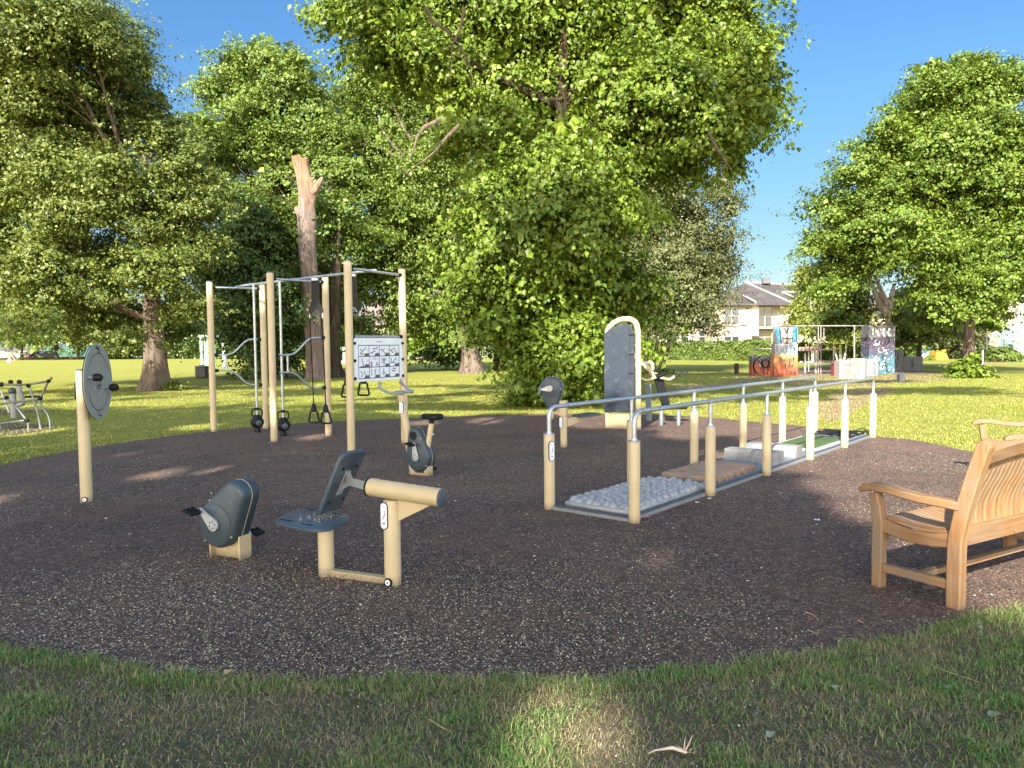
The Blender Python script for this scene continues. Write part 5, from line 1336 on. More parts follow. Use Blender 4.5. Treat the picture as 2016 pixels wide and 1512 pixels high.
for s_, sk in ((3.86, .0), (4.55, .02)):
    mb = MB(); R = [(-.13, 0), (.13, 0), (.105, .15), (-.105, .15)]
    mb.prism(None, Q(s_, WID/2-Wd/2+.04, .048), u, Z3, w, [(0, R), (Wd-.08, R)]); mb.build('concrete_beam', CONC, t)
mb = MB(); R = rrect(1.62, Wd-.08, .16, 5); mb.prism(None, Q(6.05, WID/2, .048), u, w, Z3, [(0, R), (.022, inset(R, .005))]); rimm = mb.build('turf_rim', mat('white_rim', (.5, .52, .55, 1), .5), t)
mb = MB(); R = inset(R, .05); mb.prism(None, Q(6.05, WID/2, .07), u, w, Z3, [(0, R), (.012, inset(R, .012)), (.016, inset(R, .03))]); mb.build('turf_mat', TURF, t)
for i in range(5):
    mb = MB(); mb.box(Q(7.08+i*.18, WID/2, .085), (.055, Wd-.10-(.2 if i % 2 else 0), .022), u, w, Z3, bev=.003)
    for v_ in (-.3, .3): mb.box(Q(7.08+i*.18, WID/2+v_, .06), (.04, .04, .03), u, w, Z3)
    mb.build('trail_bar', BLACK, t)

# ------------------------------------------------------------------ benches
def bench(label, loc, ang, group):
    t = thing('park_bench', label, 'bench', (0, 0, 0), group)
    Lb = 1.62; X = Vector((1, 0, 0))
    for x in (.0, Lb):
        mb = MB(); mb.sweep([(x, 0, -.02), (x, 0, .22), (x, -.003, .42), (x, -.045, .62), (x, -.10, .82), (x, -.155, 1.0), (x, -.165, 1.015)], X, .072, [.088, .088, .088, .086, .082, .078, .05]); mb.build('rear_leg', WOODZ, t)
        mb = MB(); mb.sweep([(x, .50, -.02), (x, .50, .25), (x, .497, .42), (x, .512, .52), (x, .530, .615)], X, .068, [.072, .072, .072, .070, .062]); mb.build('front_leg', WOODZ, t)
        mb = MB(); mb.sweep([(x, -.03, .622), (x, .10, .628), (x, .22, .628), (x, .33, .640), (x, .44, .655), (x, .54, .655), (x, .60, .640), (x, .625, .622)], X, .085, [.052, .054, .050, .050, .054, .056, .050, .028]); mb.build('arm', WOODY, t)
        mb = MB(); mb.sweep([(x, .04, .405), (x, .14, .385), (x, .26, .378), (x, .38, .392), (x, .47, .412)], X, .040, [.085, .085, .080, .080, .085]); mb.build('side_rail', WOODY, t)
        mb = MB(); mb.box((x, .25, .135), (.036, .43, .055), bev=.003); mb.build('stretcher', WOODY, t)
    mb = MB(); mb.box((Lb/2, .25, .135), (Lb-.03, .05, .036), bev=.003); mb.build('long_stretcher', WOODX, t)
    mb = MB(); mb.box((Lb/2, .497, .385), (Lb-.06, .034, .085), bev=.003); mb.build('front_rail', WOODX, t)
    mb = MB(); n = 24; vs = []
    pts = []
    for i in range(n+1):
        s_ = i/n; zc = .935+.045*math.sin(s_*math.pi)
        pts.append(Vector((.036+(Lb-.072)*s_, -.150+.0, zc)))
    mb.sweep(pts, (0, 1, .3), .040, .095); mb.build('top_rail', WOODX, t)
    mb = MB(); mb.box((Lb/2, -.012, .435), (Lb-.068, .044, .115), (1, 0, 0), (0, 1, .08), (0, -.08, 1), bev=.004); mb.box((Lb*.36, -.037, .405), (.02, .006, .014)); mb.build('lower_back_rail', WOODX, t)
    mb = MB(); ns = 30
    for i in range(ns):
        x = .065+(Lb-.13)*i/(ns-1); top = .90+.045*math.sin((x/Lb)*math.pi)
        mb.sweep([(x, .0, .47), (x, .012, .54), (x, .002, .62), (x, -.030, .70), (x, -.075, .79), (x, -.125, top-.01)], X, .036, .016)
    mb.build('backrest', WOODZ, t)
    mb = MB()
    for i in range(ns):
        x = .055+(Lb-.11)*i/(ns-1)
        mb.sweep([(x, .02, .452), (x, .10, .436), (x, .22, .424), (x, .34, .430), (x, .45, .448), (x, .51, .448), (x, .535, .436)], X, .040, .018)
    mb.build('seat', WOODY, t)
    for x, sg in ((.0, 1), (Lb, -1)):
        mb = MB(); mb.add([(x+sg*.03, .50-.012, .34), (x+sg*.03, .50+.012, .34), (x+sg*.03, .512, .24), (x+sg*.03, .488, .24), (x+sg*.11, .488, .34), (x+sg*.11, .512, .34)], [(0, 4, 5, 1), (0, 1, 2, 3), (0, 3, 4), (1, 5, 2), (3, 2, 5, 4)])
        mb.build('corner_brace', WOODX, t, smooth=False)
    t.location = loc; t.rotation_euler = (0, 0, ang); return t
ra, rf = G(1881, 1198), G(1722, 1152)
fd = (rf-ra).normalized(); ang = math.atan2(fd.y, fd.x)-math.pi/2
b1 = bench('slatted teak bench in the right foreground seen from behind its near end', ra, ang, 'teak benches by the rubber surface')
b2 = copy_tree(b1); b2['label'] = 'sunlit teak bench beyond the first one, cut off by the right edge'
near_arm = G(1978, 862, .64); far_arm = G(1917, 832, .64)
ld = (far_arm-near_arm); ld.z = 0; ld.normalize()
fdir = Vector((-ld.y, ld.x, 0))           # facing left
# local +x = length, local +y = forward = +x rotated by 90 degrees
b2.location = near_arm-fdir*.625; b2.location.z = 0
b2.rotation_euler = (0, 0, math.atan2(ld.y, ld.x))

# ------------------------------------------------------------------ far left metal trainer
Yl = G(60, 846).y
t = thing('bar_trainer', 'low trainer of bent steel bars with black joints cut off by the left edge', 'exercise machine', G(40, 846))
DKB = mat('bronze_bar', (0.16, 0.15, 0.12, 1), .45, .4, var=.2)
DKS = mat('shaded_steel_bar', (0.20, 0.21, 0.215, 1), .45, .6, var=.2)  # steel colour darkened to carry the shade over these bars
def P_(x, y, dy=0): return D(x, y, Yl+dy)
for pts, r, m in (([(-40, 756), (0, 757), (30, 757.5), (52, 757.5), (75, 754), (92, 751), (99, 747), (102, 743)], .022, DKB), ([(-30, 800), (20, 793), (50, 789), (78, 785.5)], .022, DKB), ([(94, 753), (88, 766), (81, 781)], .022, DKB),
                ([(78, 786), (79, 796), (88, 807), (95, 818), (98.5, 830), (99, 844)], .020, DKS), ([(58, 764), (65, 783), (74, 810), (79, 838), (81, 849)], .021, DKS), ([(16, 786), (34, 803), (50, 824)], .021, DKS), ([(-20, 840), (0, 834), (48, 828)], .021, DKS), ([(55, 832), (56.5, 846)], .021, DKS), ([(0, 836), (1.5, 848), (0, 860)], .021, DKS), ([(-20, 785), (10, 785)], .02, DKB)):
    P = [P_(x, y, (Yl*0 if y < 835 else 0)) for x, y in pts]
    mb = MB(); mb.tube(bend_path(P, .08, 3), r, 10); mb.build('frame_bar', m, t)
for x, y, r in ((56, 759, .045), (96, 750, .04), (79, 784, .05), (13, 783, .045), (53, 828, .04), (3, 757, .05)):
    mb = MB(); mb.sphere(P_(x, y), r, 10, 7); mb.build('joint', BLACK, t)
Ym = G(28, 823).y
t = thing('twin_wheel_machine', 'grey post machine with two round dark pads behind the bent bars at far left', 'exercise machine', G(28, 823))
GPP = mat('warm_grey_post', (.26, .25, .23, 1), .5, var=.1)
q = G(28, 823); mb = MB(); mb.capcyl(q-Z3*.02, D(25, 775, Ym), .07, 16); mb.build('post', GPP, t)
mb = MB(); mb.sphere(D(24, 770, Ym), .085, 14, 9); mb.build('hub', DARKP, t)
for x, y, s_ in ((21, 752, 1), (38, 752, .9)):
    mb = MB(); mb.sphere(D(x, y, Ym+.1), .065, 12, 8, (1, .5, .85)); mb.build('pad', BLACK, t)
mb = MB(); mb.tube([D(36, 756, Ym), D(40, 778, Ym), D(46, 794, Ym)], [.05, .07, .06], 10); mb.tube([D(46, 794, Ym), D(30, 800, Ym)], [.06, .05], 10); mb.build('pad_arm', GPP, t)
mb = MB(); mb.box(D(66, 781, Ym+.2), (.34, .2, .05), bev=.01); mb.build('seat', BLACK, t)
mb = MB(); mb.tube([D(2, 770, Ym), D(8, 785, Ym), D(18, 812, Ym)], .028, 8); mb.build('side_arm', SILV, t)

# green posts, bin, bollard, goals
GRN = mat('pale_green_paint', (0.40, 0.56, 0.40, 1), .5, var=.06)
t = thing('playground_posts', 'pale green posted play frame far off behind the left frame post', 'play equipment', G(415, 722))
Yp = G(415, 721).y
for x, y0, y1 in ((396, 664, 720), (404, 668, 721), (409, 664, 722), (415, 664, 722), (421, 668, 720)):
    b0 = D(x, y0, Yp+random.uniform(-.5, .5)); mb = MB(); mb.cyl((b0.x, b0.y, 0), b0, .14, None, 12); mb.build('post', GRN, t)
mb = MB(); a0, a1 = D(394, 662, Yp), D(430, 662, Yp); mb.box((a0+a1)/2, ((a1-a0).length, .9, .18), bev=.04); mb.build('top_beam', WHITE, t)
t = thing('play_post', 'single white post standing apart right of the pale green play frame', 'post', G(440, 722))
b0 = D(440, 676, G(440, 722).y); mb = MB(); mb.cyl((b0.x, b0.y, 0), b0, .13, None, 12); mb.build('post', mat('pale_post', (.6, .66, .56, 1), .5), t)
mb = MB(); mb.tube([b0, b0+Z3*.03], [.14, .10], 12); mb.build('post_cap', WHITE, t)
t = thing('litter_bin', 'dark square litter bin beside the pale green posts', 'bin', G(398, 744))
q = G(398, 744); k = q.y/F
mb = MB(); mb.box(q+Z3*.32, (.58, .5, .60), bev=.03)
for i in range(7): mb.box(q+Vector((-.24+.08*i, -.255, .32)), (.05, .02, .52), bev=.004)
mb.build('bin_body', mat('bin_dark', (.05, .05, .055, 1), .5), t)
mb = MB(); mb.box(q+Z3*.64, (.62, .54, .05), bev=.02); mb.tube([q+Z3*.66, q+Z3*.72], [.2, .12], 12); mb.build('bin_lid', mat('bin_lid', (.2, .21, .21, 1), .5), t)
t = thing('goal_frame', 'low white rack with two uprights behind the straps and broken trunk', 'rack', G(668, 716))
Yp = G(668, 716).y
for x in (659, 677): b0 = D(x, 678, Yp); mb = MB(); mb.cyl((b0.x, b0.y, 0), b0, .12, None, 10); mb.build('upright', WHITE, t)
mb = MB(); a0, a1 = D(655, 680, Yp), D(684, 680, Yp); mb.box((a0+a1)/2, ((a1-a0).length, .12, .12), bev=.02); q0, q1 = G(655, 715), G(690, 715); mb.box((q0+q1)/2+Z3*.06, ((q1-q0).length, .3, .12), bev=.02); mb.build('cross_bar', WHITE, t)
t = thing('bollard', 'short dark timber bollard alone on the lawn left of the graffiti wall', 'bollard', G(1450, 736))
q = G(1450, 736); mb = MB(); mb.capcyl(q-Z3*.05, q+Z3*.55, .115, 18, .02); mb.build('post', BARKD, t); mb = MB(); mb.tube([q+Z3*.548, q+Z3*.556], [.09, .085], 16); mb.build('top_face', BARK, t)
t = thing('stone_block', 'small grey square block on the bark before the graffiti tower', 'block', G(1774, 750))
q = G(1774, 750); mb = MB(); mb.box(q+Z3*.14, (.26, .26, .30), bev=.015); mb.build('block', CONC, t); mb = MB(); mb.box(q+Z3*.293, (.20, .20, .008), bev=.003); mb.build('block_top', SLATE, t)

# ------------------------------------------------------------------ graffiti climbing blocks
def paint_mat(name, stops, sc=1.5, axis=2, lo=0, hi=1, dist=.4, extra=None):
    m, t_, b_ = base_mat(name); tc = nd(t_, 'ShaderNodeTexCoord'); sx = nd(t_, 'ShaderNodeSeparateXYZ'); t_.links.new(tc.outputs['Object'], sx.inputs[0])
    v = coords(t_); n1 = noise(t_, v, sc, 5, .6, 1.0)
    mr = nd(t_, 'ShaderNodeMapRange'); mr.inputs[1].default_value = lo; mr.inputs[2].default_value = hi; t_.links.new(sx.outputs[axis], mr.inputs[0])
    ad = nd(t_, 'ShaderNodeMath', operation='MULTIPLY_ADD'); ad.inputs[1].default_value = dist; t_.links.new(n1, ad.inputs[0]); t_.links.new(mr.outputs[0], ad.inputs[2])
    sb = nd(t_, 'ShaderNodeMath', operation='SUBTRACT'); sb.inputs[1].default_value = dist/2; t_.links.new(ad.outputs[0], sb.inputs[0])
    c = ramp(t_, sb.outputs[0], stops)
    if extra:
        f = ramp(t_, noise(t_, v, extra[0], 3, .5, 2.0), [(extra[1], (0, 0, 0, 1)), (extra[1]+.03, (1, 1, 1, 1))]); c = mix(t_, f, c, extra[2])
    t_.links.new(c, b_.inputs['Base Color']); b_.inputs['Roughness'].default_value = .8; return m
OR = paint_mat('orange_spray', [(0, (.27, .045, .02, 1)), (.45, (.34, .095, .035, 1)), (.75, (.37, .165, .05, 1)), (1, (.38, .24, .10, 1))], 1.2, 2, 0, 1.0, .5)
ORD = paint_mat('charcoal_orange_spray', [(0, (.36, .06, .025, 1)), (.5, (.30, .09, .04, 1)), (.75, (.13, .10, .095, 1)), (1, (.20, .19, .19, 1))], 1.6, 2, 0, 1.0, .5)
WALLW = mat('white_render_block', (.31, .27, .235, 1), .85, var=.08, scale=2, dirt=(.4, .36, .32, 1), dirt_amt=.4)
BLU = mat('sky_blue_spray', (.07, .26, .40, 1), .7, var=.2)
TEAL = paint_mat('shaded_teal_purple_spray', [(0, (.04, .11, .14, 1)), (.35, (.05, .15, .18, 1)), (.6, (.04, .06, .10, 1)), (.8, (.07, .04, .07, 1)), (1, (.025, .02, .04, 1))], 2.5, 2, 0, 1.7, .9, (5.0, .60, (.32, .36, .38, 1)))  # spray colours darkened throughout, the shade on the tower is painted in
GREYB = mat('grey_concrete_block', (.11, .11, .11, 1), .85, var=.25, scale=3, dirt=(.07, .07, .08, 1), dirt_amt=.7)  # grey lowered too, for the shade on the tower top
def block(parent, name, px0, px1, ptop, pbot, m, depth=.5, base=None, zs=None, side=None, Yc=None):
    """upright block whose front face spans the given outline"""
    Yb = G((px0+px1)/2, pbot).y if Yc is None else Yc
    A, B = D(px0, (ptop+pbot)/2, Yb), D(px1, (ptop+pbot)/2, Yb); z0, z1 = D((px0+px1)/2, pbot, Yb).z, D((px0+px1)/2, ptop, Yb).z
    z0 = 0 if Yc is None else z0
    mb = MB(); mb.box(((A.x+B.x)/2, Yb+depth/2, (z0+z1)/2), (B.x-A.x, depth, z1-z0), bev=.02)
    return mb.build(name, m, parent, smooth=False), (A.x, B.x, z0, z1, Yb)
def strokes(parent, fr, L, w, m, name='graffiti'):
    x0, x1, z0, z1, Y = fr; mb = MB()
    for p in L: ribbon(mb, [(x0+(x1-x0)*a_, z0+(z1-z0)*b_) for a_, b_ in p], w, Vector((0, Y-.006, 0)), Vector((1, 0, 0)), Z3, Vector((0, -1, 0)))
    return mb.build(name, m, parent, smooth=False)
GL = {'s': [[(.8, .9), (.4, 1), (.2, .75), (.7, .5), (.8, .2), (.4, 0), (.1, .15)]], 'w': [[(0, .6), (.2, 0), (.45, .5), (.7, 0), (.95, .65)]], 'i': [[(.5, .6), (.5, 0)], [(.5, .85), (.5, .95)]], 'p': [[(.15, .65), (.15, -.5)], [(.15, .55), (.6, .7), (.85, .35), (.5, .0), (.15, .15)]], 't': [[(.45, 1), (.45, .05), (.8, .0)], [(.1, .65), (.85, .68)]],
      'f': [[(.85, .95), (.5, 1), (.4, .7), (.4, -.2)], [(.1, .5), (.75, .52)]], 'o': [[(.5, .65), (.15, .45), (.2, .1), (.55, 0), (.85, .25), (.8, .55), (.5, .65)]], 'r': [[(.2, .65), (.2, 0)], [(.2, .4), (.5, .65), (.85, .6)]], 'l': [[(.3, 1), (.25, .05), (.75, 0)]], 'u': [[(.15, .65), (.2, .1), (.5, 0), (.8, .15), (.85, .65)], [(.85, .65), (.85, 0)]], 'e': [[(.2, .35), (.8, .4), (.6, .65), (.2, .5), (.2, .1), (.7, .02)]]}
def word(wd_, x, y, cw_, ch_):
    out = []
    for i, c in enumerate(wd_):
        for p in GL[c]: out.append([(x+cw_*(i+a_*.85), y+ch_*b_) for a_, b_ in p])
    return out
t = thing('graffiti_wall', 'stepped climbing wall sprayed orange below and white and blue above', 'climbing wall', G(1526, 741))
o1, f1 = block(t, 'left_panel', 1481, 1524, 701, 740, ORD, .55)
strokes(t, f1, [arc(.48, .5, .42, 100, 260, 14, .5), [(.1, 1), (.05, .5), (.12, .0)], arc(.62, .62, .2, 0, 330, 12, .2), arc(.9, .70, .16, 0, 330, 12, .22), [(.55, .1), (.5, .5), (.42, .85)], [(.2, .85), (.45, .55), (.4, .3)], [(.72, .55), (.70, .05)]], .07, INK)
strokes(t, f1, [arc(.5, .5, .42, 110, 250, 12, .5), [(.3, .55), (.38, .62), (.34, .45), (.48, .6)]], .025, WHITE, 'white_lines')
o2, f2 = block(t, 'right_panel', 1524, 1571, 698, 741, OR, .6)
strokes(t, f2, word('swipt', .22, .66, .135, .22)+word('for', .42, .38, .15, .22)+word('lou', .50, .06, .14, .26)+[[(-.3, .9), (-.05, .55), (.12, .3), (.2, .02)]], .045, INKR if False else INK)
o3, f3 = block(t, 'middle_panel', 1526, 1571, 677, 699, WALLW, .55, Yc=f2[4]+.02)
strokes(t, f3, [[(.05, .85), (.1, .3)], [(.2, .85), (.3, .8), (.25, .2), (.15, .1)], arc(.42, .5, .07, 0, 330, 10, .35), [(.5, .15), (.52, .85), (.6, .5), (.64, .85), (.66, .15)], arc(.75, .5, .06, 0, 330, 10, .35), [(.84, .85), (.84, .1)], [(.84, .5), (.95, .85)], [(.84, .5), (.97, .1)]], .05, mat('blue_grey_spray', (.10, .20, .30, 1), .8))
o4, f4 = block(t, 'upper_panel', 1529, 1570, 642, 677, WALLW, .55, Yc=f2[4]+.04)
strokes(t, f4, [[(.0, .95), (.08, .5), (.16, .02)]], .22, BLU, 'blue_band'); strokes(t, f4, [[(.82, .95), (.80, .5), (.78, .08)], [(.95, .9), (.94, .1)]], .14, BLU, 'blue_band')
strokes(t, f4, [[(.15, .9), (.18, .5), (.22, .05)], [(.1, .95), (.4, 1.0), (.9, .97)], [(.32, .9), (.42, .8), (.46, .6)], [(.6, .95), (.55, .8), (.5, .6)], [(.3, .1), (.3, .4), (.35, .3), (.72, .3), (.78, .38), (.78, .1)], [(.5, .98), (.5, .0)], arc(.48, .03, .06, 0, 180, 8), [(.93, .95), (.94, .1)]], .05, INK)
strokes(t, f4, [[(.80, .6), (.84, .85), (.88, .6)], [(.81, .68), (.87, .68)], [(.8, .5), (.84, .35), (.88, .5)], [(.8, .1), (.88, .1), (.84, .3)]], .03, INK)
t = thing('climbing_bars', 'thin metal climbing bars linking the orange wall to the grey tower', 'climbing frame', G(1650, 738))
Yb = G(1620, 736).y; PB_ = mat('painted_bar', (.32, .29, .27, 1), .5, .3, var=.2)
for (x0, y0, x1, y1, r) in ((1530, 642, 1660, 641.5, .035), (1528, 654, 1572, 654, .03), (1553, 642, 1553, 677, .03), (1660, 641.5, 1760, 641.5, .035), (1682, 641, 1682, 735, .04), (1725, 641, 1725, 706, .04), (1682, 664, 1725, 664, .03), (1611, 642, 1611, 736, .025), (1616, 642, 1616, 736, .025), (1622, 645, 1622, 678, .02),
                        (1574, 688, 1616, 688, .03), (1616, 688, 1641, 688, .035), (1641, 681, 1641, 733, .04), (1574, 714, 1653, 714, .035), (1574, 712, 1653, 711, .03), (1592, 692, 1592, 732, .035), (1585, 695, 1585, 735, .05), (1606, 694, 1606, 735, .06), (1712, 664, 1712, 706, .03), (1722, 664, 1722, 706, .03), (1484, 688, 1526, 686, .03), (1484, 688, 1484, 702, .03), (1520, 656, 1520, 688, .03), (1520, 656, 1530, 654, .03)):
    mb = MB(); mb.cyl(D(x0, y0, Yb), D(x1, y1, Yb), r, None, 8); mb.build('bar', PB_, t)
o5, f5 = block(t, 'beam', 1574, 1615, 683, 691, WALLW, .2, Yc=Yb-.1)
strokes(o5, f5, [[(.1, .2), (.15, .8)], arc(.3, .5, .05, 0, 330, 8, .3), [(.42, .2), (.45, .8), (.5, .2)], arc(.65, .5, .05, 40, 320, 8, .3), [(.8, .2), (.84, .8)], [(.9, .7), (.95, .3)]], .06, INKR)
t = thing('graffiti_tower', 'tall grey concrete tower sprayed teal and purple under its plain top', 'climbing wall', G(1745, 738))
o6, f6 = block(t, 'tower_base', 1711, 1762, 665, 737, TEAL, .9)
o7, f7 = block(t, 'tower_top', 1711, 1763, 640, 665, GREYB, .9, Yc=f6[4]-.01)
rnd = random.Random(9)
for m_, n_s in ((INK, 17), (WHITE, 9)):
    L = []
    for _ in range(n_s):
        cx, cy, r = rnd.uniform(.15, .85), rnd.uniform(.08, .92), rnd.uniform(.05, .14); a0 = rnd.uniform(0, 360); L.append(arc(cx, cy, r, a0, a0+rnd.uniform(120, 260), 8, r*rnd.uniform(.5, 1.2)))
    strokes(t, f6, L, .045 if m_ is INK else .03, m_)
strokes(t, f7, [arc(.2+.2*i, .45, .07, 30*i, 30*i+220, 8, .3) for i in range(4)], .06, mat('pale_grey_spray', (.45, .45, .46, 1), .8))
t = thing('graffiti_blocks', 'three low white blocks with brown scribbles before the teal tower', 'blocks', G(1690, 746))
for x0, x1, y0, y1, L, m_ in ((1653, 1679, 710, 746, word('roe', .25, .7, .22, .2)+word('lo', .3, .38, .24, .2)+[[(.25, .05), (.4, .3)], arc(.65, .18, .1, 0, 300, 8)], mat('brown_spray', (.16, .10, .07, 1), .8)), (1677, 1704, 706, 746, [[(.2, .85), (.25, .4)], [(.35, .8), (.38, .5)], [(.5, .9), (.5, .3)], [(.2, .3), (.2, .05)], [(.25, .25), (.5, .22)]], MATS['brown_spray']if 'brown_spray' in MATS else INK),
                       (1716, 1729, 707, 741, [[(.3, .85), (.55, .6), (.3, .55), (.6, .3), (.25, .3), (.7, .05)]], INK), (1707, 1716, 707, 741, [[(.5, .9), (.4, .5)]], INKG)):
    o_, f_ = block(t, 'white_block', x0, x1, y0, y1, WALLW, .55); strokes(o_, f_, L, .045, m_)
o_, f_ = block(t, 'violet_panel', 1694, 1706, 708, 738, WALLW, .5); strokes(o_, f_, [arc(.35, .6, .15, 0, 300, 8, .12), arc(.65, .45, .15, 0, 300, 8, .15), [(.3, .7), (.5, .2), (.8, .6)]], .05, mat('violet_spray', (.22, .22, .48, 1), .8))
t = thing('red_block', 'dark red low block behind the scribbled white blocks', 'block', G(1648, 740)); o_, f_ = block(t, 'block', 1642, 1654, 717, 740, mat('maroon_paint', (.20, .045, .04, 1), .7), .4); mb = MB(); mb.box(((f_[0]+f_[1])/2, f_[4]+.2, f_[3]+.01), (f_[1]-f_[0]+.03, .43, .03)); mb.build('block_cap', mat('maroon_cap', (.16, .04, .035, 1), .7), t)
t = thing('grey_blocks', 'pair of dark grey concrete blocks with black marks right of the teal tower', 'blocks', G(1790, 733))
o_, f_ = block(t, 'tall_block', 1763, 1779, 689, 733, GREYB, .8); strokes(o_, f_, [[(.2, .6), (.25, .8), (.35, .55)], [(.3, .5), (.15, .2)]], .1, INK)
o_, f_ = block(t, 'long_block', 1779, 1817, 702, 731, GREYB, .9); strokes(o_, f_, [[(.4, .3), (.45, .85), (.5, .3)], [(.41, .5), (.49, .5)]], .09, INK); strokes(o_, f_, [[(x, .1), (x, .9)] for x in (.05, .12, .2, .27, .62, .8, .9)], .04, mat('drip_grey', (.12, .12, .13, 1), .8))

# ------------------------------------------------------------------ hedge
def hedge(label, pxs, top_px, n, size, dpt=1.6):
    P0 = G(*pxs[0]); P1 = G(*pxs[1]); h = D((pxs[0][0]+pxs[1][0])/2, top_px, (P0.y+P1.y)/2).z
    t = thing('hedge', label, 'hedge', (P0+P1)/2)
    d = (P1-P0); L = d.length; d.normalize(); nrm = Vector((-d.y, d.x, 0))
    mb = MB(); mb.box((P0+P1)/2+nrm*dpt/2+Z3*(h/2-.12), (L-.3, dpt-.35, h-.3), d, nrm, Z3, bev=.1); mb.build('branches', BARKD, t, smooth=False)
    s_ = RNG.uniform(0, L, n); f = RNG.uniform(0, 1, n); top = f < .35
    hz = np.where(top, h-RNG.uniform(0, .15, n)+.12*np.sin(s_*1.3)*np.sin(s_*.37), RNG.uniform(0.03, h, n)); dp = np.where(top, RNG.uniform(0, dpt, n), RNG.normal(.05, .10, n)+.12*np.sin(s_*2.1+hz*3))
    P = np.c_[P0.x+d.x*s_+nrm.x*dp, P0.y+d.y*s_+nrm.y*dp, hz]
    o = np.where(top[:, None], np.array([[0, 0, 1.0]]), -np.array([list(nrm)])); V, Fc = leaves(P, o, size); raw_mesh('foliage', V, Fc, LM_HEDGE, t)
hedge('long clipped green hedge in front of the cream house', ((1262, 708), (1538, 711)), 672.5, 26000, .20)
hedge('shaded hedge behind the climbing bars, right of the clipped one', ((1545, 712), (1760, 710)), 676, 16000, .22)
hedge('low bright hedge far behind the flared trunks', ((770, 704), (1000, 703)), 685, 12000, .35)

# ------------------------------------------------------------------ buildings
REND = mat('cream_render_wall', (.40, .34, .255, 1), .9, var=.04, scale=.6, dirt=(.6, .5, .4, 1), dirt_amt=.2)
PEACH = mat('peach_render_wall', (.70, .54, .42, 1), .9, var=.05, scale=.6)
FRAME = mat('white_window_frame', (.38, .38, .36, 1), .5, var=.03)
TRIM = mat('ridge_tile', (.27, .24, .22, 1), .7, var=.08)
def roof_mat():
    m, t_, b_ = base_mat('brown_slate_roof'); v = coords(t_, (1, 1, 1)); w_ = nd(t_, 'ShaderNodeTexBrick'); w_.inputs['Scale'].default_value = 1.6
    t_.links.new(v, w_.inputs['Vector']); c = ramp(t_, noise(t_, coords(t_, (.7, .7, 1.2)), 1.1, 7, .7), [(.3, (.050, .040, .037, 1)), (.55, (.085, .070, .066, 1)), (.8, (.19, .175, .17, 1))])
    w_.inputs['Color1'].default_value = (.9, .9, .9, 1); w_.inputs['Color2'].default_value = (1, 1, 1, 1); w_.inputs['Mortar'].default_value = (.5, .5, .5, 1)
    t_.links.new(mix(t_, 1.0, c, w_.outputs[0], 'MULTIPLY'), b_.inputs['Base Color']); b_.inputs['Roughness'].default_value = .85; return m
ROOF = roof_mat()
def glass_mat():
    m, t_, b_ = base_mat('window_glass'); b_.inputs['Base Color'].default_value = (.035, .042, .05, 1); b_.inputs['Roughness'].default_value = .08; b_.inputs['Specular IOR Level'].default_value = .7; return m
GLASS = glass_mat()
def window(parent, cx, cz, w_, h_, Y, cols=2, rows=2, recess=.0, blind=False):
    mb = MB(); f_ = .09
    mb.box((cx, Y-.03, cz+h_/2-f_/2), (w_, .12, f_)); mb.box((cx, Y-.03, cz-h_/2+f_/2), (w_, .12, f_))
    for sx in (-1, 1): mb.box((cx+sx*(w_/2-f_/2), Y-.031, cz), (f_, .118, h_-2*f_-.004))
    for i in range(1, cols): mb.box((cx-w_/2+w_*i/cols, Y-.033, cz), (f_*1.4, .11, h_-2*f_-.004))
    for j in range(1, rows): mb.box((cx, Y-.036, cz-h_/2+h_*j/rows), (w_-2*f_-.004, .10, f_*.8))
    fr = mb.build('window', FRAME, parent, smooth=False)
    mb = MB(); mb.box((cx, Y+.0, cz), (w_-.1, .05, h_-.1)); mb.build('pane', GLASS, fr, smooth=False)
    mb = MB(); mb.box((cx, Y-.10, cz-h_/2-.05), (w_+.2, .22, .09)); mb.build('sill', FRAME, fr, smooth=False)
    if blind: mb = MB(); mb.box((cx, Y-.0285, cz+h_*.25), (w_-.2, .012, h_*.42)); mb.build('blind', REND, fr, smooth=False)
YH = 86.0; kH = YH/F
def XH(px, Y=YH): return D(px, 650, Y).x
def ZH(py, px=1500, Y=YH): return D(px, py, Y).z
t = thing('cream_house', 'two-storey cream rendered house with brown slate hipped roof and balcony', 'house', (XH(1500), YH, 0))
ez = ZH(598)
mb = MB()
mb.box(((XH(1404)+XH(1480))/2, YH+5, ez/2), (XH(1480)-XH(1404), 10, ez)); mb.box(((XH(1480)+XH(1640))/2+.01, YH+6.5, ez/2-.01), (XH(1640)-XH(1480), 10, ez))
mb.build('wall', REND, t, smooth=False)
mb = MB(); mb.box((XH(1487), YH+.75, ez/2+1.2), (.75, 1.48, ez-2.5)); mb.build('pier', PEACH, t, smooth=False)
ov = .7; xa, xb = XH(1452), XH(1600)
def hip(parent, x0, x1, y0, y1, z0, rh, ridge=.5):
    mb = MB(); ym = (y0+y1)/2; ins = (y1-y0)/2*ridge
    A = [(x0, y0, z0), (x1, y0, z0), (x1, y1, z0), (x0, y1, z0)]; R0_, R1_ = (x0+ins, ym, z0+rh), (x1-ins, ym, z0+rh)
    B = [(x0, y0, z0-.18), (x1, y0, z0-.18), (x1, y1, z0-.18), (x0, y1, z0-.18)]
    mb.add(A+[R0_, R1_]+B, [(0, 1, 5, 4), (1, 2, 5), (2, 3, 4, 5), (3, 0, 4), (6, 7, 1, 0), (7, 8, 2, 1), (8, 9, 3, 2), (9, 6, 0, 3), (9, 8, 7, 6)])
    r = mb.build('roof', ROOF, parent, smooth=False); mb = MB()
    for a_, b_ in ((A[0], R0_), (A[1], R1_), (R0_, R1_)): mb.tube([Vector(a_)+Z3*.06, Vector(b_)+Z3*.06], .14, 6)
    mb.build('ridge', TRIM, r); return r
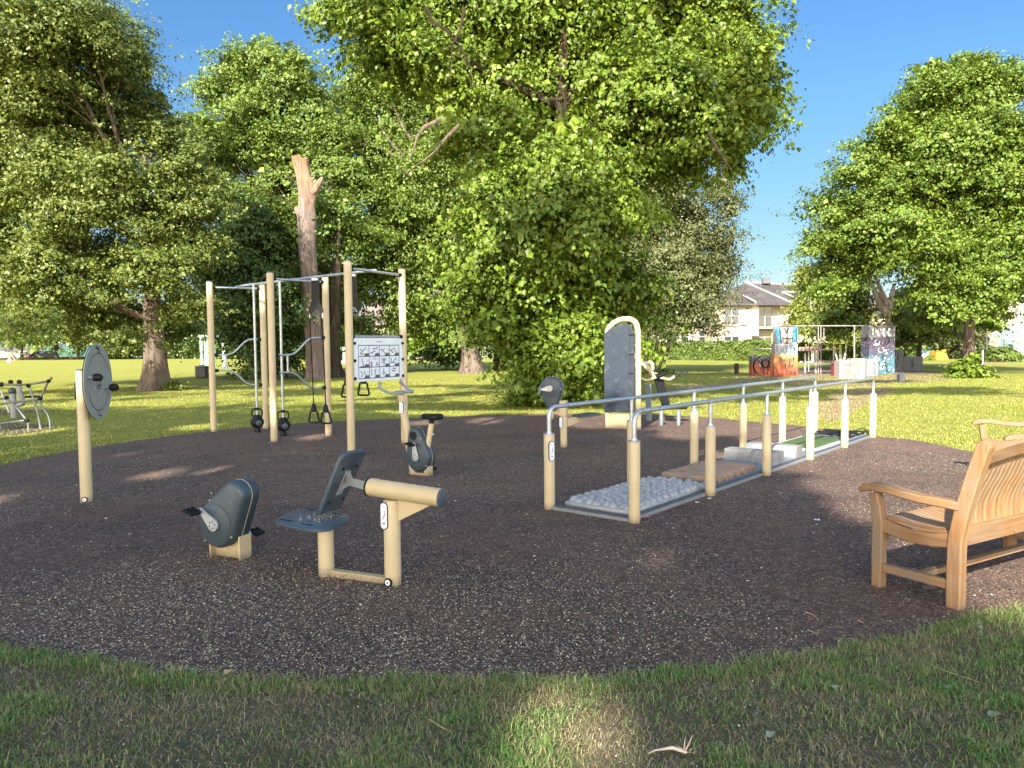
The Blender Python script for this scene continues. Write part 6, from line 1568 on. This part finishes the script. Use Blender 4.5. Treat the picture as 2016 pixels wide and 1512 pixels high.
# main hipped roof: the hip facing the lawn, its apex at the left, ridge running right
mb = MB(); zr = ZH(556)+1.0
apx = Vector((XH(1497)+.4, YH+7, ZH(557, 1500, YH+7))); apr = Vector((XH(1690), YH+9, ZH(566, 1600, YH+9)))
E = [Vector((XH(1385), YH-.7, ez)), Vector((XH(1482), YH-.7, ez)), Vector((XH(1482), YH+.2, ez)), Vector((XH(1560), YH+.2, ez)), Vector((XH(1690), YH+.2, ez))]
lb = Vector((XH(1385), YH+12, ez)); rb = Vector((XH(1690), YH+14, ez)); dn = Vector((0, 0, -.2))
mb.add([E[0], E[1], E[3], apx, apr, E[4], rb, lb, E[0]+dn, E[1]+dn, E[3]+dn, E[4]+dn, rb+dn, lb+dn], [(0, 1, 2, 3), (2, 5, 4, 3), (0, 3, 7), (7, 3, 4, 6), (8, 9, 1, 0), (9, 10, 2, 1), (10, 11, 5, 2), (13, 12, 11, 10, 9, 8)])
rf_ = mb.build('roof', ROOF, t, smooth=False)
mb = MB()
for a_, b_ in ((apx, E[3]), (D(1540, 577, YH+4), D(1588, 597, YH)), (E[1]+Vector((.1, 0, .05)), D(1464, 583, YH+2)), (apx, apr), (D(1540, 577, YH+4), D(1575, 576, YH+4))): mb.tube([a_+Z3*.08, b_+Z3*.08], .15, 6)
mb.build('ridge', TRIM, rf_)
mb = MB(); q = D(1508, 553, YH+7); mb.box(q, (.9, .7, .7), bev=.03); mb.build('chimney', GREYB, rf_)
for px, w_, r_ in ((1440, 1.5, 2),):
    window(t, XH(1440), ZH(621), 1.75, 2.0, YH-.02, 2, 2); window(t, XH(1440), ZH(663), 1.75, 1.4, YH-.02, 2, 1, blind=True)
window(t, XH(1513)+.05, ZH(620), 1.7, 3.0, YH+1.48, 2, 2); window(t, XH(1513), ZH(665), 1.9, 1.6, YH+1.48, 2, 1, blind=True)
mb = MB(); bx0, bx1 = XH(1490), XH(1560); mb.box(((bx0+bx1)/2, YH+.8, ZH(645)), (bx1-bx0, 1.4, .25)); bal = mb.build('balcony', TRIM, t, smooth=False)
mb = MB()
for z in (ZH(624),): mb.tube([(bx0, YH+.15, z), (bx1, YH+.15, z)], .035, 6)
for x in np.linspace(bx0, bx1, 5): mb.tube([(x, YH+.15, ZH(645)), (x, YH+.15, ZH(624))], .03, 6)
mb.build('railing', STEEL, bal)
mb = MB(); mb.box((XH(1440), YH-.12, ZH(638)), (3.2, .2, .12)); mb.build('ledge', TRIM, t, smooth=False)
t = thing('house_wing', 'low cream building seen under the olive tree, left of the slate-roofed house', 'building', (XH(1340), YH+4, 0))
mb = MB(); x0, x1 = XH(1245, YH+4), XH(1404, YH+4); mb.box(((x0+x1)/2, YH+8, ZH(632)/2), (x1-x0, 8, ZH(632))); mb.build('wall', REND, t, smooth=False)
hip(t, x0-.5, x1+.3, YH+3.4, YH+12.5, ZH(630), 2.4)
for px in (1325, 1348, 1385, 1395): window(t, XH(px, YH+4), ZH(661), 1.0, 1.7, YH+3.98, 1, 2)
t = thing('far_house', 'pale far house with pinkish tiled roof above the poster and right post', 'house', (XH(770, 105), 105, 0))
Yf = 105.0
mb = MB(); x0, x1 = D(690, 650, Yf).x, D(830, 650, Yf).x; zt_ = D(770, 640, Yf).z; mb.box(((x0+x1)/2, Yf+5, zt_/2), (x1-x0, 10, zt_)); mb.build('wall', REND, t, smooth=False)
PK = mat('pinkish_tile_roof', (.20, .145, .135, 1), .85, var=.15, scale=1)
mb = MB(); zr_ = D(760, 588, Yf+4).z; mb.add([(x0-.5, Yf-.6, zt_), (x1+.5, Yf-.6, zt_), (x1+.5, Yf+10.6, zt_), (x0-.5, Yf+10.6, zt_), (x0+2, Yf+5, zr_), (x1-2.5, Yf+5, zr_)], [(0, 1, 5, 4), (1, 2, 5), (2, 3, 4, 5), (3, 0, 4), (3, 2, 1, 0)]); mb.build('roof', PK, t, smooth=False)
for px in (735, 765, 800): window(t, D(px, 660, Yf).x, D(px, 662, Yf).z, 1.4, 1.5, Yf-.02)
t = thing('pale_building', 'long pale building behind the birches and the climbing bars', 'building', (XH(1720, 92), 92, 0))
Yf = 92.0; x0, x1 = D(1600, 650, Yf).x, D(1850, 650, Yf).x; zt_ = D(1700, 618, Yf).z
mb = MB(); mb.box(((x0+x1)/2, Yf+5, zt_/2), (x1-x0, 10, zt_)); mb.build('wall', REND, t, smooth=False); hip(t, x0-.5, x1+.5, Yf-.6, Yf+10.6, zt_, 2.2)
for px in (1640, 1690, 1740, 1800): window(t, D(px, 650, Yf).x, D(px, 655, Yf).z, 1.5, 1.6, Yf-.02)
t = thing('modern_building', 'cream building with tall window and green glazed upper floor at the right edge', 'building', (XH(2000, 70), 70, 0))
Yf = 70.0; x0, x1 = D(1926, 650, Yf).x, D(2250, 650, Yf).x; zt_ = D(1980, 600, Yf).z
mb = MB(); mb.box(((x0+x1)/2, Yf+6, zt_/2), (x1-x0, 12, zt_)); mb.build('wall', REND, t, smooth=False)
mb = MB(); mb.box((x0+.25, Yf-.1, zt_/2), (.5, .16, zt_-.02)); mb.build('corner_pier', mat('grey_pier', (.22, .19, .17, 1), .8), t, smooth=False)
z2 = D(1980, 530, Yf).z
UP = mat('upper_cladding', (.30, .36, .35, 1), .4, var=.1)
mb = MB(); mb.box(((x0+x1)/2+.6, Yf+6.5, (zt_+z2)/2+.2), (x1-x0-.8, 11, z2-zt_-.4)); mb.build('upper_floor', UP, t, smooth=False)
mb = MB(); mb.box(((x0+x1)/2, Yf+6, zt_+.1), (x1-x0+.3, 12.3, .22)); mb.build('cornice', FRAME, t, smooth=False)
TG = mat('teal_frame', (.07, .28, .24, 1), .5)
for px in (1968, 1990, 2012):
    cx = D(px, 580, Yf).x; mb = MB(); cz = (zt_+.35+z2)/2; mb.box((cx, Yf+.95, cz), (.95, .1, 2.3)); w_ = mb.build('window', TG, t, smooth=False); mb = MB(); mb.box((cx, Yf+.92, cz), (.78, .1, 2.1)); mb.build('pane', GLASS, w_, smooth=False)
mb = MB(); cx = D(1983, 660, Yf).x; z0_, z1_ = D(1983, 691, Yf).z, D(1983, 640, Yf).z; mb.box((cx, Yf-.03, (z0_+z1_)/2), (1.15, .1, z1_-z0_)); w_ = mb.build('window', TG, t, smooth=False)
mb = MB(); zm = D(1983, 656, Yf).z; mb.box((cx, Yf-.06, (z0_+zm)/2), (1.0, .1, zm-z0_-.1)); mb.build('pane', mat('pale_blue_pane', (.16, .24, .29, 1), .12), w_, smooth=False); mb = MB(); mb.box((cx, Yf-.07, (z1_+zm)/2), (1.0, .1, z1_-zm-.12)); mb.build('upper_pane', FRAME, w_, smooth=False)
# ------------------------------------------------------------------ fences
def fence(label, p0, p1, h, m, kind, step=.14, name='railing_fence'):
    p0, p1 = Vector(p0), Vector(p1); d = p1-p0; L = d.length; d.normalize(); t = thing(name, label, 'fence', (p0+p1)/2)
    if kind == 'bars':
        mb = MB(); n = int(L/step)
        for i in range(n+1): q = p0+d*(L*i/n); mb.box(q+Z3*h/2, (.022, .022, h), d, d.cross(Z3), Z3)
        mb.build('bars', m, t, smooth=False); mb = MB()
        for z in (.25, h-.15): mb.box((p0+p1)/2+Z3*z, (L, .045, .04), d, d.cross(Z3), Z3)
        mb.build('rails', m, t, smooth=False)
    else:
        mb = MB(); n = max(2, int(L/step))
        for i in range(n): q = p0+d*(L*(i+.5)/n); hh = h+random.uniform(-.02, .02); mb.box(q+Z3*hh/2+d.cross(Z3)*(.01 if i % 2 else -.01), (L/n*.94, .03, hh), d, d.cross(Z3), Z3)
        mb.build('panel', m, t, smooth=False)
    for i in range(int(L/3)+1):
        q = p0+d*min(L, 3*i); mb = MB(); mb.box(q+Z3*(h/2+.04)-d.cross(Z3)*.0+d.cross(Z3)*.05, (.08, .08, h+.08), d, d.cross(Z3), Z3); mb.build('fence_post', m, t, smooth=False)
RAILM = mat('dark_railing', (.06, .062, .06, 1), .5)
fence('thin upright metal railings before the right-hand building', G(1900, 706), G(2150, 706), 1.75, RAILM, 'bars')
fence('thin metal railings behind the forked tree and the graffiti tower', G(1690, 704), G(1845, 704), 1.75, RAILM, 'bars')
fence('grey weathered board fence left of the right-hand building', G(1840, 706), G(1898, 706), 1.7, mat('weathered_boards', (.26, .24, .22, 1), .85, var=.25), 'boards', .16, 'board_fence')
fence('teal green mesh-clad fence beyond the parked cars', (D(90, 700, 172).x, 172, 0), (D(235, 700, 172).x, 172, 0), 2.6, mat('teal_mesh', (.02, .09, .07, 1), .7, var=.1), 'boards', .5, 'green_fence')
t = thing('low_kerb_wall', 'low dark wall between the far lawn and the car park', 'wall', (D(80, 705, 133).x, 133, 0))
mb = MB(); mb.box((D(60, 705, 133).x, 133, .2), (34, .35, .42)); mb.build('wall', BARKD, t, smooth=False); mb = MB(); mb.box((D(60, 705, 133).x, 133, .43), (34.1, .42, .05)); mb.build('coping', BARK, t, smooth=False)
fence('thin railings along the far lawn behind the flared trunks', (D(780, 700, 99).x, 99, 0), (D(1010, 700, 99).x, 99, 0), 1.5, mat('pale_railing', (.45, .45, .40, 1), .5), 'bars', .3)
# skip, hopper, cars
def car(label, px, Y, paint, rot=0.0, L=4.3, van=False):
    c = D(px, 700, Y); c.z = 0; t = thing('parked_car', label, 'car', c, 'cars parked beyond the lawn')
    ca, sa = math.cos(rot), math.sin(rot); X = Vector((ca, sa, 0)); Yv = Vector((-sa, ca, 0)); H = .0
    prof = [(-L/2, .35), (-L/2, .78), (-L/2+.15, .88), (-L*.30, .95), (-L*.17, 1.40), (L*.18, 1.46), (L*.36, 1.02), (L/2-.1, .86), (L/2, .70), (L/2, .35)] if not van else [(-L/2, .35), (-L/2, 1.7), (-L/2+.1, 1.85), (L*.22, 1.85), (L*.36, 1.15), (L/2, 1.0), (L/2, .35)]
    mb = MB(); mb.prism(None, c, X, Z3, Yv, [(-.86, inset(prof, .06)), (-.80, prof), (.80, prof), (.86, inset(prof, .06))]); mb.build('body', mat(label[:14].replace(' ', '_')+'_paint', paint, .3, var=.03, coat=.5), t)
    gp = [(-L*.27, .97), (-L*.165, 1.33), (L*.17, 1.39), (L*.31, 1.02)]
    mb = MB(); mb.prism(None, c, X, Z3, Yv, [(-.875, gp), (.875, gp)]); mb.build('side_window', GLASS, t, smooth=False)
    mb = MB(); mb.box(c+X*(-L*.245)+Z3*1.16-X*.02, (.03, 1.3, .42), (X*.45+Z3*.9).cross(Yv)*-1, Yv, (X*.33+Z3*.94)); mb.build('rear_window', GLASS, t, smooth=False)
    for sx in (-.31, .31):
        for sy in (-1, 1):
            q = c+X*L*sx+Yv*.80*sy+Z3*.31; mb = MB(); mb.cyl(q-Yv*.09, q+Yv*.09, .31, None, 16); w_ = mb.build('wheel', BLACK, t); mb = MB(); mb.cyl(q-Yv*.1, q+Yv*.1, .18, None, 12); mb.build('rim', SILV, w_)
    for sy in (-1, 1): mb = MB(); mb.box(c-X*(L/2-.02)+Yv*.62*sy+Z3*.72, (.08, .28, .14), X, Yv, Z3, bev=.01); mb.build('tail_light', INKR, t)
car('white car at the left edge beyond the lawn', 2, 150, (.75, .75, .75, 1), .1)
car('silver blue car parked behind the orange figure', 45, 152, (.35, .40, .46, 1), .2)
car('dark red-black car right of the far tree trunk', 68, 150, (.05, .015, .02, 1), 1.35)
car('small dark car next to the green fence', 90, 151, (.03, .03, .035, 1), 1.2)
car('dark blue car seen under the forked tree', 1795, 74, (.05, .10, .22, 1), .1)
t = thing('painted_container', 'blue and white graffiti container behind the Y-shaped tree', 'container', G(1828, 703))
Yc = 70.0; mb = MB(); x0, x1 = D(1812, 690, Yc).x, D(1846, 690, Yc).x; z1_ = D(1830, 678, Yc).z; mb.box(((x0+x1)/2, Yc+.9, z1_/2), (x1-x0, 1.8, z1_), bev=.04)
mb.build('container_body', paint_mat('blue_spray', [(0, (.30, .08, .10, 1)), (.25, (.55, .60, .65, 1)), (.45, (.03, .30, .60, 1)), (.7, (.02, .14, .50, 1)), (1, (.6, .68, .75, 1))], 1.5, 2, 0, 1.6, .5, (3, .60, (.6, .7, .8, 1))), t, smooth=False)
mb = MB(); mb.box(((x0+x1)/2, Yc+.9, z1_+.05), (x1-x0+.1, 1.9, .1), bev=.03); mb.build('container_lid', WHITE, t, smooth=False)
t = thing('yellow_hopper', 'ochre yellow tilted hopper before the grey board fence', 'hopper', G(1858, 706))
Yc = 66.5; mb = MB(); x0, x1 = D(1844, 690, Yc).x, D(1868, 690, Yc).x; z1_ = D(1856, 689, Yc).z; mb.prism(None, Vector((x0, Yc, 0)), Vector((1, 0, 0)), Z3, Vector((0, 1, 0)), [(0, [(0, z1_*.9), (0, 0.02), (x1-x0, 0.02), (x1-x0-.25, z1_)]), (1.2, [(0, z1_*.9), (0, 0.02), (x1-x0, .02), (x1-x0-.25, z1_)])]); mb.build('hopper_body', mat('ochre_paint', (.55, .30, .03, 1), .6, var=.2), t, smooth=False)
mb = MB(); mb.tube([(x0, Yc-.02, z1_*.9), (x1-.25, Yc-.02, z1_)], .05, 6); mb.build('hopper_rim', mat('ochre_rim', (.40, .20, .02, 1), .6), t)
t = thing('sign_post', 'thin white post at the worn path by the right-hand building', 'post', G(1934, 719)); q = G(1934, 719); mb = MB(); mb.box(q+Z3*.5, (.10, .08, 1.0), bev=.01); mb.build('post', FRAME, t); mb = MB(); mb.box(q+Z3*1.01, (.12, .10, .03)); mb.build('post_cap', STEEL, t)
t = thing('lamp_post', 'slim dark lamp post before the right-hand building', 'lamp post', G(1942, 712)); q = G(1942, 712); mb = MB(); mb.tube([q, q+Z3*1.2, D(1942, 600, q.y)], [.09, .06, .04], 8); mb.build('pole', RAILM, t); mb = MB(); mb.box(D(1946, 599, q.y), (.5, .2, .08), bev=.02); mb.build('lamp_head', RAILM, t)

# ------------------------------------------------------------------ person in orange far away, bending over a pale bag
def skin_body(name, joints, edges, m, parent, sub=1):
    me = bpy.data.meshes.new(name); off = OFF[parent.name]
    me.from_pydata([tuple(Vector(p)-off) for p, r in joints], edges, []); me.materials.append(m)
    o = bpy.data.objects.new(name, me); COL.objects.link(o); o.parent = parent; OFF[o.name] = off
    o.modifiers.new('skin', 'SKIN')
    for i, (p, r) in enumerate(joints): me.skin_vertices[0].data[i].radius = (r, r)
    me.skin_vertices[0].data[0].use_root = True
    s_ = o.modifiers.new('sub', 'SUBSURF'); s_.levels = sub; s_.render_levels = sub
    return o
pc = G(26, 714.0)
t = thing('person', 'far person in orange clothes bending over on the sunny lawn at left', 'person', pc)
ORC = mat('orange_clothes', (.85, .22, .10, 1), .8, var=.05); SKN = mat('skin', (.45, .26, .18, 1), .6, var=.05)
def J(x, z, y=0): return pc+Vector((x, y, z))
J_ = [(J(.0, .92), .17), (J(-.12, 1.12), .17), (J(-.30, 1.30), .18), (J(-.42, 1.36), .08), (J(-.52, 1.40), .10),
      (J(.02, .85, .12), .10), (J(.10, .46, .14), .08), (J(.02, .06, .14), .06), (J(-.12, .03, .14), .05),
      (J(.02, .85, -.12), .10), (J(.30, .50, -.14), .08), (J(.42, .08, -.14), .06), (J(.28, .03, -.14), .05),
      (J(-.34, 1.26, .2), .07), (J(-.38, .98, .22), .055), (J(-.46, .74, .2), .045), (J(-.34, 1.26, -.2), .07), (J(-.46, 1.0, -.22), .055), (J(-.56, .78, -.2), .045)]
body = skin_body('body', J_, [(0, 1), (1, 2), (2, 3), (3, 4), (0, 5), (5, 6), (6, 7), (7, 8), (0, 9), (9, 10), (10, 11), (11, 12), (2, 13), (13, 14), (14, 15), (2, 16), (16, 17), (17, 18)], ORC, t, 2)
mb = MB(); mb.sphere(J(-.55, 1.43), .115, 14, 10, (1, .85, 1.1)); mb.sphere(J(-.66, 1.41), .02, 6, 4)
for sy in (-1, 1): mb.sphere(J(-.64, 1.45, .04*sy), .014, 6, 4); mb.sphere(J(-.54, 1.43, .10*sy), .025, 6, 4); mb.sphere(J(-.50, .70, .2*sy), .05, 8, 5)
mb.build('head_and_hands', SKN, t); mb = MB(); mb.sphere(J(-.52, 1.48), .12, 12, 8, (1, .9, .8)); mb.build('hair', BARKD, t)
t = thing('pale_bag', 'pale bag on the grass just left of the figure in orange', 'bag', G(20, 714)); q = G(19, 714.5)
mb = MB(); mb.sphere(q+Z3*.26, .30, 14, 9, (1.15, .8, .95)); mb.build('bag_body', mat('pale_cloth', (.72, .62, .55, 1), .9, var=.1, scale=4), t); mb = MB(); mb.tube(bend_path([q+Vector((-.12, 0, .5)), q+Vector((-.06, 0, .68)), q+Vector((.08, 0, .68)), q+Vector((.12, 0, .5))], .08), .02, 6); mb.build('handle', mat('bag_strap', (.3, .2, .2, 1), .8), t)
